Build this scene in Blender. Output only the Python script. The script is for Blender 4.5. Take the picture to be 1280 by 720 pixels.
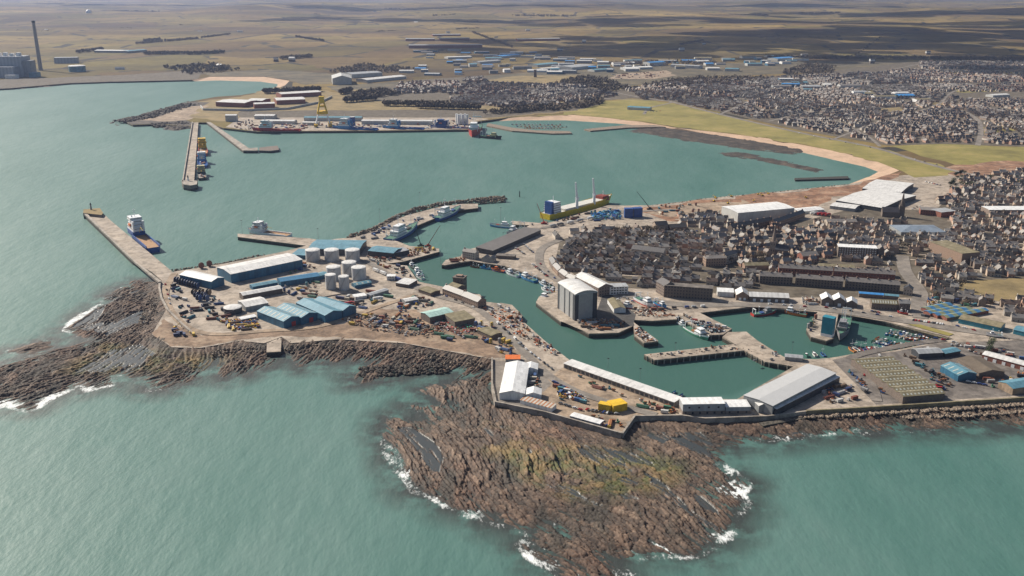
import bpy, bmesh, math, random
import numpy as np
from mathutils import Vector, Matrix
from mathutils.geometry import delaunay_2d_cdt
R = math.radians
random.seed(7)
for o in list(bpy.data.objects): bpy.data.objects.remove(o)
scene = bpy.context.scene
COL = scene.collection
# ---------------------------------------------------------------- camera, sky, sun, exposure
FPX, HCAM, YH = 1151.0, 337.0, -15.0          # focal length in photo pixels, camera height, horizon row
TH = math.atan((360 - YH) / FPX); CT, ST = math.cos(TH), math.sin(TH)
cam = bpy.data.cameras.new("camera"); cam_o = bpy.data.objects.new("camera", cam); COL.objects.link(cam_o)
cam.sensor_width = 36; cam.lens = FPX * 36 / 1280
cam.clip_start = 1; cam.clip_end = 120000
cam_o.location = (0, 0, HCAM); cam_o.rotation_euler = (math.pi / 2 - TH, 0, 0)
scene.camera = cam_o
SUN_EL, SUN_AZ = 36.0, -53.0                   # sun up on the far left: azimuth from +Y towards +X
wd = bpy.data.worlds.new("World"); scene.world = wd; wd.use_nodes = True
nt = wd.node_tree; bg = nt.nodes["Background"]
sky = nt.nodes.new("ShaderNodeTexSky"); sky.sky_type = 'NISHITA'; sky.sun_disc = False
sky.sun_elevation = R(SUN_EL); sky.sun_rotation = R(SUN_AZ); sky.altitude = 100; sky.air_density = 1.0; sky.dust_density = 2.0
nt.links.new(sky.outputs[0], bg.inputs[0]); bg.inputs[1].default_value = 0.062
sd = bpy.data.lights.new("sun", 'SUN'); sd.energy = 5.0; sd.angle = R(0.5); sd.color = (1.0, 0.92, 0.80)
so = bpy.data.objects.new("sun", sd); COL.objects.link(so)
sv = Vector((math.sin(R(SUN_AZ)) * math.cos(R(SUN_EL)), math.cos(R(SUN_AZ)) * math.cos(R(SUN_EL)), math.sin(R(SUN_EL))))
so.rotation_euler = sv.to_track_quat('Z', 'Y').to_euler(); so.location = (0, 0, 2000)
vs = scene.view_settings; vs.view_transform = 'Standard'; vs.look = 'None'; vs.gamma = 1; vs.use_curve_mapping = False; vs.exposure = 0.5
scene.cycles.max_bounces = 6; scene.cycles.volume_bounces = 0; scene.cycles.diffuse_bounces = 2; scene.cycles.glossy_bounces = 2
scene.cycles.caustics_reflective = False; scene.cycles.caustics_refractive = False
Q = 5.0                                        # quay level above the sea

# ---------------------------------------------------------------- helpers
def P(x, y, z=Q):
    "the place on the level z that stands at pixel (x, y) of the 1280 x 720 photograph"
    u, v = (x - 640) / FPX, (y - 360) / FPX
    dy, dz = CT - v * ST, -ST - v * CT
    t = (z - HCAM) / dz
    return Vector((u * t, dy * t, z))
def PX(p):
    d = Vector(p) - Vector((0, 0, HCAM)); zc = d.y * CT - d.z * ST; yc = d.y * ST + d.z * CT
    return 640 + FPX * d.x / zc, 360 - FPX * yc / zc
def ppm(y, z=Q):
    p = P(640, y, z); return FPX / ((p.y) * CT - (p.z - HCAM) * ST)
def tag(o, label=None, cat=None, group=None, kind=None):
    if label: o["label"] = label
    if cat: o["category"] = cat
    if group: o["group"] = group
    if kind: o["kind"] = kind
    return o
def empty(name, loc, rz=0.0, label=None, cat=None, group=None):
    o = bpy.data.objects.new(name, None); o.empty_display_size = 1; COL.objects.link(o)
    o.location = loc; o.rotation_euler = (0, 0, rz); return tag(o, label, cat, group)
class MB:
    "collects faces, then links them as one mesh object"
    def __init__(s): s.v = []; s.f = []; s.m = []; s.cur = 0
    def mat(s, i): s.cur = i; return s
    def face(s, pts):
        n = len(s.v); s.v += [tuple(p) for p in pts]; s.f.append(tuple(range(n, n + len(pts)))); s.m.append(s.cur)
    def hexa(s, b, t):
        n = len(s.v); k = len(b); s.v += [tuple(p) for p in b] + [tuple(p) for p in t]
        s.f.append(tuple(n + i for i in reversed(range(k)))); s.f.append(tuple(n + k + i for i in range(k))); s.m += [s.cur] * 2
        for i in range(k):
            j = (i + 1) % k; s.f.append((n + i, n + j, n + k + j, n + k + i)); s.m.append(s.cur)
        return s
    def box(s, x0, x1, y0, y1, z0, z1, taper=0.0, rot=0.0, c=None):
        b = [(x0, y0), (x1, y0), (x1, y1), (x0, y1)]; cx, cy = (x0 + x1) / 2, (y0 + y1) / 2
        t = [(cx + (x - cx) * (1 - taper), cy + (y - cy) * (1 - taper)) for x, y in b]
        if rot:
            c0 = c or (cx, cy); f = lambda p: (c0[0] + (p[0] - c0[0]) * math.cos(rot) - (p[1] - c0[1]) * math.sin(rot), c0[1] + (p[0] - c0[0]) * math.sin(rot) + (p[1] - c0[1]) * math.cos(rot))
            b = [f(p) for p in b]; t = [f(p) for p in t]
        return s.hexa([(*p, z0) for p in b], [(*p, z1) for p in t])
    def prism(s, poly, z0, z1): return s.hexa([(p[0], p[1], z0) for p in poly], [(p[0], p[1], z1) for p in poly])
    def cyl(s, x, y, z0, z1, r0, r1=None, n=16):
        r1 = r0 if r1 is None else r1; a = [2 * math.pi * i / n for i in range(n)]
        return s.hexa([(x + r0 * math.cos(t), y + r0 * math.sin(t), z0) for t in a], [(x + r1 * math.cos(t), y + r1 * math.sin(t), z1) for t in a])
    def bar(s, p, q, r, n=6, r1=None):
        p, q = Vector(p), Vector(q); d = (q - p).normalized(); a = d.orthogonal().normalized(); b = d.cross(a); r1 = r if r1 is None else r1
        an = [2 * math.pi * i / n for i in range(n)]
        return s.hexa([p + (a * math.cos(t) + b * math.sin(t)) * r for t in an], [q + (a * math.cos(t) + b * math.sin(t)) * r1 for t in an])
    def dome(s, x, y, z, r, h, n=16, m=4):
        for i in range(m):
            a0, a1 = math.pi / 2 * i / m, math.pi / 2 * (i + 1) / m
            for k in range(n):
                t0, t1 = 2 * math.pi * k / n, 2 * math.pi * (k + 1) / n
                q = lambda a, t: (x + r * math.cos(a) * math.cos(t), y + r * math.cos(a) * math.sin(t), z + h * math.sin(a))
                s.face([q(a0, t0), q(a0, t1), q(a1, t1)] + ([q(a1, t0)] if i < m - 1 else []))
        return s
    def mesh(s, name, mats):
        me = bpy.data.meshes.new(name); me.from_pydata(s.v, [], s.f)
        for m in (mats if isinstance(mats, (list, tuple)) else [mats]): me.materials.append(m)
        me.polygons.foreach_set("material_index", s.m); me.update(); return me
    def build(s, name, mats, parent=None, loc=None, rz=0.0):
        o = bpy.data.objects.new(name, s.mesh(name, mats)); COL.objects.link(o)
        if parent: o.parent = parent
        if loc is not None: o.location = loc
        if rz: o.rotation_euler = (0, 0, rz)
        return o
def kids(o): return [c for c in ALLKIDS.get(o.name, [])] if False else list(o.children)
def dup(root, loc, rz=0.0, label=None, group=None, scale=None, color=None):
    "a copy of a thing with copies of its parts and sub-parts"
    r = root.copy(); COL.objects.link(r); r.location = loc; r.rotation_euler = (0, 0, rz)
    cl = (*color, 1) if color else None
    if scale: r.scale = scale
    if label: r["label"] = label
    if group: r["group"] = group
    for ch in CHILD.get(root.name, ()):
        c = ch.copy(); COL.objects.link(c); c.parent = r
        if cl: c.color = cl
        for g in CHILD.get(ch.name, ()):
            d = g.copy(); COL.objects.link(d); d.parent = c
            if cl: d.color = cl
    return r
CHILD = {}
def freeze(root):
    "remember the children of a prototype, so that copying stays quick"
    CHILD[root.name] = list(root.children)
    for c in root.children: CHILD[c.name] = list(c.children)
    return root
def npmesh(name, V, F, mats, kind='structure', attrs=None, smooth=False):
    me = bpy.data.meshes.new(name)
    V = np.asarray(V, dtype=np.float32); F = np.asarray(F, dtype=np.int32); k = F.shape[1]
    me.vertices.add(len(V)); me.vertices.foreach_set("co", V.ravel())
    me.loops.add(F.size); me.loops.foreach_set("vertex_index", F.ravel())
    me.polygons.add(len(F)); me.polygons.foreach_set("loop_start", np.arange(0, F.size, k, dtype=np.int32)); me.polygons.foreach_set("loop_total", np.full(len(F), k, dtype=np.int32))
    if smooth: me.polygons.foreach_set("use_smooth", np.ones(len(F), dtype=bool))
    for m in (mats if isinstance(mats, (list, tuple)) else [mats]): me.materials.append(m)
    for n, a in (attrs or {}).items():
        at = me.attributes.new(n, 'FLOAT', 'POINT'); at.data.foreach_set("value", np.asarray(a, dtype=np.float32).ravel())
    me.update(calc_edges=True); me.validate()
    o = bpy.data.objects.new(name, me); COL.objects.link(o)
    if kind: o["kind"] = kind
    return o
def tri(poly):
    "triangles that fill a closed outline of (x, y) points"
    n = len(poly)
    r = delaunay_2d_cdt([Vector((p[0], p[1])) for p in poly], [], [list(range(n))], 1, 1e-4)
    return [tuple(v) for v in r[0]], [tuple(f) for f in r[2]]
def slab(name, poly, z0, z1, top, side, kind=None, parent=None):
    "a flat-topped block on an outline (pier, quay)"
    v, f = tri(poly); b = MB()
    for t in f:
        pts = [v[i] for i in t]
        a = sum(pts[i][0] * pts[(i + 1) % len(pts)][1] - pts[(i + 1) % len(pts)][0] * pts[i][1] for i in range(len(pts)))
        if a < 0: pts.reverse()
        b.face([(*p, z1) for p in pts])
    b.mat(1)
    A = sum(poly[i][0] * poly[(i + 1) % len(poly)][1] - poly[(i + 1) % len(poly)][0] * poly[i][1] for i in range(len(poly)))
    pl = list(poly) if A > 0 else list(reversed(poly))
    if z0 is not None:
        for i in range(len(pl)):
            p, q = pl[i], pl[(i + 1) % len(pl)]
            b.face([(p[0], p[1], z0), (q[0], q[1], z0), (q[0], q[1], z1), (p[0], p[1], z1)])
    o = b.build(name, [top, side], parent)
    if kind: o["kind"] = kind
    return o
def W(pts, z=Q): return [P(x, y, z).to_tuple()[:2] for x, y in pts]
def inside(x, y, poly):
    c = False; j = len(poly) - 1
    for i in range(len(poly)):
        xi, yi = poly[i][0], poly[i][1]; xj, yj = poly[j][0], poly[j][1]
        if (yi > y) != (yj > y) and x < (xj - xi) * (y - yi) / (yj - yi + 1e-12) + xi: c = not c
        j = i
    return c
# numpy noise
_rng = np.random.RandomState(3); _LAT = _rng.rand(256, 256)
def vnoise(x, y):
    xi, yi = np.floor(x).astype(int), np.floor(y).astype(int); fx, fy = x - xi, y - yi
    fx = fx * fx * (3 - 2 * fx); fy = fy * fy * (3 - 2 * fy)
    g = lambda a, b: _LAT[a % 256, b % 256]
    return (g(xi, yi) * (1 - fx) + g(xi + 1, yi) * fx) * (1 - fy) + (g(xi, yi + 1) * (1 - fx) + g(xi + 1, yi + 1) * fx) * fy
def fbm(x, y, o=4):
    s = 0; a = 0.5; t = 0
    for i in range(o): s = s + a * vnoise(x + 17.3 * i, y + 9.1 * i); t += a; a *= 0.5; x = x * 2.03; y = y * 2.03
    return s / t

def worley(x, y, seed=0):
    "nearest-cell distance gap, a random number and the offset from that cell's centre"
    xi, yi = np.floor(x).astype(int), np.floor(y).astype(int); b1 = np.full(x.shape, 1e9); b2 = b1.copy(); rid = np.zeros(x.shape); ox = np.zeros(x.shape); oy = np.zeros(x.shape)
    for i in (-1, 0, 1):
        for j in (-1, 0, 1):
            a, b = xi + i, yi + j; jx = _LAT[(a + seed * 31) % 256, (b * 7 + seed) % 256]; jy = _LAT[(a * 5 + 91 + seed) % 256, (b + seed * 13) % 256]
            dx, dy = x - (a + jx), y - (b + jy); d = dx * dx + dy * dy; c = d < b1
            b2 = np.where(c, b1, np.minimum(b2, d)); rid = np.where(c, _LAT[(a * 3 + 57 + seed) % 256, (b * 11 + 5) % 256], rid); ox = np.where(c, dx, ox); oy = np.where(c, dy, oy); b1 = np.where(c, d, b1)
    return np.sqrt(b2) - np.sqrt(b1), rid, ox, oy

# ---------------------------------------------------------------- materials
def new_mat(name):
    m = bpy.data.materials.new(name); m.use_nodes = True; return m, m.node_tree, m.node_tree.nodes["Principled BSDF"]
def ramp(nt, fac, stops):
    r = nt.nodes.new("ShaderNodeValToRGB"); e = r.color_ramp.elements
    while len(e) < len(stops): e.new(0.5)
    for k, (p, c) in enumerate(stops): e[k].position = p; e[k].color = (*c, 1) if len(c) == 3 else c
    nt.links.new(fac, r.inputs[0]); return r.outputs[0]
def noise(nt, scale, detail=4, vec=None, rough=0.6):
    n = nt.nodes.new("ShaderNodeTexNoise"); n.inputs["Scale"].default_value = scale; n.inputs["Detail"].default_value = detail; n.inputs["Roughness"].default_value = rough
    if vec is not None: nt.links.new(vec, n.inputs["Vector"])
    return n.outputs[0]
def geo(nt, rot=0.0, scale=(1, 1, 1)):
    g = nt.nodes.new("ShaderNodeNewGeometry"); mp = nt.nodes.new("ShaderNodeMapping"); mp.inputs["Rotation"].default_value = (0, 0, rot); mp.inputs["Scale"].default_value = scale
    nt.links.new(g.outputs["Position"], mp.inputs[0]); return mp.outputs[0]
def mixc(nt, fac, a, b, mode='MIX'):
    m = nt.nodes.new("ShaderNodeMix"); m.data_type = 'RGBA'; m.blend_type = mode
    for s, x in ((m.inputs[0], fac), (m.inputs[6], a), (m.inputs[7], b)):
        if hasattr(x, "is_linked") or hasattr(x, "links"): nt.links.new(x, s)
        else: s.default_value = x if isinstance(x, (int, float)) else (*x, 1)
    return m.outputs[2]
def mth(nt, op, a, b=0.0, clamp=False):
    m = nt.nodes.new("ShaderNodeMath"); m.operation = op; m.use_clamp = clamp
    for s, x in ((m.inputs[0], a), (m.inputs[1], b)):
        if hasattr(x, "links"): nt.links.new(x, s)
        else: s.default_value = x
    return m.outputs[0]
def surf(name, c, var=0.25, scale=0.4, rough=0.7, metal=0.0, c2=None, rnd=0.0, spec=0.4, bump=0.0, ribs=0.0, stain=0.0):
    "a worn surface: one colour with patches of a darker and a paler one; rnd makes every object a little different"
    m, nt, b = new_mat(name); v = geo(nt)
    dark = tuple(x * (1 - var) for x in c); pale = c2 or tuple(min(1, x * (1 + var)) for x in c)
    n1 = noise(nt, scale, 6, v, 0.65); col = ramp(nt, n1, [(0.3, dark), (0.5, c), (0.72, pale)])
    col = mixc(nt, 1.0, col, ramp(nt, noise(nt, scale * 5, 6, geo(nt, 0, (1, 1, .25)), .7), [(.3, (.80,) * 3), (.5, (1,) * 3), (.75, (1.1,) * 3)]), 'MULTIPLY')
    if ribs:                                     # sheet by sheet: each panel has weathered its own way
        tc = nt.nodes.new("ShaderNodeTexCoord"); mp = nt.nodes.new("ShaderNodeMapping"); mp.inputs["Scale"].default_value = (1 / ribs, 1 / (ribs * 4), 1 / (ribs * 4)); nt.links.new(tc.outputs["Object"], mp.inputs[0])
        fl = nt.nodes.new("ShaderNodeVectorMath"); fl.operation = 'FLOOR'; nt.links.new(mp.outputs[0], fl.inputs[0]); wn = nt.nodes.new("ShaderNodeTexWhiteNoise"); nt.links.new(fl.outputs[0], wn.inputs[0])
        col = mixc(nt, 1.0, col, ramp(nt, wn.outputs[0], [(0, (.80,) * 3), (.25, (.95,) * 3), (.8, (1.02,) * 3), (1, (1.1,) * 3)]), 'MULTIPLY')
    if stain:                                    # oil, wheel tracks, patched slabs
        s1 = ramp(nt, noise(nt, .11, 7, v, .72), [(.42, (1 - stain,) * 3), (.53, (1,) * 3)]); vo = nt.nodes.new("ShaderNodeTexVoronoi"); vo.inputs["Scale"].default_value = .06; vo.distance = 'CHEBYCHEV'; nt.links.new(v, vo.inputs["Vector"])
        sc_ = nt.nodes.new("ShaderNodeSeparateColor"); nt.links.new(vo.outputs["Color"], sc_.inputs[0]); s2 = ramp(nt, sc_.outputs[0], [(0, (.82, .81, .80)), (.5, (1,) * 3), (1, (1.1, 1.09, 1.07))])
        col = mixc(nt, 1.0, mixc(nt, 1.0, col, s1, 'MULTIPLY'), s2, 'MULTIPLY')
    if rnd:
        oi = nt.nodes.new("ShaderNodeObjectInfo"); k = mth(nt, 'MULTIPLY_ADD', oi.outputs["Random"], rnd * 2); nt.nodes[-1].inputs[2].default_value = 1 - rnd
        hs = nt.nodes.new("ShaderNodeHueSaturation"); nt.links.new(k, hs.inputs["Value"]); nt.links.new(col, hs.inputs["Color"]); col = hs.outputs[0]
    nt.links.new(col, b.inputs["Base Color"]); b.inputs["Roughness"].default_value = rough; b.inputs["Metallic"].default_value = metal
    b.inputs["Specular IOR Level"].default_value = spec
    if bump:
        bp = nt.nodes.new("ShaderNodeBump"); bp.inputs["Strength"].default_value = 0.6; bp.inputs["Distance"].default_value = bump; nt.links.new(n1, bp.inputs["Height"]); nt.links.new(bp.outputs[0], b.inputs["Normal"])
    return m
def rnd_mat(name, stops, rough=0.7, var=0.25, scale=0.5):
    "each object that wears it takes its own colour from the list, with patches of wear"
    m, nt, b = new_mat(name); oi = nt.nodes.new("ShaderNodeObjectInfo"); n = len(stops)
    c = ramp(nt, oi.outputs["Random"], [(k / n, s) for k, s in enumerate(stops)]); nt.nodes[-1].color_ramp.interpolation = 'CONSTANT'
    v = geo(nt); w = ramp(nt, noise(nt, scale, 5, v), [(0.3, (1 - var,) * 3), (0.7, (1.0 + var * 0.4,) * 3)])
    nt.links.new(mixc(nt, 1.0, c, w, 'MULTIPLY'), b.inputs["Base Color"]); b.inputs["Roughness"].default_value = rough; return m
def col_mat(name, rough=.5, var=.2, scale=.6):
    "paint in the colour that its object carries"
    m, nt, b = new_mat(name); oi = nt.nodes.new("ShaderNodeObjectInfo")
    w = ramp(nt, noise(nt, scale, 5, geo(nt)), [(0.3, (1 - var,) * 3), (0.7, (1.0 + var * .4,) * 3)])
    nt.links.new(mixc(nt, 1.0, oi.outputs["Color"], w, 'MULTIPLY'), b.inputs["Base Color"]); b.inputs["Roughness"].default_value = rough; return m
M = {}
M['car'] = col_mat('car_paint', .3, .08); M['hroof'] = col_mat('house_slate', .6, .35); M['hwall'] = col_mat('house_wall', .85, .25)
M['slate'] = rnd_mat('slate_roof', [(.06, .055, .052), (.075, .068, .062), (.09, .082, .075), (.05, .045, .045), (.09, .085, .08), (.04, .042, .05), (.11, .10, .095), (.055, .05, .055)], 0.42, 0.35, 0.6)
M['slate_pale'] = rnd_mat('weathered_slate', [(.20, .19, .18), (.16, .155, .15), (.25, .24, .23), (.14, .13, .125)], 0.5, 0.3, 0.5)
M['granite'] = rnd_mat('granite_wall', [(.30, .20, .145), (.25, .18, .14), (.34, .235, .17), (.22, .17, .14), (.37, .29, .23), (.27, .185, .135), (.42, .36, .30), (.20, .155, .13)], 0.85, 0.3, 0.8)
M['render'] = rnd_mat('harled_wall', [(.45, .41, .36), (.36, .32, .28), (.5, .47, .43), (.40, .34, .28)], 0.85, 0.2, 0.5)
M['stone'] = surf('dark_granite', (.15, .12, .10), .35, .7, .85)
M['window'] = surf('window_glass', (.03, .035, .045), .3, .3, .08, spec=0.8)
M['wframe'] = surf('white_frame', (.6, .6, .58), .15, .5, .5)
M['concrete'] = surf('concrete', (.34, .30, .255), .28, .12, .85, c2=(.42, .37, .32), stain=.35)
M['apron'] = surf('quay_apron_concrete', (.36, .30, .24), .25, .07, .85, c2=(.43, .37, .31), stain=.35)
M['sandy'] = surf('sandy_yard', (.32, .24, .17), .32, .05, .9, c2=(.42, .33, .25), stain=.35)
M['redearth'] = surf('red_earth', (.27, .145, .085), .4, .03, .95, c2=(.42, .29, .20), stain=.4)
M['earth'] = surf('trodden_earth', (.255, .175, .12), .45, .05, .95, c2=(.36, .27, .19), stain=.35)
M['tarmac'] = surf('tarmac', (.16, .14, .125), .3, .06, .85, c2=(.22, .195, .17), stain=.35)
M['road'] = surf('road_surface', (.21, .185, .16), .22, .12, .85, stain=.2)
M['shaded_yard'] = surf('shaded_tarmac', (.075, .07, .066), .3, .08, .8, stain=.3)  # tarmac with the ship hall's shade put into its colour
M['garden'] = surf('gardens_and_lanes', (.105, .085, .06), .5, .08, .95, c2=(.15, .13, .10))
M['straw'] = surf('rough_grass', (.22, .165, .075), .4, .02, .95, c2=(.30, .215, .10))
M['grass'] = surf('links_grass', (.215, .185, .05), .35, .012, .95, c2=(.31, .24, .085))
M['sand'] = surf('beach_sand', (.46, .32, .22), .2, .03, .9)
M['white'] = surf('white_sheeting', (.72, .72, .71), .10, .15, .45, ribs=2.2)
M['white_roof'] = surf('pale_roof_sheeting', (.62, .61, .59), .14, .12, .5, ribs=2.2)
M['grey_roof'] = surf('grey_roof_sheeting', (.36, .37, .38), .14, .1, .45, ribs=2.2)
M['grey_clad'] = surf('grey_cladding', (.27, .28, .285), .15, .15, .5, ribs=2.2)
M['dark_clad'] = surf('dark_cladding', (.045, .05, .058), .25, .3, .5)
M['blue_wall'] = surf('blue_steel_cladding', (.035, .13, .215), .25, .12, .5, ribs=2.2)
M['blue_roof'] = surf('blue_grey_roof', (.11, .25, .32), .25, .1, .5, c2=(.17, .31, .37), ribs=2.2)
M['blue_bright'] = surf('bright_blue_sheet', (.05, .24, .55), .25, .15, .5, ribs=2.2)
M['deep_blue'] = surf('deep_blue_paint', (.025, .075, .26), .25, .3, .45)
M['mint'] = surf('mint_roof', (.38, .55, .50), .15, .2, .5, ribs=2.2)
M['moss'] = surf('mossy_asbestos_roof', (.20, .17, .10), .35, .15, .85, c2=(.29, .25, .17), ribs=3)
M['rooflight'] = surf('grp_rooflight', (.42, .43, .38), .15, .4, .4)
M['tank'] = surf('tank_paint', (.47, .47, .47), .14, .1, .5)
M['rust'] = surf('rust', (.26, .10, .045), .45, .5, .85, c2=(.38, .18, .09))
M['red'] = surf('red_paint', (.42, .035, .025), .3, .5, .5)
M['orange'] = surf('orange_paint', (.62, .15, .03), .25, .5, .5)
M['yellow'] = surf('yellow_paint', (.68, .43, .03), .2, .4, .5)
M['green'] = surf('green_paint', (.05, .26, .16), .3, .4, .5)
M['black'] = surf('black_paint', (.018, .018, .022), .3, .5, .5)
M['steel'] = surf('galvanised_steel', (.28, .28, .29), .2, .4, .5, .3)
M['timber'] = surf('deck_timber', (.34, .20, .10), .25, .3, .8)
M['deckgreen'] = surf('deck_paint_green', (.07, .17, .12), .3, .3, .7)
M['shipwhite'] = surf('ship_white', (.74, .75, .76), .10, .4, .4)
M['hull_blue'] = surf('hull_blue', (.02, .09, .30), .25, .3, .4)
M['hull_sky'] = surf('hull_sky_blue', (.06, .24, .50), .2, .3, .4)
M['brick'] = surf('red_brick', (.24, .095, .065), .3, .5, .85)
M['clutter'] = rnd_mat('painted_gear', [(.03, .08, .25), (.35, .33, .30), (.30, .05, .03), (.07, .06, .055), (.55, .53, .5), (.28, .12, .05), (.05, .16, .2), (.5, .3, .04), (.12, .1, .09), (.04, .05, .12)], 0.6, 0.3, 0.7)
M['tyre'] = surf('tyre_rubber', (.02, .02, .02), .2, 1, .9)
M['rope'] = rnd_mat('net_heap', [(.10, .05, .03), (.02, .05, .10), (.03, .12, .08), (.13, .08, .04)], 0.95, 0.4, 1.0)
M['bark'] = surf('bark', (.07, .055, .045), .3, 1, .9)
M['twigs'] = surf('bare_twigs', (.115, .088, .06), .4, .15, .95, rnd=0.35)
M['evergreen'] = surf('evergreen_leaf', (.045, .058, .025), .4, .2, .9, rnd=0.3)
def stripes(name, c1, c2, period, duty=0.5, ang=0.0, rough=0.6, var=0.2):
    "sheeting in bands: world-space wave"
    m, nt, b = new_mat(name); tc = nt.nodes.new("ShaderNodeTexCoord"); sp = nt.nodes.new("ShaderNodeSeparateXYZ"); nt.links.new(tc.outputs["Object"], sp.inputs[0])
    f = mth(nt, 'FRACT', mth(nt, 'DIVIDE', sp.outputs[0], period)); k = mth(nt, 'GREATER_THAN', f, duty)
    w = ramp(nt, noise(nt, 0.3, 5, geo(nt)), [(0.3, (1 - var,) * 3), (0.7, (1, 1, 1))])
    nt.links.new(mixc(nt, 1.0, mixc(nt, k, c1, c2), w, 'MULTIPLY'), b.inputs["Base Color"]); b.inputs["Roughness"].default_value = rough; return m
M['hall_panels'] = stripes('hall_panels', (.40, .40, .395), (.35, .352, .35), 3.2, .5)
M['rust_stripe'] = stripes('rust_striped_roof', (.52, .47, .40), (.40, .17, .075), 3.4, .55, var=.35)
# quay wall: stone above, dark weed band below the tide mark
def quay_mat():
    m, nt, b = new_mat('quay_wall_stone'); v = geo(nt); n = noise(nt, 0.5, 6, v)
    top = ramp(nt, n, [(0.3, (.13, .105, .085)), (0.7, (.25, .21, .17))]); low = ramp(nt, n, [(0.3, (.018, .018, .014)), (0.7, (.05, .045, .03))])
    sp = nt.nodes.new("ShaderNodeSeparateXYZ"); nt.links.new(v, sp.inputs[0])
    k = mth(nt, 'ADD', mth(nt, 'MULTIPLY', mth(nt, 'SUBTRACT', sp.outputs[2], 3.2), 1.2), mth(nt, 'MULTIPLY', mth(nt, 'SUBTRACT', n, 0.5), 2.0))
    k = mth(nt, 'MULTIPLY', k, 1.0, True); nt.links.new(mixc(nt, k, low, top), b.inputs["Base Color"]); b.inputs["Roughness"].default_value = 0.8; return m
M['quay'] = quay_mat()
def country_mat():
    m, nt, b = new_mat('countryside'); v = geo(nt, R(24), (1, 0.62, 1))
    vo = nt.nodes.new("ShaderNodeTexVoronoi"); vo.inputs["Scale"].default_value = 0.0024; vo.inputs["Randomness"].default_value = 0.85; nt.links.new(v, vo.inputs["Vector"])
    vo.distance = 'MANHATTAN'
    sp = nt.nodes.new("ShaderNodeSeparateColor"); nt.links.new(vo.outputs["Color"], sp.inputs[0])
    fields = ramp(nt, sp.outputs[0], [(0.0, (.17, .14, .05)), (.16, (.23, .175, .075)), (.3, (.115, .08, .055)), (.42, (.10, .105, .035)), (.54, (.27, .20, .085)), (.66, (.13, .085, .06)), (.78, (.12, .115, .04)), (.88, (.31, .235, .10)), (.95, (.08, .065, .05))]); nt.nodes[-1].color_ramp.interpolation = 'CONSTANT'
    big = ramp(nt, noise(nt, 0.0005, 4, geo(nt, R(5), (.5, 1.2, 1))), [(.38, (.52, .47, .48)), (.6, (1.12, 1.08, .98))])
    fine = ramp(nt, noise(nt, 0.02, 6, geo(nt)), [(.3, (.7, .7, .7)), (.7, (1.15, 1.15, 1.15))])
    moor = ramp(nt, noise(nt, 0.0009, 5, geo(nt, R(10), (.6, 1.3, 1))), [(.35, (.115, .088, .048)), (.5, (.205, .158, .06)), (.65, (.31, .232, .09))])
    c = mixc(nt, 1.0, mixc(nt, 1.0, mixc(nt, .6, fields, moor), big, 'MULTIPLY'), fine, 'MULTIPLY')
    v2 = nt.nodes.new("ShaderNodeTexVoronoi"); v2.feature = 'DISTANCE_TO_EDGE'; v2.inputs["Scale"].default_value = 0.0024; v2.inputs["Randomness"].default_value = 0.85; nt.links.new(v, v2.inputs["Vector"])
    hedge = mth(nt, 'LESS_THAN', v2.outputs["Distance"], 0.03)
    hn = mth(nt, 'GREATER_THAN', noise(nt, 0.004, 3, geo(nt)), 0.5)
    c = mixc(nt, mth(nt, 'MULTIPLY', hedge, hn), c, (.045, .04, .03))
    nt.links.new(c, b.inputs["Base Color"]); b.inputs["Roughness"].default_value = 0.95; b.inputs["Specular IOR Level"].default_value = 0.15; return m
M['country'] = country_mat()
def rock_mat(name):
    m, nt, b = new_mat(name); vz = geo(nt)
    def att(n): a = nt.nodes.new("ShaderNodeAttribute"); a.attribute_name = n; return a.outputs["Fac"]
    n = noise(nt, 0.75, 8, geo(nt, R(28), (1.0, .5, 1.0)), 0.78); n2 = noise(nt, 0.03, 5, vz, 0.6); n3 = noise(nt, 0.012, 3, vz)
    k = mth(nt, 'ADD', mth(nt, 'MULTIPLY', att("tone"), .5), mth(nt, 'MULTIPLY', n, .62))
    c = ramp(nt, k, [(.30, (.013, .009, .007)), (.44, (.040, .025, .017)), (.57, (.078, .049, .032)), (.71, (.15, .097, .064)), (.86, (.29, .215, .15))])
    c = mixc(nt, mth(nt, 'MULTIPLY', mth(nt, 'SUBTRACT', n3, .5), 3.0, True), c, mixc(nt, 1.0, c, (1.15, .82, .68), 'MULTIPLY'))     # redder beds
    kelp = mth(nt, 'MULTIPLY', mth(nt, 'SUBTRACT', noise(nt, .045, 6, geo(nt, R(70), (1, .4, 1)), .65), .49), 9.0, True)               # dark tangle weed in swathes
    c = mixc(nt, mth(nt, 'MULTIPLY', kelp, .85), c, (.022, .018, .012))
    wk = mth(nt, 'MULTIPLY', att("weed"), mth(nt, 'MULTIPLY', mth(nt, 'SUBTRACT', n2, 0.40), 7.0, True), True)
    weedc = ramp(nt, mth(nt, 'ADD', mth(nt, 'MULTIPLY', noise(nt, 0.05, 6, vz), .75), mth(nt, 'MULTIPLY', att("tone"), .25)), [(.36, (.028, .034, .008)), (.46, (.075, .085, .014)), (.54, (.15, .10, .028)), (.68, (.25, .165, .06))])
    c = mixc(nt, mth(nt, 'MULTIPLY', wk, 0.8), c, weedc)
    sp = nt.nodes.new("ShaderNodeSeparateXYZ"); nt.links.new(vz, sp.inputs[0])
    wet = mth(nt, 'MULTIPLY', mth(nt, 'ADD', sp.outputs[2], 0.3), 0.9, True)   # black weed and wet stone at the waterline
    c = mixc(nt, wet, (.024, .019, .015), c)
    pl = att("pool"); c = mixc(nt, pl, c, (.045, .05, .048))
    nt.links.new(c, b.inputs["Base Color"]); ro = mth(nt, 'MULTIPLY_ADD', pl, -.42); nt.nodes[-1].inputs[2].default_value = .80; nt.links.new(ro, b.inputs["Roughness"]); return m
M['rock'] = rock_mat('shore_rock')
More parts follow.
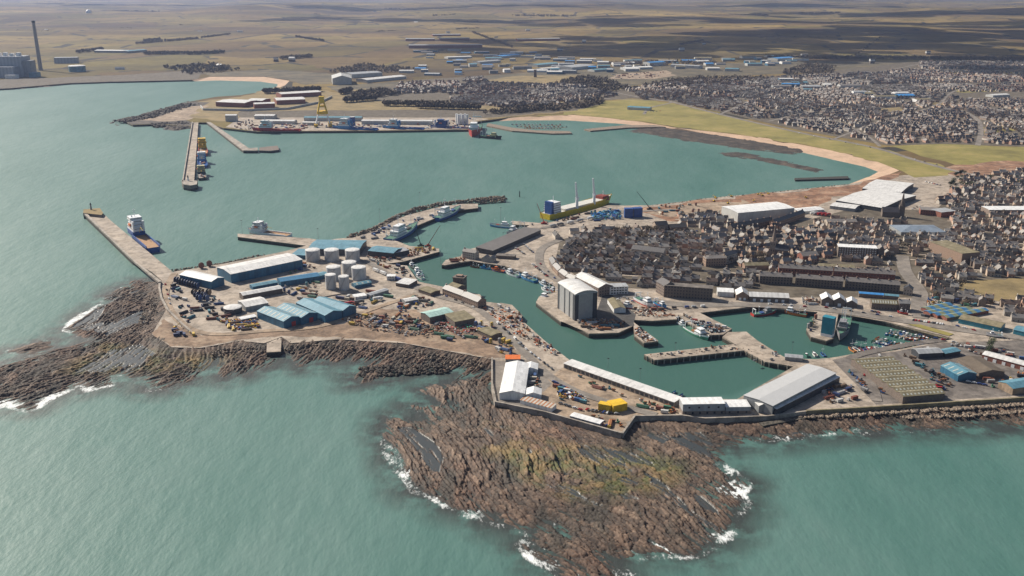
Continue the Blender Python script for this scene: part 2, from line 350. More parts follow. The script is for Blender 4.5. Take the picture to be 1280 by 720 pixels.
M['boulder'] = surf('boulder', (.20, .155, .115), .5, .5, .85, c2=(.36, .29, .22), bump=.3)
M['seaweed_rock'] = surf('weedy_rock', (.045, .036, .028), .5, .05, .85, c2=(.12, .09, .065), bump=.3)
def sea_mat():
    m, nt, b = new_mat('sea_water'); v = geo(nt)
    big = noise(nt, 0.005, 6, geo(nt, R(20), (1, .35, 1)), .7); c = ramp(nt, big, [(.28, (.050, .130, .110)), (.5, (.078, .162, .141)), (.72, (.116, .196, .175))])
    a1 = nt.nodes.new("ShaderNodeAttribute"); a1.attribute_name = "reef"; a2 = nt.nodes.new("ShaderNodeAttribute"); a2.attribute_name = "foam"; a3 = nt.nodes.new("ShaderNodeAttribute"); a3.attribute_name = "calm"
    c = mixc(nt, a3.outputs["Fac"], c, (.042, .108, .088))
    rk = mth(nt, 'MULTIPLY', a1.outputs["Fac"], ramp(nt, noise(nt, .04, 6, v, .65), [(.36, (.15,) * 3), (.52, (1,) * 3)]), True)
    c = mixc(nt, rk, c, (.035, .042, .038))
    fn = noise(nt, .5, 9, geo(nt, R(25), (1, .45, 1)), .8)
    fk = mth(nt, 'MULTIPLY', mth(nt, 'SUBTRACT', mth(nt, 'ADD', fn, mth(nt, 'MULTIPLY', mth(nt, 'MULTIPLY', a2.outputs["Fac"], ramp(nt, noise(nt, .022, 4, v), [(.38, (.25,) * 3), (.62, (1,) * 3)])), .46)), .765), 6.0, True)
    c = mixc(nt, fk, c, (.72, .74, .73))
    nt.links.new(c, b.inputs["Base Color"]); b.inputs["IOR"].default_value = 1.33
    ro = mth(nt, 'MULTIPLY_ADD', fk, 0.5); nt.nodes[-1].inputs[2].default_value = 0.52; nt.links.new(ro, b.inputs["Roughness"])
    h = mth(nt, 'ADD', mth(nt, 'MULTIPLY', noise(nt, .07, 3, geo(nt, R(-25), (1, .4, 1))), 2.2), mth(nt, 'MULTIPLY', noise(nt, .28, 4, geo(nt, R(-25), (1, .5, 1))), .55))
    bp = nt.nodes.new("ShaderNodeBump"); bp.inputs["Distance"].default_value = 1.0
    st = mth(nt, 'MULTIPLY_ADD', a3.outputs["Fac"], -0.25); nt.nodes[-1].inputs[2].default_value = 0.42; nt.links.new(st, bp.inputs["Strength"])
    nt.links.new(h, bp.inputs["Height"]); nt.links.new(bp.outputs[0], b.inputs["Normal"]); return m
M['sea'] = sea_mat()
# ================================================================ the setting
COAST = [(0,111),(40,108),(87,104),(140,102),(240,100),(262,96),(330,96),(362,101),(356,107),(338,113),(300,119),(270,121),(237,127),(200,137),(176,145),(150,149),(166,156),(195,155),(238,158),
 (241,153),(260,153),(266,156),(280,160),(320,164.5),(376,164),(470,163.5),(585,162),(588,153),(612,150),(640,146.5),(715,143.5),(760,147.5),(800,152),(847,160),(890,164.5),(960,173),(1050,190),(1100,203),(1124,213),(1102,222),
 (1062,230),(957,241),(880,248),(854,252),(813,256.5),(780,257),(760,256.5),(694,276.5),(679,279),(640,276),(641,280.5),(662,281.5),(654,286),(630,296),(597,309),(580,313),(576,320),(557,325),(552,331),(556,331.5),(575,328),(589,326),(600,328),
 (631,332.5),(674,347),(694,356),(694,366),(674,371),(670,378),(701,402),(706,401),(736,417),(773,416),(792,407),(793,419),(805,428.5),(823,426.5),(793,404),(783,394),(789,399.6),(815,401),(846,399),(848,393.5),(861,404),(884,419),(904,418),(915,411),
 (874,391),(947,382.5),(970,385.5),(1022,390),(1008,411),(1014,421),(1033,426),(1042,423),(1048,392.5),(1080,396),(1115,404),(1184,421),(1193,424),(1164,428),(1142,433),(1118,438),(1069,442),(1040,447),(1020,449),(983,448),(960,434),(946,425),
 (933,414.5),(910,415),(903,421),(919,430),(805,443),(818,450),(930,438),(956,452),(992,458),(980,465),(921,499),(851,498),(712,450.5),(680,425.5),(651,399.5),(653,394),(640,381),(626,378.5),(617,381),(606,377),(600,368),(585,366),(552,358),
 (523,352.5),(509,332),(481,330),(506,326.5),(549,314.5),(549,310.5),(527,308.5),(512,307.5),(498,302),(482,297.5),(520,282.5),(543,273),(574,262.5),(597.5,260),(597.5,254.5),(576,255),(549,258.5),(494,273),(465,288.5),(440,297),(420,298.5),(405,301),
 (387,298),(297,292),(297,296),(383,307),(360,313),(315,322.5),(280,329.5),(250,334.5),(217,339.5),(206,350),(200,352),(201,372),(208,387),(203,395),(197,405),(190,418),(215,434),(250,435),(300,426),(330,429),(352,421),(364,429),(422,424),(505,429),(566,440),(614,448),
 (614,481),(619,505),(681,517.5),(777,544.5),(793,521.5),(852,521),(881,525),(960,522),(1007,516),(1072,512.5),(1280,499.5),(1700,468)]
coastw = W(COAST)
MAINP = coastw + [(9000, 900), (30000, 3000), (30000, 46000), (-30000, 46000), (-30000, 3500), (-6000, 3400)]
slab("ground", MAINP, None, Q, M['country'], M['quay'], 'structure')
# the walls that drop from the land to the water (quays, banks)
b = MB(); cw = list(reversed(coastw)) + [(-6000, 3400)]
for p, q in zip(cw, cw[1:]): b.face([(*q, -3), (*p, -3), (*p, Q), (*q, Q)])
tag(b.build("quay_wall", M['quay']), "dark weed-stained stone quay wall that edges the harbour basins and the shore", "quay wall")

# rocks -----------------------------------------------------------
def seg_dist(X, Y, pts, closed=True):
    D = np.full(X.shape, 1e9); n = len(pts)
    for i in range(n if closed else n - 1):
        ax, ay = pts[i][:2]; bx, by = pts[(i + 1) % n][:2]; dx, dy = bx - ax, by - ay
        t = np.clip(((X - ax) * dx + (Y - ay) * dy) / (dx * dx + dy * dy + 1e-9), 0, 1)
        D = np.minimum(D, np.hypot(X - ax - t * dx, Y - ay - t * dy))
    return D
def in_poly(X, Y, pts):
    c = np.zeros(X.shape, bool); n = len(pts); j = n - 1
    for i in range(n):
        xi, yi = pts[i][:2]; xj, yj = pts[j][:2]
        c ^= ((yi > Y) != (yj > Y)) & (X < (xj - xi) * (Y - yi) / (yj - yi + 1e-12) + xi); j = i
    return c
ROCKF = []
def rockfield(name, poly, res, slope, hmax, amp, strike, land=None, landw=40, weed=None, mat='rock', scale=1.0, near_sea=True, hl=4.6):
    pw = W(poly, 0.5); lw = W(land) if land else None
    a = P(*strike[0], 0); c = P(*strike[1], 0); ang = math.atan2(c.y - a.y, c.x - a.x)
    def hf(X, Y, full=False):
        jit = (fbm(X * .05, Y * .05, 3) - .5) * 12 * scale
        d = seg_dist(X, Y, pw); ins = in_poly(X, Y, pw); d = np.where(ins, d, -d) + jit
        u = X * math.cos(ang) + Y * math.sin(ang); v = -X * math.sin(ang) + Y * math.cos(ang)
        u = u + 22 * (fbm(X * .012 + 5, Y * .012, 2) - .5); v = v + 60 * (fbm(X * .009, Y * .009 + 9, 2) - .5)
        n = 0; tone = 0
        for k, (su, sv_, w) in enumerate(((70, 11, 1.15), (22, 4.6, 1.0), (7, 2.6, .7), (2.8, 1.5, .38))):
            gap, rid, ox, oy = worley(u / (su * scale), v / (sv_ * scale), k + 1)
            n = n + w * ((rid - .5) * 1.1 + oy * 1.0 - .55 * np.clip(1 - gap / .16, 0, 1)); tone = tone + (.15, .25, .35, .25)[k] * rid
        base = np.where(d > 0, np.minimum(d * slope, hmax), d * .16)
        pool = (fbm(X * .022 + 3, Y * .022, 3) - .5) * 2.6
        h = base + (amp * .62 * n + pool * (hmax / 3.0)) * np.clip((d + 4) / 12, 0, 1)
        pl = np.clip((.40 - fbm(u * .016 + 60, v * .045 + 20, 3)) * 14, 0, 1) * np.clip(d / 10, 0, 1); lev = .45 + np.clip(d, 0, 45) * .035
        h = np.where(pl > .5, np.minimum(h, lev), h); pm = (pl > .5) & (h >= lev - .001)
        if lw:
            k = np.clip(1 - seg_dist(X, Y, lw, False) / landw, 0, 1); k = k * k * (3 - 2 * k); h = h * (1 - k) + (hl + amp * .35 * n) * k
        return (h, tone, pm & (h < lev + .3)) if full else h
    xs = [p[0] for p in pw]; ys = [p[1] for p in pw]; m = 14 * scale
    gx = np.arange(min(xs) - m, max(xs) + m, res); gy = np.arange(min(ys) - m, max(ys) + m, res)
    X, Y = np.meshgrid(gx, gy); H, TN, PL = hf(X, Y, True)
    H = np.where((seg_dist(X, Y, pw) > m - res * 1.5) & ~in_poly(X, Y, pw), -2.5, H)
    if near_sea: ROCKF.append((hf, pw, (min(xs) - 60, max(xs) + 60, min(ys) - 60, max(ys) + 60)))
    nx, ny = len(gx), len(gy); idx = np.arange(nx * ny).reshape(ny, nx)
    F = np.stack([idx[:-1, :-1], idx[:-1, 1:], idx[1:, 1:], idx[1:, :-1]], -1).reshape(-1, 4)
    keep = (H.ravel()[F].max(1) > -1.2); F = F[keep]
    V = np.stack([X, Y, H], -1).reshape(-1, 3); used = np.unique(F); mp = np.full(nx * ny, -1); mp[used] = np.arange(len(used))
    wd_ = np.zeros(nx * ny)
    if weed:
        ww = W(weed, 2.5); dd = seg_dist(X, Y, ww); wd_ = np.where(in_poly(X, Y, ww), np.clip(dd / 18, 0, 1), 0).ravel()
    return npmesh(name, V[used], mp[F], M[mat], 'structure', {'weed': wd_[used], 'tone': TN.ravel()[used], 'pool': PL.ravel()[used].astype(float)})
L1 = [(199,352),(201,372),(208,387),(203,395),(197,405),(190,418),(215,434),(250,435),(300,426),(330,429),(352,421),(364,429),(422,424),(505,429),(566,440),(614,448)]
rockfield("rocky_shore", [(199,350),(170,350),(150,359),(132,372),(115,387),(100,397),(84,412),(104,420),(110,424),(92,432),(60,440),(20,452),(-60,468),(-60,530),(0,506),(15,503),(37,511),(55,500),(75,490),(92,482),(100,475),(112,486),(142,480),(136,469),(150,467),(172,473),(190,486),(212,486),(240,477),(257,463),
 (271,450),(268,466),(279,473),(310,467),(339,459),(352,449),(356,436),(362,443),(377,459),(419,452),(455,453),(438,465),(446,478),(473,478),(502,470),(537,465),(575,468),(560,478),(540,488),(600,492),(640,470),(614,446),(566,438),(505,427),(422,422),(352,419),(300,424),(230,425),(200,380)],
 0.8, .075, 2.4, 1.8, ((20,500),(240,405)), L1, 20, [(60,470),(120,420),(230,440),(330,440),(240,470),(120,470)])
rockfield("rocky_shore", [(600,470),(545,478),(528,486),(550,505),(513,506),(534,528),(486,522),(481,544),(495,571),(507,595),(519,614),(540,622),(589,642),(647,661),(679,657),(657,680),(684,704),(702,718),(740,745),(790,745),(772,700),(811,689),(866,690),(913,665),(925,626),(912,614),(929,603),(903,580),(905,557),(930,551),(960,550),(1010,545),(1100,540),(1200,536),(1280,531),(1500,520),
 (1500,490),(1280,506),(1072,518),(1007,522),(960,527),(852,527),(800,530),(780,548),(681,521),(620,509),(614,470)],
 0.62, .085, 2.6, 1.8, ((500,520),(700,700)), [(619,508),(681,521),(777,549),(795,526),(852,526),(960,527),(1072,517),(1280,504),(1500,490)], 18, [(600,520),(700,548),(820,560),(880,575),(860,605),(800,632),(720,635),(650,605),(585,560)], hl=2.6)
rockfield("rocky_shore", [(12,440),(40,441),(62,433),(64,427),(50,426),(30,434)], 1.2, .12, 1.8, 1.6, ((20,500),(240,405)))
rockfield("rocky_shore", [(141,150),(165,146),(185,140),(205,135),(237,126),(239,129),(206,138),(186,146),(176,151),(160,154)], 2.5, .12, 3.0, 3.2, ((140,150),(230,130)), [(237,127),(200,137),(176,145),(150,149)], 14, scale=1.6, near_sea=False, mat='seaweed_rock')
rockfield("rocky_shore", [(190,155),(215,150),(239,153),(240,160),(222,163),(205,162),(192,159)], 2.5, .12, 3.0, 3.2, ((140,150),(230,130)), [(195,155),(238,158)], 10, scale=1.6, near_sea=False, mat='seaweed_rock')
rockfield("rocky_shore", [(133,153),(140,151),(152,156),(146,157)], 2.5, .12, 2.6, 3.2, ((140,150),(230,130)), scale=1.6, near_sea=False, mat='seaweed_rock')
rockfield("reef", [(780,163),(830,157.5),(885,166),(955,177),(1015,188),(990,193),(930,186),(880,180),(835,172)], 3.5, .10, 2.0, 1.1, ((800,162),(1000,190)), mat='seaweed_rock', scale=2.0, near_sea=False)
rockfield("reef", [(895,190),(930,190),(985,202),(1030,212),(1024,217),(985,208),(940,199),(905,195)], 3.5, .10, 1.8, 1.0, ((895,190),(1030,215)), mat='seaweed_rock', scale=2.0, near_sea=False)
rockfield("rocky_shore", [(-300,126),(0,113),(40,110),(87,106),(95,103),(40,105),(0,108),(-300,118)], 8.0, .06, 5, 3.0, ((0,110),(87,104)), scale=3.0, near_sea=False)

# sea ---------------------------------------------------------------
sx, sy = np.arange(-760, 660.1, 2.5), np.arange(400, 1250.1, 2.5)
X, Y = np.meshgrid(sx, sy); reef = np.zeros(X.shape); foam = np.zeros(X.shape)
surf_k = 0
for sx0, sy0, sr in ((800,705,60),(690,690,35),(920,630,30),(500,570,30),(20,505,40),(870,670,35),(590,650,25),(110,400,30)):
    c = P(sx0, sy0, 0); surf_k = np.maximum(surf_k, np.exp(-((X - c.x) ** 2 + (Y - c.y) ** 2) / (2 * (sr * .55) ** 2)))
for hf, pw_, (x0, x1, y0, y1) in ROCKF:
    msk = (X > x0) & (X < x1) & (Y > y0) & (Y < y1)
    h = np.full(X.shape, -20.0); h[msk] = hf(X[msk], Y[msk])
    reef = np.maximum(reef, np.clip((h + 5.0) / 4.2, 0, 1)); edge = np.zeros(X.shape); edge[msk] = np.clip(1.5 - seg_dist(X[msk], Y[msk], pw_) / 13, 0, 1); wide = surf_k * edge
    foam = np.maximum(foam, np.clip(1 - np.abs(h + .35 + .6 * wide) / (.9 + 2.4 * wide), 0, 1) * edge * (.95 + .35 * wide))
shelter = np.clip((Y - 640) / 120, 0, .75) * np.clip((X + 330) / 80, 0, 1); foam *= 1 - .7 * shelter
hb = W([(500,326),(556,319),(700,352),(800,383),(1200,383),(1210,440),(1000,470),(925,500),(850,505),(600,420),(520,360)], 0)
calm = np.where(in_poly(X, Y, hb), 1.0, 0.0) * np.clip(seg_dist(X, Y, hb) / 15, 0, 1)
nx, ny = len(sx), len(sy); idx = np.arange(nx * ny).reshape(ny, nx)
F = np.stack([idx[:-1, :-1], idx[:-1, 1:], idx[1:, 1:], idx[1:, :-1]], -1).reshape(-1, 4)
V = np.stack([X, Y, np.zeros_like(X)], -1).reshape(-1, 3); n0 = len(V)
A, B, C_, D_ = sx[0], sx[-1], sy[0], sy[-1]; E = 46500
ext = [(-E, -E), (E, -E), (E, E), (-E, E), (A, C_), (B, C_), (B, D_), (A, D_)]
V = np.vstack([V, [(p[0], p[1], 0) for p in ext]])
F = np.vstack([F, [(n0, n0 + 1, n0 + 5, n0 + 4), (n0 + 1, n0 + 2, n0 + 6, n0 + 5), (n0 + 2, n0 + 3, n0 + 7, n0 + 6), (n0 + 3, n0, n0 + 4, n0 + 7)]])
z8 = np.zeros(8)
npmesh("sea", V, F, M['sea'], 'structure', {'reef': np.concatenate([reef.ravel(), z8]), 'foam': np.concatenate([foam.ravel(), z8]), 'calm': np.concatenate([calm.ravel(), z8])})

# far hills -----------------------------------------------------------
gy = np.concatenate([np.linspace(4500, 9000, 60), np.geomspace(9100, 44000, 70)]); gt = np.linspace(-0.8, 0.8, 140)
T, GY = np.meshgrid(gt, gy); GX = T * GY
k = np.clip((GY - 4500) / 7000, 0, 1); H = Q + .4 + (8 + 75 * k) * k ** .6 * np.clip(fbm(GX * .0006 + 40, GY * .0004, 4) * 2.2 - .55, 0, 2)
idx = np.arange(H.size).reshape(H.shape); F = np.stack([idx[:-1, :-1], idx[:-1, 1:], idx[1:, 1:], idx[1:, :-1]], -1).reshape(-1, 4)
npmesh("hills", np.stack([GX, GY, H], -1).reshape(-1, 3), F, M['country'], 'structure', smooth=True)

M['scrub'] = surf('scrubland', (.095, .08, .05), .5, .012, .95, c2=(.18, .14, .075))
# ground sheets ---------------------------------------------------------
LV = [0]
ROUGH = ("sandy_ground", "reclaimed_ground", "links_grass", "headland_grass", "scrub_bank", "hill_field", "earth_bank", "playing_field")
def ragged(poly, step, amp):
    out = []
    for i, p in enumerate(poly):
        q = poly[(i + 1) % len(poly)]; L = math.hypot(q[0] - p[0], q[1] - p[1]); n = max(1, min(40, int(L / step)))
        for k in range(n):
            t = k / n; x, y = p[0] + (q[0] - p[0]) * t, p[1] + (q[1] - p[1]) * t
            out.append((x + amp * (float(fbm(np.array(x / step * .7), np.array(y / step * .7), 2)) - .5) * 2, y + amp * (float(fbm(np.array(x / step * .7 + 40), np.array(y / step * .7), 2)) - .5) * 2))
    return out
def sheet(name, px, m, z=None, kind='structure'):
    LV[0] += 1; zz = Q + 0.009 * (z if z else LV[0]); w = W(px)
    if name in ROUGH: k = 6 if w[0][1] < 1300 else 25; w = ragged(w, k, k * .8)
    v, f = tri(w); b = MB()
    for t in f: 
        pts = [v[i] for i in t]
        a = sum(pts[i][0] * pts[(i + 1) % len(pts)][1] - pts[(i + 1) % len(pts)][0] * pts[i][1] for i in range(len(pts)))
        b.face([(*p, zz) for p in (pts if a > 0 else reversed(pts))])
    o = b.build(name, M[m]); o["kind"] = kind; return o
def strip(name, inner, outer, z0, z1, m):
    b = MB(); pi = [P(x, y, z0) for x, y in inner]; po = [P(x, y, z1) for x, y in outer]
    for i in range(len(pi) - 1): b.face([po[i], po[i + 1], pi[i + 1], pi[i]])
    o = b.build(name, M[m]); o["kind"] = 'structure'; return o
def road(name, px, w, m='road', z=None):
    LV[0] += 1; zz = Q + 0.009 * (z if z else LV[0]); p = [Vector(P(x, y).to_2d()) for x, y in px]
    c = []                                              # rounded centre line
    for i in range(len(p) - 1):
        a, b_, c_, d = p[max(0, i - 1)], p[i], p[i + 1], p[min(len(p) - 1, i + 2)]
        for k in range(6):
            t = k / 6; c.append(.5 * ((2 * b_) + (c_ - a) * t + (2 * a - 5 * b_ + 4 * c_ - d) * t * t + (3 * b_ - a - 3 * c_ + d) * t ** 3))
    c.append(p[-1]); b = MB(); L = []; Rr = []
    for i, q in enumerate(c):
        d = (c[min(i + 1, len(c) - 1)] - c[max(i - 1, 0)]).normalized(); nrm = Vector((-d.y, d.x)); L.append(q + nrm * w / 2); Rr.append(q - nrm * w / 2)
    for i in range(len(c) - 1): b.face([(*Rr[i], zz), (*Rr[i + 1], zz), (*L[i + 1], zz), (*L[i], zz)])
    o = b.build(name, M[m]); o["kind"] = 'structure'; ROADS.append(([tuple(q) for q in c], w)); return o
ROADS = []
# Keith Inch and the quays
i0 = COAST.index((1102, 222)); sheet("quay_ground", COAST[i0:] + [(1700, 300), (1500, 200), (1280, 206), (1190, 215), (1130, 219)], 'apron')
sheet("quay_yard", [(206,350),(217,340),(250,335),(315,323),(363,313),(383,307),(405,302),(440,298),(494,274),(549,259),(576,256),(597,255),(597,260),(574,262.5),(543,273),(520,282.5),(482,298),(512,308),(549,311),(549,314),(506,326),(481,330),(509,332),(523,352),(552,358),(600,368),(606,377),(640,381),(652,395),(651,399),(680,425),(712,450),(851,498),(921,499),(980,465),(992,458),(1040,447),(1075,470),(1090,505),(1072,512),(1007,516),(960,521.5),(881,524.5),(852,520.5),(793,521),(777,544),(681,517),(619,504.5),(614.5,481),(614.5,449),(566,440),(505,429),(422,424),(364,429),(352,421),(330,428),(300,425),(250,434),(215,433),(190,418),(203,395),(208,387),(201,372),(200.5,352)], 'apron')
sheet("sandy_ground", [(560,410),(600,405),(640,430),(650,448),(617,447),(566,439),(505,428),(430,422),(360,420),(352,420),(300,424),(250,434),(215,433),(192,418),(203,398),(225,410),(250,420),(330,415),(430,405),(470,385),(520,388)], 'earth')
sheet("sandy_ground", [(690,470),(715,455),(850,500),(850,520),(794,520),(777,541),(690,516),(665,500),(668,470)], 'sandy')
sheet("tarmac_yard", [(616,452),(664,450),(690,480),(668,500),(680,515),(621,503)], 'road')
sheet("market_quay", [(1010,500),(1045,462),(1060,470),(1088,506),(1007,515),(960,520)], 'apron')
sheet("pier_deck", [(992,457.5),(956,451.5),(930,437.5),(818,449.3),(806,443.2),(919,430.3),(904,421),(910,415.5),(933,415),(946,425.5),(960,434.3),(983,448.3),(1020,449.3),(1038,447.2)], 'apron')
sheet("pier_deck", [(1023,390.3),(1009,411),(1014.5,420.7),(1033,425.6),(1041.6,422.7),(1047.5,392.8)], 'apron')
# town side
sheet("town_ground", [(576,321),(598,309.5),(632,296),(656,286),(664,282),(680,280),(700,277),(762,262),(850,262),(900,255),(1000,262),(1060,240),(1120,222),(1190,215),(1280,205),(1500,200),(1700,300),(1700,467),(1280,499),(1072,512),(1040,447),(1069,442.5),(1118,438.5),(1193,424.5),(1184,420.5),(1115,403.5),(1048,392),(1022,389.5),(947,382),(874,390.5),(915,411),(904,417.5),(884,418.5),(861,403.5),(848,393),(846,398.5),(815,400.5),(789,399),(783,393.5),(793,403.5),(823,426),(805,428),(793,418.5),(792,406.5),(773,415.5),(736,416.5),(701,401.5),(670,377.5),(674,370.5),(694,365.5),(694,358.5),(674,346.5),(631,332),(600,327.5),(589,325.5),(575,327.5),(553,330)], 'apron')
sheet("town_ground", [(700,300),(760,285),(900,278),(1010,275),(1060,262),(1170,262),(1200,235),(1500,230),(1600,350),(1280,375),(1130,372),(940,372),(850,362),(760,360),(720,345),(694,325)], 'garden')
sheet("tarmac_yard", [(1040,450),(1069,444),(1118,440),(1170,429),(1280,425),(1600,425),(1600,470),(1280,494),(1095,506)], 'tarmac')
sheet("reclaimed_ground", [(790,262),(860,253),(960,242.5),(1062,231),(1102,222.5),(1123,214),(1128,222),(1060,245),(1010,262),(990,268),(900,280),(830,276)], 'redearth')
sheet("reclaimed_ground", [(800,266),(850,259),(930,249),(945,255),(905,262),(900,275),(840,272)], 'sandy')
sheet("pier_yard", [(756,361),(795,393),(792,404),(793,407),(773,411),(750,409),(744,395)], 'shaded_yard')  # dark sheet that paints in the shade beside the ship hall
sheet("earth_bank", [(1175,215),(1190,206),(1290,200),(1500,196),(1500,210),(1290,216),(1200,224)], 'redearth')
sheet("playing_field", [(1195,356),(1225,350),(1290,348),(1400,345),(1400,372),(1285,378),(1240,377),(1195,362)], 'straw')
# beyond the bay
sheet("links_grass", [(612,148),(700,143),(720,128),(790,124),(838,128),(900,143),(1000,166),(1090,184),(1170,205),(1195,214),(1185,220),(1150,222),(1126,213),(1100,203),(1050,190),(960,173),(890,164),(847,159.5),(800,151.5),(760,147),(715,143)], 'grass')
sheet("links_grass", [(1110,182),(1180,180),(1290,184),(1400,186),(1400,200),(1290,200),(1190,206),(1150,196)], 'grass')
sheet("headland_grass", [(240,128),(300,121),(345,109),(400,112),(470,125),(600,132),(720,126),(715,140),(612,148),(588,152),(300,152),(262,151),(236,147)], 'straw')
sheet("scrub_bank", [(300,139),(420,138),(560,137),(620,138),(715,127),(755,122),(752,130),(720,138),(640,145),(590,148),(300,148)], 'garden')
sheet("rocky_ground", [(150,149),(176,145.3),(200,137.3),(237,127.3),(262,128),(240,140),(232,150),(240,153),(238,157.5),(195,154.7),(166,155.7)], 'seaweed_rock')
sheet("sandy_ground", [(176,150),(205,142),(240,133),(258,132),(244,142),(236,150),(205,152)], 'sandy')
sheet("quay_yard", [(282,159),(300,147),(590,147),(612,149),(588,152),(585,161.5),(470,163),(376,163.5),(320,164)], 'apron')
sheet("scrub_bank", [(-300,100),(0,100),(40,97),(60,98),(90,96),(150,94),(240,88),(255,91),(245,98.5),(240,100),(140,102),(87,103.8),(40,107.8),(0,110.8),(-300,121)], 'garden')
sheet("scrub_bank", [(255,91),(340,87),(420,92),(420,104),(380,106),(362,100.5),(330,95.5),(262,95.5)], 'scrub')
sheet("scrub_bank", [(410,108),(560,98),(760,84),(1010,76),(1160,74),(1160,80),(980,92),(850,100),(780,108),(720,126),(640,104),(520,112),(440,122)], 'scrub')
sheet("suburb_ground", [(720,128),(780,110),(850,100),(980,95),(1140,78),(1300,76),(1600,90),(1600,195),(1290,184),(1180,180),(1110,182),(1000,163),(900,140),(838,127),(790,123)], 'garden')
sheet("suburb_ground", [(440,118),(520,100),(600,95),(640,104),(720,104),(760,112),(740,124),(640,132),(560,132),(470,126)], 'garden')
sheet("hill_field", [(610,101),(640,95),(720,94),(748,104),(735,107),(640,106)], 'straw')
strip("beach", [(588,151),(640,146.5),(715,143.5),(760,147.5),(800,152),(847,160),(890,164.5),(960,173),(1050,190),(1100,203),(1124,213),(1102,222),(1062,230)], [(592,153.5),(640,151),(707,151),(772,155),(805,158),(838,161.5),(886,168),(945,178),(1035,199),(1080,209),(1096,215),(1085,221),(1058,231.5)], Q + .02, -0.4, 'sand')
strip("beach", [(240,100),(262,96),(330,96),(362,101),(356,107),(338,113)], [(244,102),(270,101),(325,102.5),(346,105.5),(346,108),(330,115)], Q + .1, -0.4, 'sand')
sheet("playing_field", [(1095,136),(1128,133.5),(1131,139),(1098,142)], 'straw'); sheet("playing_field", [(1000,121),(1050,124),(1048,126),(1000,123.5)], 'straw'); sheet("playing_field", [(960,119.5),(985,121),(984,123),(958,121)], 'straw'); sheet("playing_field", [(1160,88.5),(1280,90),(1400,92),(1400,100),(1290,99.5),(1180,95)], 'grass'); sheet("playing_field", [(1075,112),(1110,110),(1112,113.5),(1078,115)], 'grass'); sheet("playing_field", [(1150,127),(1185,128.5),(1183,132),(1150,131)], 'straw'); sheet("playing_field", [(1010,132),(1040,130),(1042,133),(1012,135)], 'grass'); sheet("playing_field", [(1225,160),(1260,156),(1266,163),(1232,167)], 'grass'); sheet("playing_field", [(930,126),(948,124),(950,127),(933,129)], 'straw'); sheet("playing_field", [(1195,112),(1240,111),(1242,115),(1198,116)], 'grass')
sheet("hill_field", [(875,97),(905,94.5),(925,101),(915,104),(880,100)], 'straw'); sheet("playing_field", [(660,116),(672,112.5),(682,116),(670,118.5)], 'straw'); sheet("playing_field", [(436,113),(455,111),(462,116),(445,118)], 'straw'); sheet("sandy_ground", [(762,99),(770,93),(835,88),(845,94),(815,99)], 'sandy')
road("road", [(838,127),(900,143),(1000,166),(1090,184),(1150,202),(1195,214),(1240,222),(1290,226)], 13)
road("road", [(1170,132),(1200,138),(1222,150),(1226,165),(1222,182)], 12); road("road", [(885,118),(960,128),(1030,146),(1080,168),(1100,183)], 8); road("road", [(900,143),(950,122),(1010,108),(1150,80)], 9); road("road", [(960,152),(1040,134),(1130,128),(1290,120)], 8); road("road", [(1040,175),(1100,152),(1170,132),(1200,112),(1290,104)], 8)
road("road", [(720,121),(770,124),(838,127),(812,135),(805,143)], 9)
road("road", [(735,105),(780,118),(838,127)], 10)
road("road", [(700,300),(680,309),(674,320),(677,333),(690,346),(712,357),(735,366)], 11)
road("road", [(640,290),(690,283),(760,268),(840,262)], 9)
road("road", [(455,325),(490,345),(540,368),(590,383),(620,405),(650,435),(680,465),(715,487),(760,503),(820,519)], 9)
road("road", [(218,342),(207,365),(213,388),(236,410),(270,418),(330,414),(400,408),(470,385),(520,368)], 8, 'sandy')
road("road", [(760,362),(840,380),(930,381),(1023,386),(1115,399),(1200,412),(1290,424)], 16)
road("road", [(1150,398),(1148,378),(1150,365),(1132,340),(1128,320)], 16)
road("road", [(1180,425),(1130,432),(1060,450),(1088,480),(1096,502)], 9, 'tarmac')
# ---------------------------------------------------------------- piers
PIERS = []
def pier(name, px, z1, label, top='apron', cat='pier', side='quay'):
    o = slab(name, W(px, z1), -4, z1, M[top], M[side]); tag(o, label, cat); return o

# the air, and the clouds that shade the inland fields -----------------------------
hz_m = bpy.data.materials.new("haze_air"); hz_m.use_nodes = True; hn = hz_m.node_tree; hn.nodes.remove(hn.nodes["Principled BSDF"])
pv = hn.nodes.new("ShaderNodeVolumePrincipled"); pv.inputs["Color"].default_value = (.42, .53, .84, 1); pv.inputs["Density"].default_value = 3.2e-5; pv.inputs["Anisotropy"].default_value = 0.2
hn.links.new(pv.outputs[0], hn.nodes["Material Output"].inputs["Volume"])
hb_ = MB().box(-48000, 48000, -47500, 47500, -6, 352).build("haze", hz_m); hb_["kind"] = 'stuff'
def cloud(sx_, sy_, rx, ry, seed):
    "a flat-based heap cloud whose shade falls round (sx_, sy_)"
    z = 1250; k = z / math.tan(R(SUN_EL)); cx, cy = sx_ + k * math.sin(R(SUN_AZ)), sy_ + k * math.cos(R(SUN_AZ)); rn = random.Random(seed); bb = bmesh.new()
    for i in range(34):
        a, q = rn.random() * 6.28, rn.random() ** .5; r = rn.uniform(.16, .38) * min(rx, ry) * (1.25 - q * .6)
        bmesh.ops.create_icosphere(bb, subdivisions=2, radius=r, matrix=Matrix.Translation((cx + rx * q * math.cos(a), cy + ry * q * math.sin(a), z + r * .5)) @ Matrix.Diagonal((1, 1, .55, 1)))
    me = bpy.data.meshes.new("cloud"); bb.to_mesh(me); me.materials.append(M['cloud']); o = bpy.data.objects.new("cloud", me); COL.objects.link(o); o["kind"] = 'stuff'; return o
cm = bpy.data.materials.new("cloud_vapour"); cm.use_nodes = True; ct = cm.node_tree; ct.nodes.remove(ct.nodes["Principled BSDF"])
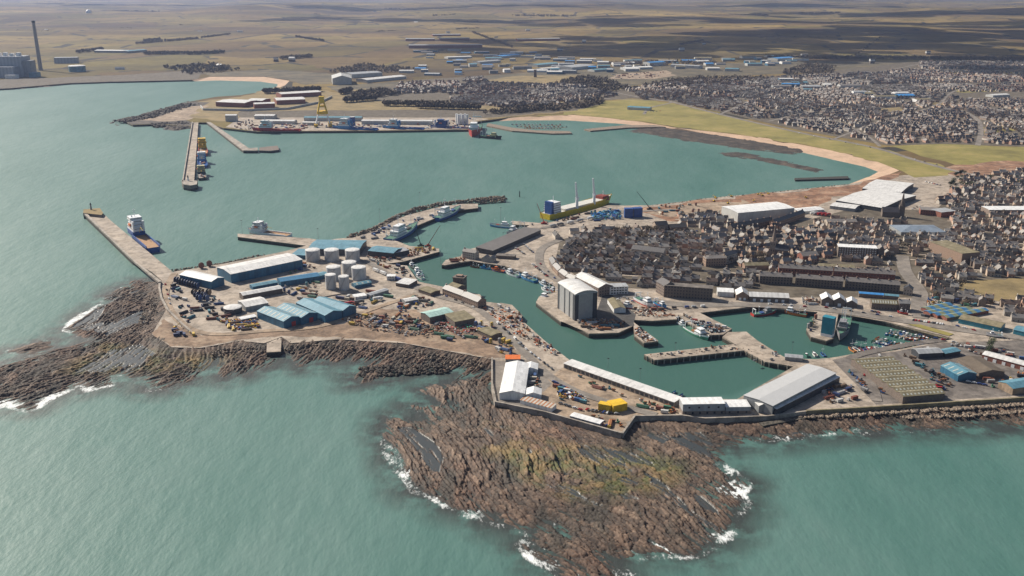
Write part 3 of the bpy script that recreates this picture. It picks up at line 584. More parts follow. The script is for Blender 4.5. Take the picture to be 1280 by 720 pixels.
tr_, df_, mx_ = ct.nodes.new("ShaderNodeBsdfTransparent"), ct.nodes.new("ShaderNodeBsdfDiffuse"), ct.nodes.new("ShaderNodeMixShader"); df_.inputs[0].default_value = (.9, .9, .9, 1); mx_.inputs[0].default_value = .62
ct.links.new(tr_.outputs[0], mx_.inputs[1]); ct.links.new(df_.outputs[0], mx_.inputs[2]); ct.links.new(mx_.outputs[0], ct.nodes["Material Output"].inputs[0]); M['cloud'] = cm
for q in ((1300,6300,1700,900,1),(3300,5600,1500,900,2),(4600,7600,2200,1300,3),(1600,9300,2300,1100,4),(-1500,9800,1700,700,5),(5200,11500,3000,1500,6),(-900,14500,3200,1500,7),(3000,16500,4500,1800,8),(-6500,17500,3000,1200,9),(2500,3850,800,450,10),(500,5300,1200,650,11),(2100,4700,1100,480,12),(4300,5200,1500,700,13),(3700,4250,900,380,14),(2600,6800,1500,700,15)): cloud(*q)
# ================================================================ builders
THINGS = []                                     # (object, kind, description, pixel) of everything that still needs its place phrase
FOOT = []                                       # footprints (centre x, y, radius, polygon) that the fill keeps clear of
def foot(poly):
    cx = sum(p[0] for p in poly) / len(poly); cy = sum(p[1] for p in poly) / len(poly)
    FOOT.append((cx, cy, max(math.hypot(p[0] - cx, p[1] - cy) for p in poly), poly))
def frame(a, b, z):
    A, B = P(*a, z), P(*b, z); d = (B - A); L = d.length; return A, B, L, math.atan2(d.y, d.x)
def roof_pts(kind, L, D, h, rise, over, n):
    "cross sections of the roof: list of strips of quads as (point list along) pairs, plus gable ends"
    hl, hd = L / 2 + over, D / 2 + over; drop = rise * over / (D / 2 if kind != 'cross' else L / 2) if rise else 0
    if kind == 'gable': return [[(-hl, -hd, h - drop), (hl, -hd, h - drop)], [(-hl, 0, h + rise), (hl, 0, h + rise)], [(-hl, hd, h - drop), (hl, hd, h - drop)]]
    if kind == 'mono': return [[(-hl, -hd, h), (hl, -hd, h)], [(-hl, hd, h + rise), (hl, hd, h + rise)]]
    if kind == 'flat': return [[(-hl, -hd, h), (hl, -hd, h)], [(-hl, hd, h + .01), (hl, hd, h + .01)]]
    if kind == 'arc':
        return [[(-hl, hd * math.sin(t), h + rise * (math.cos(t) - math.cos(1.2)) / (1 - math.cos(1.2))), (hl, hd * math.sin(t), h + rise * (math.cos(t) - math.cos(1.2)) / (1 - math.cos(1.2)))] for t in [(-1 + 2 * i / 8) * 1.2 for i in range(9)]] if False else \
               [[(-hl, hd * s, h + rise * (1 - s * s)), (hl, hd * s, h + rise * (1 - s * s))] for s in [(-1 + 2 * i / 8) for i in range(9)]]
def body(L, D, h, rise, kind, n=1):
    "wall block with the gable ends filled"
    b = MB(); x0, x1, y0, y1 = -L / 2, L / 2, -D / 2, D / 2
    if kind in ('flat', 'hip'): return b.box(x0, x1, y0, y1, -1, h)
    if kind == 'cross':
        w = L / n
        for i in range(n):
            p = [(x0 + i * w, -1), (x0 + (i + 1) * w, -1), (x0 + (i + 1) * w, h), (x0 + (i + .5) * w, h + rise), (x0 + i * w, h)]
            b.hexa([(x, y1, z) for x, z in p], [(x, y0, z) for x, z in p])
        return b
    if kind == 'gable': prof = [(y0, -1), (y1, -1), (y1, h), (0, h + rise), (y0, h)]
    elif kind == 'mono': prof = [(y0, -1), (y1, -1), (y1, h + rise), (y0, h)]
    else: prof = [(y0, -1), (y1, -1)] + [(D / 2 * s, h + rise * (1 - s * s)) for s in [1 - 2 * i / 8 for i in range(9)]]
    return b.hexa([(x0, y, z) for y, z in prof], [(x1, y, z) for y, z in prof])
def roofmesh(L, D, h, rise, kind, n=1, over=.35, th=.22):
    b = MB(); up = .03
    if kind == 'hip':
        hl, hd = L / 2 + over, D / 2 + over; r = max(0, hl - hd); z = h + up
        bb = [(-hl, -hd, z), (hl, -hd, z), (hl, hd, z), (-hl, hd, z)]; A, B = (-r, 0, z + rise), (r, 0, z + rise)
        b.face(list(reversed(bb))); b.face([bb[0], bb[1], B, A]); b.face([bb[1], bb[2], B]); b.face([bb[2], bb[3], A, B]); b.face([bb[3], bb[0], A]); return b
    if kind == 'cross':
        w = L / n; hd = D / 2 + over
        for i in range(n):
            xa, xm, xb = -L / 2 + i * w, -L / 2 + (i + .5) * w, -L / 2 + (i + 1) * w; o0 = over if i == 0 else -.02; o1 = over if i == n - 1 else -.02
            for (xs, zs), (xe, ze) in (((xa - o0, h - rise * o0 / (w / 2)), (xm, h + rise)), ((xm, h + rise), (xb + o1, h - rise * o1 / (w / 2)))):
                b.hexa([(xs, -hd, zs + up), (xe, -hd, ze + up), (xe, hd, ze + up), (xs, hd, zs + up)], [(xs, -hd, zs + up + th), (xe, -hd, ze + up + th), (xe, hd, ze + up + th), (xs, hd, zs + up + th)])
        return b
    S = roof_pts(kind, L, D, h, rise, over, n)
    for s, e in zip(S, S[1:]):
        q = [s[0], s[1], e[1], e[0]]; b.hexa([(x, y, z + up) for x, y, z in q], [(x, y, z + up + th) for x, y, z in q])
    return b
PANE = {}
def pane(w, h, m='window'):
    k = (round(w, 1), round(h, 1), m)
    if k not in PANE: PANE[k] = MB().box(-w / 2, w / 2, -.06, .06, -h / 2, h / 2).mesh("window", M[m])
    return PANE[k]
def put(name, me, parent, loc, rz=0):
    o = bpy.data.objects.new(name, me); COL.objects.link(o); o.parent = parent; o.location = loc; o.rotation_euler = (0, 0, rz); return o
def windows(root, L, D, h, sides, rows, step, w=1.1, hh=1.5, z0=1.8, dz=None, m='window', name='window', margin=1.5):
    dz = dz or (h / rows)
    for sd_ in sides:
        run = L if sd_ in 'fb' else D; n = max(1, int((run - 2 * margin) / step) + 1); s0 = -(n - 1) * step / 2
        for r in range(rows):
            for k in range(n):
                t = s0 + k * step; z = z0 + r * dz
                loc, rz = {'f': ((t, -D / 2 - .03, z), 0), 'b': ((t, D / 2 + .03, z), 0), 'l': ((-L / 2 - .03, t, z), math.pi / 2), 'r': ((L / 2 + .03, t, z), math.pi / 2)}[sd_]
                put(name, pane(w, hh, m), root, loc, rz)
def bld(name, label, cat, a, b, D, h, roof='gable', rise=2.5, wall='render', rmat='slate', n=1, ev=False, z=None, win=None, door=None, chim=0, lights=None, group=None, over=.35, band=None, keep=True):
    """a building whose long front runs from pixel a to pixel b (ground line, or the eaves when ev), D metres deep away from the viewer"""
    zz = (Q + h if ev else Q) if z is None else z; A, B, L, rz = frame(a, b, zz)
    if isinstance(D, tuple): t_ = P(*D, zz) - A; D = abs(-math.sin(rz) * t_.x + math.cos(rz) * t_.y)
    u = Vector((math.cos(rz), math.sin(rz), 0)); v = Vector((-u.y, u.x, 0))
    c = (A + B) / 2 + v * D / 2; c.z = Q
    root = empty(name, c, rz, label, cat, group)
    body(L, D, h, rise, roof, n).build("wall", M[wall], root)
    roofmesh(L, D, h, rise, roof, n, over).build("roof", M[rmat], root)
    if band:                                     # coloured band under the eaves or a plinth: (z0, z1, material)
        MB().box(-L / 2 - .08, L / 2 + .08, -D / 2 - .08, D / 2 + .08, band[0], band[1]).build("wall_band", M[band[2]], root)
    if win: 
        for w_ in (win if isinstance(win, list) else [win]): windows(root, L, D, h, **w_)
    for d in (door or []):                       # (side, offset, width, height, material)
        s_, t, w_, h_, m_ = d; me = MB().box(-w_ / 2, w_ / 2, -.12, .12, 0, h_).mesh("door", M[m_])
        loc, r_ = {'f': ((t, -D / 2 - .05, 0), 0), 'l': ((-L / 2 - .05, t, 0), math.pi / 2), 'r': ((L / 2 + .05, t, 0), math.pi / 2), 'b': ((t, D / 2 + .05, 0), 0)}[s_]; put("door", me, root, loc, r_)
    for k in range(chim):
        x = (-L / 2 + .6 + k * (L - 1.2) / max(1, chim - 1)) if chim > 1 else 0
        MB().box(x - .45, x + .45, -.9, .9, h + rise - 1.2, h + rise + 1.3).build("chimney", M['granite'], root)
    if lights:                                   # rooflights: (count, width, inset)
        k_, w_, ins = lights
        for sgn in (-1, 1):
            for i in range(k_):
                x = -L / 2 + L * (i + .5) / k_
                if roof == 'gable':
                    sl = rise / (D / 2); f = lambda y: h + rise - abs(y) * sl + .26
                    y0, y1 = sgn * D / 2 * ins, sgn * D / 2 * .9
                    q = [(x - w_ / 2, y0, f(y0)), (x + w_ / 2, y0, f(y0)), (x + w_ / 2, y1, f(y1)), (x - w_ / 2, y1, f(y1))]
                elif roof == 'cross':
                    wv = L / n; nb = int(D / (w_ * 2.2)); sl = rise / (wv / 2)
                    if i >= n: continue
                    for j in range(nb):
                        yy = -D / 2 + (j + .5) * D / nb; xm = -L / 2 + (i + .5) * wv; f = lambda x: h + rise - abs(x - xm) * sl + .26
                        xa, xb = sorted((xm + sgn * wv * .22, xm + sgn * wv * .40)); p = [(xa, yy - w_ / 2, f(xa)), (xb, yy - w_ / 2, f(xb)), (xb, yy + w_ / 2, f(xb)), (xa, yy + w_ / 2, f(xa))]
                        if j < 12: MB().hexa(p, [(t[0], t[1], t[2] + .08) for t in p]).build("rooflight", M['rooflight'], root)
                    continue
                else: continue
                if sgn > 0: q.reverse()
                MB().hexa(q, [(p[0], p[1], p[2] + .08) for p in q]).build("rooflight", M['rooflight'], root)
    if keep: foot([tuple((c + u * sx_ * (L / 2 + 1) + v * sy_ * (D / 2 + 1)).to_2d()) for sx_, sy_ in ((-1, -1), (1, -1), (1, 1), (-1, 1))])
    root["px"] = PX(c); return root
def thing1(name, mb, mats, loc, rz, label, cat, group=None):
    return tag(mb.build(name, mats, None, loc, rz), label, cat, group)
# ---------------------------------------------------------------- ships and boats
def hull_mesh(L, Bm, fb, fs, m_hull, m_boot, m_deck, flare=.25, stern=.85, bowsharp=.55, band=None):
    "hull from stations: L long, bow at +x; fb, fs = height of the deck at bow and stern"
    N = 14; st = []
    for i in range(N + 1):
        t = i / N; x = -L / 2 + L * t
        w = Bm / 2 * (stern + (1 - stern) * min(1, t / .25)) if t < bowsharp else Bm / 2 * max(.02, 1 - ((t - bowsharp) / (1 - bowsharp)) ** 2.2)
        zt = fs + (fb - fs) * max(0, (t - .35) / .65) ** 1.8
        ww = w * (1 - .1 - flare * max(0, (t - .5) * 2) ** 1.5 * .8); xo = L * .05 * max(0, (t - .8) / .2)
        st.append((x, w, ww, zt, xo))
    b = MB()
    for s in (1, -1):
        for i in range(N):
            p, q = st[i], st[i + 1]
            for (k0, k1, m_) in ((0, .0, 1), (.0, 1, 0)):
                pass
            def pt(r, k, z): return (r[0] + r[4] * k, s * (r[2] + (r[1] - r[2]) * k), z)
            low = [pt(p, 0, -1.2), pt(q, 0, -1.2), pt(q, .12, .12 * q[3] + .1), pt(p, .12, .12 * p[3] + .1)]
            up = [pt(p, .12, .12 * p[3] + .1), pt(q, .12, .12 * q[3] + .1), pt(q, .72, .78 * q[3]), pt(p, .72, .78 * p[3])]
            bw = [pt(p, .72, .78 * p[3]), pt(q, .72, .78 * q[3]), pt(q, 1, q[3] + .9), pt(p, 1, p[3] + .9)]
            for k_, f in ((1, low), (0, up), (3, bw)): b.mat(k_).face(f if s < 0 else list(reversed(f)))
        p = st[0]; 
    p = st[0]; b.mat(0).face([(p[0], p[2], -1.2), (p[0], p[1], p[3] + .9), (p[0], -p[1], p[3] + .9), (p[0], -p[2], -1.2)][::-1])
    d = MB()
    for i in range(N):
        p, q = st[i], st[i + 1]; k = .93
        d.face([(p[0] + p[4] * .7, -p[1] * k, p[3]), (q[0] + q[4] * .7, -q[1] * k, q[3]), (q[0] + q[4] * .7, q[1] * k, q[3]), (p[0] + p[4] * .7, p[1] * k, p[3])])
    return b.mesh("hull", [M[m_hull], M[m_boot], M[m_hull], M[band or m_hull]]), d.mesh("deck", M[m_deck]), st
def winband(mb, x0, x1, y0, y1, z0, z1, e=.06): mb.box(x0 - e, x1 + e, y0 - e, y1 + e, z0, z1)
def ship_frame(name, label, cat, bow, stern, group=None):
    A, B = P(*stern, 0), P(*bow, 0); d = B - A; L = d.length; c = (A + B) / 2
    root = empty(name, (c.x, c.y, 0), math.atan2(d.y, d.x), label, cat, group); return root, L
def block(root, name, x0, x1, w, z0, z1, m, taper=0.0, win=True):
    o = MB().box(x0, x1, -w / 2, w / 2, z0, z1, taper).build(name, M[m], root)
    if win:
        wb = MB(); zc = z0 + (z1 - z0) * .62; t = taper * .62 / 2; winband(wb, x0 + (x1 - x0) * t, x1 - (x1 - x0) * t, -w / 2 * (1 - 2 * t), w / 2 * (1 - 2 * t), zc - .35, zc + .4); wb.build("window_band", M['window'], o)
    return o
def mast(root, x, z0, z1, r=.25, m='shipwhite', yards=(.6, .8), y=0):
    b = MB().cyl(x, y, z0, z1, r, r * .5, 8)
    for k in yards: b.box(x - .15, x + .15, y - (z1 - z0) * .16, y + (z1 - z0) * .16, z0 + (z1 - z0) * k, z0 + (z1 - z0) * k + .3)
    return b.build("mast", M[m], root)
def osv(label, bow, stern, hull='hull_blue', sup='shipwhite', deckm='timber', boot='red', group='offshore supply ships at the piers', cat='supply ship', accent=None):
    "offshore supply ship: high bridge forward, long open deck aft"
    r, L = ship_frame("supply_ship", label, cat, bow, stern, group); Bm = min(L * .24, 19); fb, fs = L * .105, L * .055
    h, d, st = hull_mesh(L, Bm, fb, fs, hull, boot, deckm, band=accent); put("hull", h, r, (0, 0, 0)); put("deck", d, r, (0, 0, 0))
    f = fs + (fb - fs) * .35; k = L / 75 * .88
    MB().box(L * .12, L * .38, -Bm * .44, Bm * .44, fs, fb + 1).build("forecastle", M[accent or hull], r)
    block(r, "deckhouse", L * .12, L * .38, Bm * .84, fb + 1, fb + 4 * k + 1, sup, .03); block(r, "deckhouse", L * .15, L * .355, Bm * .74, fb + 4 * k + 1, fb + 7.2 * k + 1, sup, .03)
    block(r, "deckhouse", L * .17, L * .32, Bm * .66, fb + 7.2 * k + 1, fb + 10 * k + 1, sup, .03)
    block(r, "bridge", L * .175, L * .335, Bm * .86, fb + 10 * k + 1, fb + 13 * k + 1, sup, .05)
    mast(r, L * .25, fb + 13 * k + 1, fb + 22 * k, .5); 
    for s in (-1, 1): MB().box(L * .20, L * .28, s * Bm * .44 - .9, s * Bm * .44 + .9, fb + 4.4 * k + 1, fb + 6.6 * k + 1, .2).build("lifeboat", M['orange'], r)
    MB().bar((L * .1, 0, fb), (L * .02, 0, fb + 7 * k), .35, 6).bar((L * .02, 0, fb + 7 * k), (-L * .08, 0, fb + 5 * k), .25, 6).build("deck_crane", M['yellow'], r)
    dk = MB(); rd_ = random.Random(int(L * 10))
    for i in range(7): x_ = rd_.uniform(-L * .42, L * .02); y_ = rd_.uniform(-Bm * .3, Bm * .3); dk.mat(i % 3).box(x_ - 3, x_ + 3, y_ - 1.2, y_ + 1.2, fs, fs + 2.4)
    if deckm != 'timber': dk.build("deck_cargo", [M['rust'], M['white'], M['steel']], r)
    for s in (-1, 1): MB().box(L * .10, L * .15, s * Bm * .36 - 1, s * Bm * .36 + 1, fb + 1, fb + 11 * k).build("funnel", M[accent or sup], r)
    for s in (-1, 1): MB().box(-L * .48, L * .12, s * Bm * .46 - .5, s * Bm * .46 + .5, fs, fs + 2.2 * k).build("cargo_rail", M[hull], r)
    MB().cyl(L * .25, Bm * .2, fb + 13 * k + 1, fb + 14.6 * k + 1, 1.0, .9, 10).build("radar_dome", M['shipwhite'], r)
    r["px"] = PX(r.location); return r
def trawler(label, bow, stern, hull='hull_blue', boot='red', sup='shipwhite', band=None, group='fishing boats in the harbour', aft=False, cat='fishing boat', deckm='deckgreen', gan='shipwhite'):
    r, L = ship_frame("fishing_boat", label, cat, bow, stern, group); Bm = L * (.20 if L > 40 else .29); k = L / 24 * (1.45 if L > 40 else 1.1); fb, fs = 3.2 * k ** .75, 1.8 * k ** .75
    h, d, st = hull_mesh(L, Bm, fb, fs, hull, boot, deckm, bowsharp=.5, band=band); put("hull", h, r, (0, 0, 0)); put("deck", d, r, (0, 0, 0))
    x0, x1 = (-L * .30, L * .02) if aft else (L * .02, L * .30); z = max(fs, fs + (fb - fs) * .2)
    block(r, "deckhouse", x0, x1, Bm * .72, fs - .2, z + 2.2 * k ** .6, sup); 
    block(r, "wheelhouse", x0 + (x1 - x0) * .2, x1 - (x1 - x0) * .12, Bm * .56, z + 2.2 * k ** .6, z + 4.5 * k ** .6, sup, .06)
    mast(r, x0 + (x1 - x0) * .5, z + 4.5 * k ** .6, z + 9 * k ** .7, .16 * k ** .5); mast(r, (L * .3 if aft else -L * .22), fs, fs + 7 * k ** .7, .16 * k ** .5, gan, (.9,))
    g = MB(); gx = -L * .42
    for s in (-1, 1): g.box(gx - .25, gx + .25, s * Bm * .34 - .25, s * Bm * .34 + .25, fs, fs + 4.2 * k ** .7)
    g.box(gx - .3, gx + .3, -Bm * .36, Bm * .36, fs + 4.2 * k ** .7, fs + 4.8 * k ** .7); g.build("gantry", M[gan], r)
    MB().box(-L * .16, -L * .02, -Bm * .28, Bm * .28, fs, fs + 1.0 * k ** .6).build("winch", M['clutter'], r) if not aft else MB().box(L * .1, L * .24, -Bm * .2, Bm * .2, fs, fs + 1.2 * k ** .6).build("hatch", M['clutter'], r)
    r["px"] = PX(r.location); return r
# small boats: three prototypes, copied
def small_proto(kind):
    r = empty("small_boat", (0, 0, 0)); L = {'open': 6.5, 'cabin': 8.5, 'yacht': 9.5}[kind]; Bm = L * .34
    h, d, st = hull_mesh(L, Bm, 1.1, .75, 'boatpaint', 'black', 'boatdeck', bowsharp=.45); put("hull", h, r, (0, 0, 0)); put("deck", d, r, (0, 0, 0))
    if kind != 'open': block(r, "cabin", -L * .08, L * .24, Bm * .62, .7, 2.0 if kind == 'cabin' else 1.45, 'shipwhite', .1)
    else: MB().box(-L * .3, -L * .1, -Bm * .3, Bm * .3, .7, 1.0).build("thwart", M['timber'], r)
    if kind == 'yacht': mast(r, L * .08, 1.3, 10.5, .09, 'shipwhite', (.55,))
    else: MB().cyl(-L * .1, 0, .7, 2.6, .06, n=6).build("mast", M['steel'], r)
    return freeze(r)
M['boatpaint'] = col_mat('boat_paint', .45, .15)
M['boatdeck'] = rnd_mat('boat_deck', [(.5, .48, .44), (.25, .16, .09), (.12, .2, .3), (.55, .55, .52), (.10, .16, .14)], .6, .2)
# ---------------------------------------------------------------- yard gear prototypes
def proto_container(L=6.1, m='container'):
    r = empty("shipping_container", (0, 0, 0)); b = MB()
    n = int(L / .5)
    b.box(-L / 2, L / 2, -1.22, 1.22, .1, 2.6)
    for i in range(n):
        x = -L / 2 + .2 + i * (L - .4) / n
        for s in (-1, 1): b.box(x, x + .22, s * 1.22 - .05, s * 1.22 + .05, .25, 2.45)
    b.build("box_body", M[m], r)
    for s in (-1, 1): put("door", MB().box(-.04, .04, -.56, .56, .2, 2.5).mesh("door", M[m]), r, (L / 2 + .03, s * .6, 0))
    return freeze(r)
M['container'] = col_mat('container_paint', .55, .25)
def proto_car(kind):
    r = empty({'car': "car", 'van': "van", 'lorry': "lorry"}[kind], (0, 0, 0)); b = MB(); g = MB()
    if kind == 'car':
        b.box(-2.1, 2.1, -.88, .88, .35, .9, .04); b.box(-1.6, 1.1, -.8, .8, .9, 1.45, .22); g.box(-1.5, 1.0, -.80, .80, .98, 1.32, .12); wx = 1.3
    elif kind == 'van':
        b.box(-2.6, 2.0, -1, 1, .4, 2.3, .05); b.box(1.9, 2.7, -.95, .95, .4, 1.3, .05); g.box(1.2, 2.03, -1.0, 1.0, 1.45, 2.0, .04); wx = 1.6
    else:
        b.box(-5.8, 3.4, -1.25, 1.25, 1.1, 3.9); b.box(3.7, 5.8, -1.2, 1.2, .6, 3.2, .03); b.box(-5.8, 5.6, -.5, .5, .7, 1.05); g.box(4.9, 5.83, -1.15, 1.15, 1.9, 2.7, .02); wx = 4.2
    b.build("body", M['car'], r); g.build("window", M['window'], r)
    for x in (-wx, wx):
        for s in (-1, 1):
            w = .34 if kind != 'lorry' else .5; y = (.86 if kind == 'car' else .98 if kind == 'van' else 1.15)
            MB().bar((x, s * y - .1, w), (x, s * y + .1, w), w, 10).build("wheel", M['tyre'], r)
    return freeze(r)
def proto_reel():
    r = empty("cable_reel", (0, 0, 0)); R_ = 2.6
    for s in (-1, 1): MB().bar((0, s * 1.2, R_), (0, s * 1.5, R_), R_, 18).build("flange", M['reel'], r)
    MB().bar((0, -1.2, R_), (0, 1.2, R_), R_ * .7, 16).build("drum", M['black'], r); return freeze(r)
M['reel'] = col_mat('reel_paint', .5, .3)
def proto_pipes():
    r = empty("pipe_bundle", (0, 0, 0)); b = MB()
    for k, row in enumerate((5, 4, 3)):
        for i in range(row): b.bar((-5.5 + .3 * ((i * 7 + k * 3) % 5), (i - (row - 1) / 2) * .75, .4 + k * .64), (5.5, (i - (row - 1) / 2) * .75, .4 + k * .64), .36, 8)
    b.build("pipe", M['gear'], r)
    for x in (-3.5, 3.5): MB().box(x - .15, x + .15, -2.1, 2.1, 0, .12).build("bearer", M['timber'], r)
    return freeze(r)
M['gear'] = col_mat('gear_paint', .6, .3)
def proto_skip():
    r = empty("skip", (0, 0, 0)); b = MB()
    b.hexa([(-1.4, -.9, .1), (1.4, -.9, .1), (1.4, .9, .1), (-1.4, .9, .1)], [(-2.1, -1, 1.5), (2.1, -1, 1.5), (2.1, 1, 1.5), (-2.1, 1, 1.5)]); b.build("bin", M['container'], r)
    random.seed(3); l = MB()
    for i in range(14): l.box(*(lambda x, y: (x, x + .7, y, y + .5))(random.uniform(-1.7, 1.1), random.uniform(-.8, .4)), 1.3, 1.5 + random.random() * .7, 0, random.random())
    l.build("load", M['rust'], r); return freeze(r)
def proto_crates():
    r = empty("crate_stack", (0, 0, 0)); random.seed(5)
    for i in range(4):
        for k in range(1 + (i * 7) % 3): MB().box(-.95 + (i % 2) * 1.3 - .1, .2 + (i % 2) * 1.3 - .1, -.9 + (i // 2) * 1.2, .2 + (i // 2) * 1.2, k * .85 + .02, k * .85 + .82).build("crate", M['cratepaint'], r)
    return freeze(r)
M['cratepaint'] = col_mat('fish_box_plastic', .5, .2)
def proto_tank():
    r = empty("tank_container", (0, 0, 0)); MB().cyl(0, 0, .3, 4.6, 1.5, n=16).dome(0, 0, 4.6, 1.5, .5).build("vessel", M['gear'], r)
    f = MB()
    for sx_ in (-1, 1):
        for sy_ in (-1, 1): f.box(sx_ * 1.5 - .1, sx_ * 1.5 + .1, sy_ * 1.5 - .1, sy_ * 1.5 + .1, 0, 4.4)
    f.build("frame", M['steel'], r); return freeze(r)
def proto_digger(m='yellow'):
    r = empty("excavator", (0, 0, 0))
    for s in (-1, 1): MB().box(-1.9, 1.9, s * 1.1 - .3, s * 1.1 + .3, 0, .85).build("track", M['black'], r)
    MB().box(-1.7, 1.4, -1.2, 1.2, 1.0, 2.2, .05).build("body", M[m], r); MB().box(.1, 1.5, -1.2, -.2, 2.2, 3.2, .1).build("cab", M['window'], r)
    MB().bar((1.2, .3, 2), (4.2, .3, 4.8), .28).bar((4.2, .3, 4.8), (6.2, .3, 2.4), .22).build("boom", M[m], r); MB().box(5.7, 6.7, -.3, .9, .9, 2.3, .2).build("bucket", M['steel'], r); return freeze(r)
def heap(name, poly_px, n, mats, smin, smax, hmax, seed, label=None, cat=None):
    "loose gear or scrap nobody could count: one object"
    rn = random.Random(seed); w = W(poly_px); xs = [p[0] for p in w]; ys = [p[1] for p in w]; b = MB(); k = 0; t = 0
    while k < n and t < n * 20:
        t += 1; x, y = rn.uniform(min(xs), max(xs)), rn.uniform(min(ys), max(ys))
        if not inside(x, y, w) or not all(inside(x + dx_, y + dy_, MAINP) for dx_, dy_ in ((1.5, 0), (-1.5, 0), (0, -1.5), (0, 1.5))): continue
        k += 1; s = rn.uniform(smin, smax); l = s * rn.choice((1, 1, 1.6, 3)); z = Q + rn.random() ** 2 * hmax
        b.mat(rn.randrange(len(mats))).box(x - l / 2, x + l / 2, y - s / 2, y + s / 2, z if z > Q + .5 else Q - .2, z + s * rn.uniform(.4, .9), .15 * rn.random(), rn.uniform(0, 6.28))
    o = b.build(name, [M[m] for m in mats]); return tag(o, label, cat, None, 'stuff')
def rocks_line(name, px, width, n, smin, smax, z0, z1, m, seed, zref=Q):
    "armour stone tipped along a line: one object"
    rn = random.Random(seed); p = [P(x, y, zref).to_2d() for x, y in px]; seg = [(q - r).length for r, q in zip(p, p[1:])]; tot = sum(seg); b = MB()
    ico = [(0, 0, 1), (.89, 0, .45), (.28, .85, .45), (-.72, .53, .45), (-.72, -.53, .45), (.28, -.85, .45), (.72, .53, -.45), (-.28, .85, -.45), (-.89, 0, -.45), (-.28, -.85, -.45), (.72, -.53, -.45), (0, 0, -1)]
    tri_ = [(0, 1, 2), (0, 2, 3), (0, 3, 4), (0, 4, 5), (0, 5, 1), (1, 6, 2), (2, 7, 3), (3, 8, 4), (4, 9, 5), (5, 10, 1), (6, 7, 2), (7, 8, 3), (8, 9, 4), (9, 10, 5), (10, 6, 1), (11, 7, 6), (11, 8, 7), (11, 9, 8), (11, 10, 9), (11, 6, 10)]
    for i in range(n):
        t = rn.random() * tot; j = 0
        while t > seg[j] and j < len(seg) - 1: t -= seg[j]; j += 1
        d = (p[j + 1] - p[j]).normalized(); nr = Vector((-d.y, d.x)); o = rn.random(); c = p[j] + d * t + nr * (o - .5) * width
        s = rn.uniform(smin, smax); z = z0 + (z1 - z0) * (1 - abs(2 * o - 1)) if z1 > z0 else z0 + (z1 - z0) * o
        a = rn.random() * 6.28; ca, sa = math.cos(a), math.sin(a); k0 = len(b.v); sc = (s * rn.uniform(.7, 1.4), s * rn.uniform(.6, 1.1), s * rn.uniform(.5, .9))
        for q in ico:
            f = rn.uniform(.75, 1.2); x, y, zq = q[0] * sc[0] * f, q[1] * sc[1] * f, q[2] * sc[2] * f; b.v.append((c.x + x * ca - y * sa, c.y + x * sa + y * ca, z + zq))
        b.f += [(k0 + u_, k0 + v_, k0 + w_) for u_, v_, w_ in tri_]; b.m += [0] * 20
    o = b.build(name, M[m]); o["kind"] = 'stuff'; return o
# ---------------------------------------------------------------- trees
def leaf_clump(rn, b, c, r, n, s):
    for i in range(n):
        d = Vector((rn.gauss(0, 1), rn.gauss(0, 1), rn.gauss(0, .8))).normalized() * r * rn.random() ** .4; q = Vector(c) + d
        u = Vector((rn.gauss(0, 1), rn.gauss(0, 1), rn.gauss(0, 1))).normalized(); v = u.orthogonal().normalized(); k = s * rn.uniform(.6, 1.3)
        b.face([q - u * k, q + v * k * .7, q + u * k, q - v * k * .7])
def proto_tree(seed, h, m, dense=170):
    r = empty("tree", (0, 0, 0)); rn = random.Random(seed); t = MB().cyl(0, 0, -.5, h * .45, .32, .2, 7); b = MB()
    for i in range(5):
        a = i * 1.26 + rn.random(); e = Vector((math.cos(a) * h * .22, math.sin(a) * h * .22, h * rn.uniform(.55, .8))); t.bar((0, 0, h * .35), e, .16, 5, .06); leaf_clump(rn, b, e, h * .22, dense // 6, h * .055)
    leaf_clump(rn, b, (0, 0, h * .78), h * .24, dense // 5, h * .055)
    t.build("trunk", M['bark'], r); b.build("crown", M[m], r); return freeze(r)
# ================================================================ piers and breakwaters
pier("breakwater", [(103.7,267),(128,266),(140,277),(222,345),(205,353),(190,340),(165,326)], 5.12, "long concrete breakwater pier by the open sea, with a light tower on its dark head")
tag(slab("parapet", W([(103.7,266),(107,265.5),(170,327),(202,352),(198,353),(165,325)], 8), 6, 8.5, M['concrete'], M['concrete']), "pale parapet wall along the seaward edge of the breakwater pier", "parapet")
tag(slab("breakwater_tip", W([(104.5,262),(125,260.5),(129,266.5),(127,269),(104,266.5)], 9), -3, 9.5, M['straw'], M['quay']), "dark block at the tip of the sea breakwater with grass on its top", "pier head")
pier("breakwater", [(227.5,228),(242.5,228.5),(248,153),(240,153)], 7, "straight concrete breakwater across the bay mouth, three ships moored along it")
tag(slab("parapet", W([(227.5,227.5),(229,227.5),(241,152.5),(239.8,152.5)], 9), 6, 10, M['concrete'], M['concrete']), "parapet wall along the seaward edge of the far breakwater", "parapet")
tag(slab("breakwater_tip", W([(226.8,226),(229,231),(238,232.5),(246,231),(247,226.5)], 9), -3, 10, M['concrete'], M['quay']), "rounded concrete head at the end of the far breakwater", "pier head")
pier("jetty", [(258,152.5),(263,152.5),(311,185),(322,184.5),(322,188),(304,188)], 6, "far slanting concrete jetty by the bay quay", 'concrete')
pier('jetty', [(324,184.5),(336,183),(347,182),(349,187),(338,188.5),(324,188)], 5, 'small separate mooring platform off the end of the far slanting jetty', 'stone')
tag(slab("breakwater_mound", W([(730,161.5),(738,163.5),(785,159.5),(840,158.5),(838,156),(780,156.5)], 3), -2, 3.2, M['boulder'], M['boulder']), "low dark rock groyne running out from the bay beach", "groyne")
tag(slab("breakwater_mound", W([(610,154),(640,159.5),(670,163),(712,164),(715,166.5),(690,167),(640,163.5),(608,157)], 3), -2, 3.2, M['boulder'], M['boulder']), "curved rock breakwater that shelters the far marina", "breakwater")
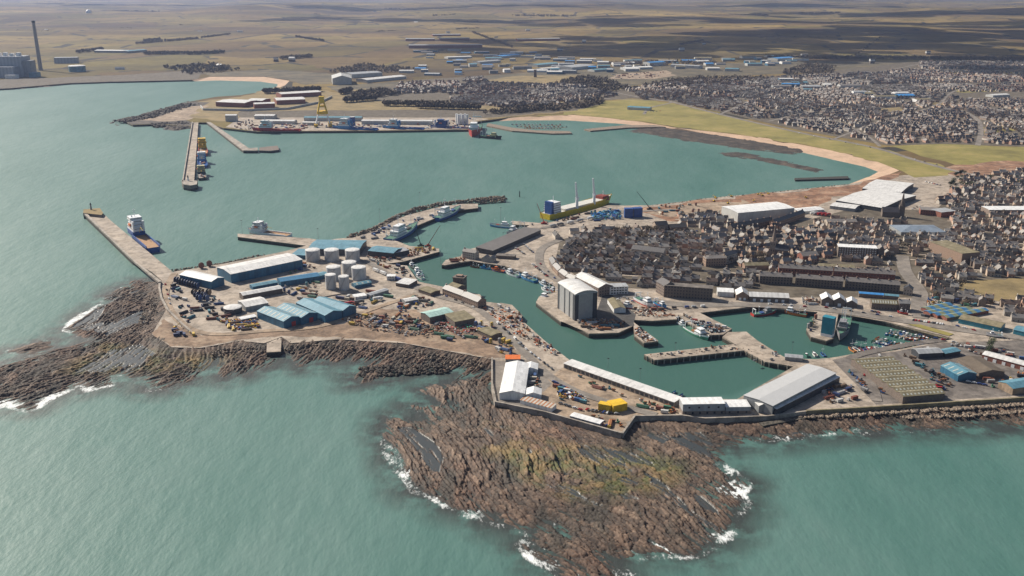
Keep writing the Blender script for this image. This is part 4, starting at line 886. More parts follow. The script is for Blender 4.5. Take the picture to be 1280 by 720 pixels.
tag(slab('breakwater_mound', W([(993,222.5),(1060,220),(1061,223),(994,224.8)], 3), -2, 3, M['quay'], M['quay']), 'thin dark breakwater strip in the shallow corner of the bay by the red earth', 'groyne')
for px, a, w in (([(436,296.5),(465,288),(494,272.5),(520,262),(549,255.5),(595,250.5),(630,248)], 0, 15),): rocks_line("rock_armour", px, 17, 900, 1.3, 2.6, .5, 8.5, 'boulder', 4)
rocks_line("rock_armour", [(598,250),(620,247.5),(630,248.5)], 22, 260, 1.3, 2.6, -.5, 5, 'boulder', 5, 2)
rocks_line("rock_armour", [(813,257),(854,252.5),(880,248.5),(957,241.5),(1060,230.5)], 12, 700, 1.2, 2.2, -.3, 5.3, 'boulder', 6)
rocks_line("rock_armour", [(996,520),(1072,516),(1180,510),(1300,502)], 16, 900, 1.0, 2.2, 4.2, 1.2, 'boulder', 7, 2.5)
rocks_line("rock_armour", [(1120,517),(1200,515),(1300,508)], 22, 700, .9, 1.9, 2.4, .6, 'boulder', 8, 1.5)
rocks_line("rock_armour", [(196,365),(190,385),(182,405)], 16, 200, .9, 1.8, 2.5, 4.5, 'boulder', 9, 3)
rocks_line('rock_armour', [(262,441),(300,434),(330,436)], 22, 140, .5, 1.6, 1.5, 4.0, 'boulder', 21, 3); rocks_line('rock_armour', [(358,433),(420,432),(500,437),(560,448),(606,455)], 30, 380, .5, 1.7, 1.0, 4.0, 'boulder', 22, 3); rocks_line('rock_armour', [(450,465),(500,462),(560,460)], 24, 320, .9, 2.6, .6, 2.2, 'seaweed_rock', 23, 1)
rocks_line("rock_armour", [(215,338),(250,333.5),(280,329),(330,318)], 8, 260, .8, 1.6, .3, 3, 'boulder', 10, 2)
rocks_line('rock_armour', [(150,152),(180,147),(210,138),(238,130)], 60, 420, 2.5, 6, 4.5, 6, 'seaweed_rock', 11); rocks_line('rock_armour', [(190,157.5),(215,155),(238,156)], 60, 300, 2.5, 6, 1, 4.5, 'seaweed_rock', 12, 2)
def wallrun(name, px, th, z0, z1, m, label, cat='sea wall', zref=None):
    p = [P(x, y, zref if zref is not None else Q).to_2d() for x, y in px]; b = MB(); L, R_ = [], []
    for i, q in enumerate(p):
        d1 = (q - p[i - 1]).normalized() if i else None; d2 = (p[i + 1] - q).normalized() if i < len(p) - 1 else None
        n1 = [Vector((-d.y, d.x)) for d in (d1, d2) if d]; n = sum(n1, Vector((0, 0))).normalized(); k = th / 2 / max(.4, n.dot(n1[0])); L.append(q + n * k); R_.append(q - n * k)
    for i in range(len(p) - 1): b.hexa([(*R_[i], z0), (*R_[i + 1], z0), (*L[i + 1], z0), (*L[i], z0)], [(*R_[i], z1), (*R_[i + 1], z1), (*L[i + 1], z1), (*L[i], z1)])
    return tag(b.build(name, M[m]), label, cat)
wallrun("sea_wall", [(615,449),(615,481),(619.5,504.5),(681,517),(777,544)], 1.6, -1, Q + 2.2, 'concrete', "grey concrete sea wall around the yard with the white tent sheds")
wallrun("sea_wall", [(777.4,544),(793.4,521.4),(852,520.6),(881,524.5),(960,521.6),(1007,515.7)], 1.6, -1, Q + 1.6, 'concrete', "concrete sea wall below the fish market, with a sharp corner casting shade")
wallrun("sea_wall", [(1007.6,515.6),(1072,512),(1280,499),(1500,485)], 1.6, -1, Q + 2.0, 'moss', "mossy green-topped sea wall above the tipped boulders")
wallrun("sea_wall", [(200,353),(199.4,362),(202,374),(210,389),(227,406),(241,418)], 2.2, 2, Q + 2.4, 'concrete', "curved pale concrete wall at the root of the long sea breakwater")
slab("shore_block", W([(334,422),(352,422),(351,439),(333,440)], 5), -1, Q - .3, M['apron'], M['quay'], None); tag(bpy.data.objects["shore_block"], "square stone block jutting onto the rocks below the blue sheds", "stone block")
b = MB(); pa = P(962, 529, 3); pb = P(1006, 521, 3)
tag(MB().box(-25, 25, -3, 3, -1, 3.4).build("stone_ruin", M['quay'], None, ((pa.x + pb.x) / 2, (pa.y + pb.y) / 2, 0), math.atan2(pb.y - pa.y, pb.x - pa.x)), "dark old masonry block at the foot of the sea wall beside the fish market", "stone block")
# light towers, beacons
def light_tower(px, z, h, label, r=1.6, m='concrete', cap='black', name="light_tower", cat='light tower'):
    p = P(*px, z); t = empty(name, (p.x, p.y, z), 0, label, cat)
    MB().cyl(0, 0, 0, h * .72, r, r * .7, 12).build("tower_shaft", M[m], t); MB().cyl(0, 0, h * .72, h * .76, r * 1.2, n=12).build("gallery", M[cap], t)
    MB().cyl(0, 0, h * .76, h * .93, r * .55, n=10).dome(0, 0, h * .93, r * .6, h * .07, 10).build("lantern", M['window'], t); return t
light_tower((114,262), 9.5, 11, "dark little light tower on the head of the sea breakwater", 1.5, 'steel')
light_tower((235.5,228), 7, 13, "slender white light tower at the end of the far breakwater", 1.8, 'shipwhite')
def pole(px, z, h, label, name="light_mast", cat='light mast', r=.22, m='steel'):
    p = P(*px, z); t = empty(name, (p.x, p.y, z), 0, label, cat, None); MB().cyl(0, 0, -1, h, r, r * .6, 8).build("post", M[m], t); MB().box(-.9, .9, -.3, .3, h, h + .6).build("lamp_head", M['black'], t)
    return t
pole((303,292), 5, 19, "tall lighting mast at the tip of the pier with the white supply ship")
pole((398,301), 5, 17, "tall lighting mast where the supply ship pier joins the blue roofed sheds")
pole((475,278), 8, 20, "lighting mast behind the nearer blue trawler on the rock mound"); pole((525,257), 8, 21, "lighting mast on the rock mound by the farther trawler")
pole((626,285), 5, 30, "very tall mast behind the blue fishing vessel by the sloping grey roof", r=.3); pole((551,330), 0, 17, "thin beacon post standing off the harbour entrance jetty")
light_tower((649.5,247), -1, 12, "dark channel marker pile standing alone in the bay water", .9, 'black', 'black', "channel_marker", 'marker')
for i, (x, y, l) in enumerate(((629,300,"lamp mast at the edge of the sloping grey market roof"),(650,425,"lamp post along the narrow quay opposite the ship hall"),(760,461,"lamp post on the long low quay roof, nearer the ship hall"),(800,474,"lamp post on the long low quay roof, nearer the fish market"),(844,441,"thin lamp post half way along the angled quay pier"),(990,440,"thin lamp post at the landward end of the angled pier"),(1063,446,"lamp post beside the moored yachts"))): pole((x, y), Q, 10, l, "lamp_post", 'lamp post', .14)
# ================================================================ Keith Inch sheds and tanks
BL = 'blue_wall'
bld("warehouse", "long blue warehouse with a pale white roof beside the outer harbour water", 'warehouse', (288.4,343), (378,324.5), (259.5,336.5), 11, rise=2, wall=BL, rmat='white_roof', ev=True)
bld("warehouse", "tall blue shed with a white ridged roof next to the rows of cable reels", 'warehouse', (224.3,343.3), (264,352.3), (282,347.5), 9, rise=2.4, wall=BL, rmat='white', ev=True)
SH = "blue gabled sheds side by side"
for (a, b_, c_, l, rm, li, dr) in (((321,389),(354.4,402),(376.5,396.5),"blue gabled shed with pale rooflights, nearest the rocks in its row",'blue_roof',(7,1.6,.2),True),((345.4,384.8),(376.5,397.2),(401,393),"second blue shed from the rocks, red door in its gable and rooflights above",'blue_roof',(7,1.6,.2),True),
    ((369.8,378.4),(406,394.7),(428.4,389.3),"plain green-blue roofed shed in the middle of the blue shed row",'blue_roof',None,False),((390.5,376.6),(428.6,388.4),(449,384),"blue shed closest to the storage tanks in the row of four",'blue_roof',None,False)):
    bld("storage_shed", l, 'shed', a, b_, c_, 8, rise=3, wall=BL, rmat=rm, ev=True, lights=li, group=SH, door=[('r', 2, 5, 5, 'red')] if dr else None, over=.2)
M['bluesheet'] = surf('blue_sheet_roof', (.055, .19, .33), .2, .1, .5)
bld("storage_shed", "low deep-blue roofed shed between the long warehouse and the tanks", 'shed', (350.8,352.3), (399.6,345), 16, 6, rise=2, wall=BL, rmat='bluesheet', ev=True)
bld("storage_shed", "small pale turquoise roofed shed touching the deep-blue shed by the tanks", 'shed', (398.5,345.5), (411,342), 12, 5, rise=1, wall=BL, rmat='blue_roof', ev=True)
bld("storage_shed", "brown walled shed with a long pale roof behind the round grey tank", 'shed', (303.7,369.5), (353,360.5), 13, 6, rise=1.5, wall='stone', rmat='white_roof', ev=True)
bld("storage_shed", "white-grey roofed shed right behind the dark round tank", 'shed', (307.3,384), (335.3,378.5), (294.7,376.7), 5, rise=2, wall='grey_clad', rmat='white_roof', ev=True)
bld("storage_shed", "low teal roofed shed in front of the long white-roofed warehouse", 'shed', (316,358.7), (347,353), 11, 4, rise=1.2, wall=BL, rmat='blue_roof', ev=True)
def tank(px, r, h, label, group=None, wall='tank', name="storage_tank"):
    p = P(*px); t = empty(name, (p.x, p.y, Q), 0, label, 'tank', group); foot([(p.x + r * math.cos(k), p.y + r * math.sin(k)) for k in (0, 1.57, 3.14, 4.71)])
    s = MB().cyl(0, 0, 0, h, r, n=36).build("shell", M[wall], t); MB().dome(0, 0, h, r * 1.01, r * .09, 32, 3).build("tank_roof", M['white_roof'], t)
    st = MB()
    for k in range(26): a = -2.4 + k * .05; st.box(-.5, .5, -.5, .5, 0, .15, 0, 0) if False else st.bar(((r + .5) * math.cos(a), (r + .5) * math.sin(a), h * k / 26), ((r + .5) * math.cos(a + .05), (r + .5) * math.sin(a + .05), h * (k + 1) / 26), .3, 4)
    st.build("stair", M['steel'], t); rl = MB()
    for k in range(24): a0, a1 = k * .2618, (k + 1) * .2618; rl.bar((r * math.cos(a0), r * math.sin(a0), h + 1), (r * math.cos(a1), r * math.sin(a1), h + 1), .06, 4)
    rl.build("rail", M['steel'], t); return t
TG = "grey oil tanks in the yard"
tank((391.4,325), 9.3, 14, "wide grey tank beside the long warehouse, first of the back row of three", TG); tank((415,325), 9.3, 14, "middle grey tank of the back row of three", TG); tank((441,325), 9.3, 14, "grey tank of the back row that stands farthest from the long warehouse", TG)
tank((417.6,348), 8.6, 15, "wide grey tank right behind the two slim ones", TG); tank((437,343), 8.8, 16, "rear wide grey tank in the cluster of five", TG); tank((449,348.5), 8.6, 15, "wide grey tank behind the small blue shed with rooflights", TG)
tank((414,361.5), 6.2, 18, "slim tall tank on the seaward side of the cluster of five", TG); tank((430.5,362.5), 6.0, 17, "slim tall tank beside the small blue shed with rooflights", TG)
tank((291.5,390), 9.6, 6, "low dark round tank with a pale domed top among the yard gear", None, 'dark_clad')
bld("bund_wall", "low concrete bund around the foot of the cluster of five tanks", 'bund', (404,372), (448,364), (398,361), .9, 'flat', 0, 'concrete', 'apron', over=0, keep=False)
bld("storage_shed", "small blue shed with pale rooflights in front of the tank cluster", 'shed', (443.8,357), (464.5,353), 10, 4, rise=1.4, wall=BL, rmat='blue_roof', ev=True, lights=(3,2,.3))
bld("storage_shed", "small white flat shed in front of the slim tanks", 'shed', (444,371.5), (458.5,369.3), 10, 3, 'flat', 0, 'white', 'white', ev=True)
bld("storage_shed", "large low blue roof behind the back row of tanks", 'shed', (385,311), (449,312), (417,300), 8, rise=2, wall='dark_clad', rmat='blue_roof', ev=True)
bld("storage_shed", "small blue roof beside the long warehouse's inner end", 'shed', (364,318.5), (384,319.5), (376,312), 5, 'mono', 1, BL, 'blue_roof', ev=True)
bld("storage_shed", "blue ribbed roof shed with dark walls by the blue trawler's stern", 'shed', (460,313.5), (491.6,316.7), (498,310), 7, rise=2, wall='dark_clad', rmat='blue_roof', ev=True)
bld("storage_shed", "dark walled shed with a grey roof at the root of the crane jetty", 'shed', (493,316.5), (511.5,312.5), 14, 6, 'mono', 1, 'dark_clad', 'grey_roof', ev=True)
# stone tower and stores by the channel
c0 = P(575, 361); tw = empty("stone_tower", (c0.x, c0.y, Q), -.3, "square dark granite harbour tower by the channel, with a flat parapet top", 'tower')
MB().box(-6.5, 6.5, -5.5, 5.5, -6, 14).build("tower_shaft", M['stone'], tw); MB().box(-7, 7, -6, 6, 14, 15.2).build("parapet", M['stone'], tw); MB().box(-3.5, 3.5, -3, 3, 15.2, 17).build("lookout", M['granite'], tw); windows(tw, 13, 11, 14, 'flr', 3, 4, z0=2.5); foot([(c0.x - 12, c0.y - 12), (c0.x + 12, c0.y - 12), (c0.x + 12, c0.y + 12), (c0.x - 12, c0.y + 12)])
bld("stone_store", "dark granite wing with a mossy roof leaning against the harbour tower", 'building', (559,357), (570,361), 16, 7, rise=2.5, wall='stone', rmat='moss', ev=True, win=dict(sides='f', rows=1, step=3.5, z0=3))
bld("stone_store", "old granite store with a pale slate roof beside the harbour tower", 'building', (553,360.5), (576,369), 11, 7, rise=3.5, wall='granite', rmat='slate_pale', ev=True, chim=2, win=dict(sides='f', rows=2, step=3.2, z0=1.6, w=.9, hh=1.2))
bld("stone_store", "old granite store with a pale slate roof, the one nearer the curved pier", 'building', (576.6,369.2), (597,377.5), 12, 7.5, rise=3.8, wall='granite', rmat='slate_pale', ev=True, chim=2, win=dict(sides='fr', rows=2, step=3.2, z0=1.6, w=.9, hh=1.2))
bld("storage_shed", "low tan-roofed shed next to the old granite stores", 'shed', (523,361.4), (538.3,366.6), (550,363), 4, rise=1, wall='stone', rmat='moss', ev=True)
bld("storage_shed", "shed with a pale mint-green roof among the scrap yards", 'shed', (537.3,396.8), (566.5,390), (533.4,389), 7, rise=1.8, wall='stone', rmat='mint', ev=True, door=[('f', 4, 5, 5, 'dark_clad')])
bld("storage_shed", "brown flat-roofed shed joined to the mint-green roofed one", 'shed', (568.5,402.5), (593.7,397.7), (581,389), 6, 'mono', 1, 'stone', 'moss', ev=True)
bld("storage_shed", "low white-roofed sheds by the inner quay near the jetty", 'shed', (494.6,353.5), (511,356), (522.8,350.5), 4, 'mono', .6, 'stone', 'white_roof', ev=True)
bld("site_cabin", "small white two-storey cabin by the road to the jetty", 'cabin', (483.5,350.5), (494,350.5), 8, 5, 'flat', 0, 'white', 'white', win=dict(sides='f', rows=2, step=2.4, z0=1.4))
bld("storage_shed", "open grey-roofed shed beside the long blue trailer", 'shed', (507,377), (523,374), 10, 4, rise=1, wall='grey_clad', rmat='white_roof', ev=True)
bld("storage_shed", "long brown low shed beside the yard road, near the yellow gear", 'shed', (597,412.5), (614,420), (622,413.5), 4, rise=1, wall='stone', rmat='moss', ev=True)
bld("storage_shed", "slim white-roofed store at the bend of the inner road, behind the containers", 'shed', (463,373), (486,366), 8, 3.5, rise=.8, wall='grey_clad', rmat='grey_roof')
bld("storage_shed", "low white canopy near the blue pipes and nets", 'shed', (302,403), (321,399), 7, 3, 'mono', .4, 'grey_clad', 'white')
# white sheds by the sea wall
def tent(label, a, b_, D, h, rise): return bld("tent_shed", label, 'shed', a, b_, D, h, 'cross', rise, 'white', 'white', over=.15)
A_, B_, L_, rz_ = frame((624.4,499.5), (656,500.5), Q); bk = P(623.4, 453.4, Q + 6); Dt = -math.sin(rz_) * (bk - A_).x + math.cos(rz_) * (bk - A_).y
tent("big white ridged tent shed inside the grey sea wall", (624.4,499.5), (656,500.5), Dt, 6, 2.6)
tent("small white gabled annexe at the front corner of the big tent shed", (656.6,500.5), (676.5,501), 13, 5.2, 2.2); tent("small white gabled annexe behind the big tent shed's yard", (654,467.5), (672,468), 14, 4.6, 2)
bld("storage_shed", "low shed with a rusty orange and cream striped roof by the sea wall", 'shed', (650,500), (689.4,510.7), (695.5,506.2), 3.4, 'mono', .7, 'white', 'rust_stripe', ev=True, over=.2)
bld("storage_shed", "small orange-red roofed store behind the big white tent shed", 'shed', (632,449), (650,449), 9, 3, 'mono', .5, 'grey_clad', 'orange', ev=True)
bld("storage_shed", "long narrow white-roofed cabin lying along the sea wall", 'shed', (712.5,519.8), (749.5,530), (754,525.5), 3, rise=.4, wall='grey_clad', rmat='white', ev=True)
M['yellow_clad'] = stripes('yellow_corrugated', (.66, .42, .02), (.56, .34, .02), 1.2, .5)
bld("storage_container", "smaller of two bright yellow steel store boxes in the yard", 'store', (747.5,512.5), (763,515.3), 6, 5.6, rise=.3, wall='yellow_clad', rmat='yellow', over=.05, door=[('f', 3, 3, 4, 'yellow')])
bld("storage_container", "bigger of two bright yellow steel store boxes, next to the parked cars", 'store', (766.5,516.5), (784,512.8), 11, 6.2, rise=.3, wall='yellow_clad', rmat='yellow', over=.05, door=[('f', 3, 3, 4, 'yellow')])
qs = bld("quay_shed", "very long low quay shed with a pale roof and dark bays along the harbour", 'quay shed', (704.6,454.4), (842.7,503), (852,497.5), 4.5, 'mono', .6, 'concrete', 'white_roof', ev=True, win=dict(sides='f', rows=1, step=5, w=3.4, hh=2.6, z0=2, m='dark_clad', name='bay'))
# fish market
M['brick2'] = surf('brown_blockwork', (.20, .16, .135), .2, .5, .85)
bld("office_building", "grey two-storey market office with a white flat roof above the sea wall", 'office', (853,519), (905.6,518), 13, 9.5, 'flat', 0, 'grey_roof', 'white', over=.1, win=[dict(sides='f', rows=1, step=8, z0=6.6, w=1.6), dict(sides='f', rows=1, step=6, z0=1.8, w=1.6, hh=2)], band=(-.5, 3.4, 'brick2'))
bld("office_building", "lower grey wing that joins the market office to the big hall", 'office', (906.6,517.5), (938,517), 14, 6, 'flat', 0, 'grey_roof', 'white', over=.1, band=(-.5, 2.6, 'brick2'), win=dict(sides='f', rows=1, step=7, z0=1.6, w=1.4))
M['market_roof'] = stripes('market_roof', (.47, .475, .475), (.44, .445, .45), 2.2, .5, var=.10)
fm = bld("market_hall", "huge fish market hall with a pale grey sheet roof between basin and sea wall", 'market hall', (966,507.5), (1045,466.5), (925,496.5), 9, rise=1.0, wall='grey_clad', rmat='market_roof', ev=True, win=dict(sides='f', rows=1, step=5, w=2.6, hh=4.2, z0=2.6, m='dark_clad', name='loading_bay'))
bld("market_canopy", "lean-to canopy along the loading side of the fish market hall", 'canopy', (971,511.5), (1050,471), 4.5, 6.2, 'mono', .5, 'dark_clad', 'white_roof', ev=True, keep=False)
bld("market_entrance", "zigzag gabled entrance front of the fish market hall", 'entrance', (948,516.5), (978,513.5), 7, 6.5, 'cross', 1.4, 'grey_clad', 'white_roof', n=3)
bld("storage_shed", "small grey-blue shed at the landward end of the angled pier", 'shed', (981,450.5), (1003,452.5), 8, 3.6, rise=1.2, wall='grey_clad', rmat='grey_roof')
# right-hand yards
bld("factory", "large fish factory with many ridged mossy brown roof bays", 'factory', (1064.4,449), (1129,496), (1183.5,493.5), 6.5, 'cross', 1.9, 'stone', 'moss', n=8, ev=True, lights=(8, 1.5, 0))
bld("storage_shed", "turquoise shed with a gabled front in the tarmac yard", 'shed', (1176,457), (1198,469.5), (1221,467), 6, rise=2.6, wall=BL, rmat='blue_roof', ev=True, lights=(4, 1.2, .3))
M['brown_roof'] = surf('brown_sheet_roof', (.12, .095, .07), .3, .1, .8)
bld("storage_shed", "dark brown roofed shed joined to the turquoise one", 'shed', (1196,448.5), (1224,466.5), (1254,463.5), 5.5, rise=2.4, wall='stone', rmat='brown_roof', ev=True)
bld("storage_shed", "grey-roofed workshop behind the turquoise shed, near the yachts", 'shed', (1148,448.5), (1178,447), 13, 5, rise=1.8, wall='dark_clad', rmat='grey_roof')
bld("storage_shed", "small blue-grey roofed store beside the grey workshop", 'shed', (1181,447), (1200,443.5), 10, 4, rise=1.2, wall='dark_clad', rmat='blue_roof')
bld("storage_shed", "long pale-roofed brick row of units by the boat yard", 'shed', (1228,443), (1295,461), 12, 5, rise=1.5, wall='brick', rmat='white_roof', ev=True, door=[('f', k, 3, 3.2, 'shipwhite') for k in (-20, -12, -4, 4, 12, 20)])
bld("storage_shed", "tan walled shed with a turquoise roof by the mossy sea wall", 'shed', (1265,494), (1297,489), 16, 6, rise=2, wall='sandy', rmat='blue_roof')
M['patch_roof'] = stripes('patchwork_market_roof', (.06, .20, .38), (.24, .27, .16), 13, .5, var=.4)
for i, (a, b_, l) in enumerate((((1160,387.5),(1191,381),"blue and green patched roof, farthest from the quay road in its row"),((1163,392),(1204,384.5),"second blue and green patched roof from the far side of the row"),((1172,394.5),(1216,386.5),"blue and green patched roof, third from the far side of the row"),((1184,397.5),(1236,388),"blue and green patched roof, the one nearest the turquoise long shed"))): bld("market_stall", l, 'shed', a, b_, 9, 3.6, rise=1.3, wall='brick', rmat='patch_roof', ev=True, group="patchwork roofed fish sheds")
M['teal_wall'] = surf('teal_cladding', (.03, .20, .27), .2, .12, .5)
bld("storage_shed", "long turquoise shed with a brown roof beside the quay road", 'shed', (1198.4,398.5), (1250.8,409.7), (1259.5,404.5), 5, rise=1.6, wall='teal_wall', rmat='moss', ev=True)
bld("storage_shed", "turquoise roofed shed beside the quay road, cut by the photo's edge", 'shed', (1267,412), (1297,419), 16, 5, rise=1.8, wall='teal_wall', rmat='blue_roof', ev=True)
ice = bld("ice_tower", "tall teal ice plant tower on the pier in the inner basin", 'ice plant', (1025.5,419.5), (1039.5,422.5), 8, 20, 'flat', 0, 'teal_wall', 'teal_wall', over=.1, band=(0, 3, 'shipwhite'), z=Q)
hall = bld("ship_hall", "tall grey ship repair hall with a curved roof on its own quay", 'ship hall', (697,385), (718.3,401), (747,398), 29, 'arc', 3, 'hall_panels', 'white_roof', over=.4)
HL, HD = (P(697,385) - P(718.3,401)).length, 0
t_ = P(747,398) - P(697,385); rzh = hall.rotation_euler.z; HD = -math.sin(rzh) * t_.x + math.cos(rzh) * t_.y
for x0, x1 in ((-HL / 2 - .1, -HL / 2 + HL * .1), (-HL * .12, -HL * .06), (HL * .16, HL * .22), (HL / 2 - HL * .12, HL / 2 + .1)): MB().box(x0, x1, -HD / 2 - .15, -HD / 2 + .3, 0, 29).build("dark_panel", M['dark_clad'], hall)
for y0, y1 in ((-HD / 2 - .12, -HD / 2 + HD * .16), (HD / 2 - HD * .2, HD / 2)): MB().box(HL / 2 - .3, HL / 2 + .18, y0, y1, 0, 28.9).build("dark_panel", M['dark_clad'], hall)
MB().box(-HL / 2 - .3, HL / 2 + .4, -HD / 2 - .4, HD / 2 + .3, 28.3, 29.2).build("eaves_trim", M['grey_roof'], hall)
# ================================================================ the town: buildings one can pick out
def W3(sides='f', rows=2, step=3.2, **k): return dict(sides=sides, rows=rows, step=step, **k)
bld("granite_store", "tall granite building with a long white roof behind the ship hall", 'building', (718,345), (748,360), (761,354.5), 10.5, rise=3.5, wall='granite', rmat='white_roof', ev=True, win=[W3('r', 3, 3.5, z0=2), W3('f', 2, 5, z0=2)])
bld("office_building", "white three-storey office between the ship hall and the pier yard", 'office', (762,368.5), (785,367.5), 13, 9, 'flat', 0, 'white', 'grey_roof', win=W3('f', 3, 3.2, w=2.2, z0=1.8))
bld("storage_shed", "mossy-roofed white walled shed on the dark pier yard", 'shed', (759.4,374), (767.5,386), (779,381), 5, rise=1.8, wall='white', rmat='moss', ev=True)
bld("apartment_building", "dark four-storey block facing the basin with the green and white ship", 'apartments', (830,371.5), (890,376), 12, 14, 'flat', 0, 'stone', 'tarmac', win=W3('f', 4, 3.3, w=1.4, hh=1.6, z0=2))
bld("tenement", "sunlit granite corner house at the end of the dark four-storey block", 'tenement', (819.6,365), (829.6,371.3), 15, 13, rise=4, wall='granite', rmat='slate', win=W3('fr', 4, 3.2, z0=1.8), chim=2)
bld("storage_shed", "low white shed beside the dark four-storey block", 'shed', (896.5,370.5), (917,371.5), 12, 5.5, 'mono', 1, 'white', 'white')
bld("net_store", "stone net store with a steep white roof end-on to the basin quay", 'store', (920,375), (935.5,375.7), 18, 6, 'cross', 4.2, 'granite', 'white_roof', door=[('f', -2.5, 2.6, 3, 'shipwhite'), ('f', 2.5, 2.6, 3, 'shipwhite')])
bld("net_store", "long low store with a white roof and white doors above the red boat", 'store', (936.5,376.5), (986,378.5), 16, 5.5, rise=3, wall='stone', rmat='white_roof', door=[('f', k, 3, 3.2, 'shipwhite') for k in (-16, -8, 0, 8, 15)])
G3 = "gabled white-roofed stores on the basin quay"
bld("net_store", "gabled white-roofed store facing the quay, the one by the parked cars and scrap", 'store', (1026.5,382), (1041,382.8), 16, 7, 'cross', 4, 'stone', 'white', group=G3, door=[('f', 0, 3.4, 3.6, 'shipwhite')])
bld("net_store", "gabled white-roofed store in the middle of three on the quay", 'store', (1041.6,382.8), (1056,383.8), 16, 7, 'cross', 4, 'stone', 'white', group=G3, door=[('f', 0, 3.4, 3.6, 'shipwhite')])
bld("net_store", "smallest gabled store of three, bluish-white roof, beside the blue roofs", 'store', (1056.6,383.8), (1071,385.2), 14, 5, 'cross', 3.4, 'stone', 'white', group=G3)
TE = "long dark terraces above the basin"
M['slate_g'] = surf('grey_slate', (.20, .18, .165), .3, .4, .55)
for a, b_, l, k in (((949,354.5),(990,356.5),"grey terrace with rows of windows, straight above the long white-doored store",4),((994,357),(1053,361.5),"longest grey terrace with rows of windows and chimneys, middle of its row",5),((1056,361),(1124,366.5),"grey terrace at the landward end of the row, near the wide street",6)): bld("terrace", l, 'terrace', a, b_, 10, 9.5, rise=3.6, wall='stone', rmat='slate_g', group=TE, chim=k, win=W3('f', 3, 3.4, w=1.3, hh=1.7, z0=2))
for a, b_, l, k in (((973,343.5),(1040,347.5),"red-brown terrace behind the grey ones, chimneys all along its roof",8),((1042,347.6),(1118,352.5),"red-brown terrace in the back row that ends at the wide street",9)): bld("terrace", l, 'terrace', a, b_, 10, 9, rise=3.6, wall='brick', rmat='slate_g', group=TE, chim=k, win=W3('f', 2, 3.4, w=1.3, z0=2))
bld("warehouse", "long stone building with a row of white rooflights beside the quay road", 'warehouse', (1089,386.5), (1121,388.5), 12, 7, rise=3, wall='stone', rmat='moss', lights=(10, 1.4, .3), win=W3('f', 1, 3, z0=2))
bld("storage_shed", "bright blue roofed low shed behind the building with white rooflights", 'shed', (1073.5,371.5), (1104,373.8), 7, 4.5, rise=1, wall='stone', rmat='blue_bright'); bld("storage_shed", "pale blue roofed low shed in line with the bright blue one", 'shed', (1105.5,374), (1123,375.5), 7, 4.5, rise=1, wall='stone', rmat='blue_roof')
bld("tenement", "dark stone house at the corner of the wide street and the quay", 'house', (1123,389), (1137,389.5), 10, 9, rise=3, wall='stone', rmat='slate_pale', win=W3('f', 2, 3.2), chim=2)
bld("tenement", "pale gabled house standing beside the wide street", 'house', (1128.5,368.5), (1140,370), 9, 7.5, 'cross', 3.5, 'render', 'slate', win=W3('f', 2, 3, w=.9))
bld("apartment_building", "big dark five-floor block with a bright white flat roof in the town", 'apartments', (1047,321), (1095.5,323.5), 15, 13.5, 'flat', 0, 'stone', 'white', win=W3('f', 5, 3.1, w=1.3, hh=1.4, z0=1.6, m='wframe'))
bld("tenement", "stone gable house against the end of the white-topped block", 'tenement', (1096.5,323), (1104.5,323.5), 15, 12, 'cross', 4, 'stone', 'slate_g', win=W3('r', 3, 3))
bld("theatre", "big windowless brown block with a mossy flat roof and a sunlit side", 'theatre', (1201,330.5), (1223,328.5), (1184,313), 14, 'flat', 0, 'granite', 'moss', ev=False, over=.2)
bld("warehouse", "huge white warehouse roof by the reclaimed bay shore", 'warehouse', (1045,250.5), (1103,260), 128, 6.5, rise=2.5, wall='dark_clad', rmat='white_roof', ev=True)
bld("warehouse", "second huge white warehouse roof, directly beyond the first", 'warehouse', (1078,235.5), (1126,241), 95, 6.5, rise=2, wall='dark_clad', rmat='white_roof', ev=True)
bld("warehouse", "low pale grey sheds on the town side of the huge white roof", 'warehouse', (1037,261), (1068,265), 30, 5, rise=1.5, wall='grey_clad', rmat='white_roof')
M['grey_light'] = surf('pale_grey_cladding', (.46, .46, .44), .12, .1, .5)
bld("warehouse", "white-roofed warehouse block standing alone beside the red reclaimed earth", 'warehouse', (922.7,266.3), (993,260), (904,258), 14, rise=1.2, wall='grey_light', rmat='white', ev=True)
bld("warehouse", "low white sheds between the warehouse block and the huge white roofs", 'warehouse', (999,268), (1030,265), 22, 4, rise=1.5, wall='grey_light', rmat='white')
BRK = 'brick'
bld("school", "red-brick flat-roofed building with a dark roof, near the farther spire", 'building', (1150,268.5), (1172,270), 22, 8, 'flat', 0, BRK, 'slate_g', win=W3('f', 2, 3.5)); bld("school", "red-brick building with a pale roof next to its dark-roofed twin", 'building', (1176,272), (1194,270), 22, 8, 'flat', 0, BRK, 'grey_roof', win=W3('f', 2, 3.5))
M['blue_grey'] = surf('blue_grey_roof_sheet', (.19, .23, .28), .2, .1, .5)
bld("supermarket", "wide blue-grey hipped roof of a supermarket in the town", 'supermarket', (1126,294.5), (1182,294.5), 42, 5, 'hip', 4, 'grey_clad', 'blue_grey')
bld("supermarket", "long white flat roof at the photo's edge above the red car park", 'supermarket', (1236,268), (1292,268), 26, 7, 'flat', 0, 'granite', 'white')
bld("warehouse", "stone shed with a grey ridge roof in front of the huge white roofs", 'warehouse', (1034,283), (1071,283), 15, 6.5, rise=3, wall='render', rmat='slate_g')
bld("terrace", "dark terrace of houses just in front of the white warehouse block", 'terrace', (915,291), (966,281.5), 10, 8, rise=3.6, wall='stone', rmat='slate', chim=7, win=W3('f', 2, 3.6)); bld("terrace", "dark terrace of houses by the landward corner of the white warehouse block", 'terrace', (969,285), (1006,272), 10, 8, rise=3.6, wall='granite', rmat='slate', chim=6, win=W3('f', 2, 3.6))
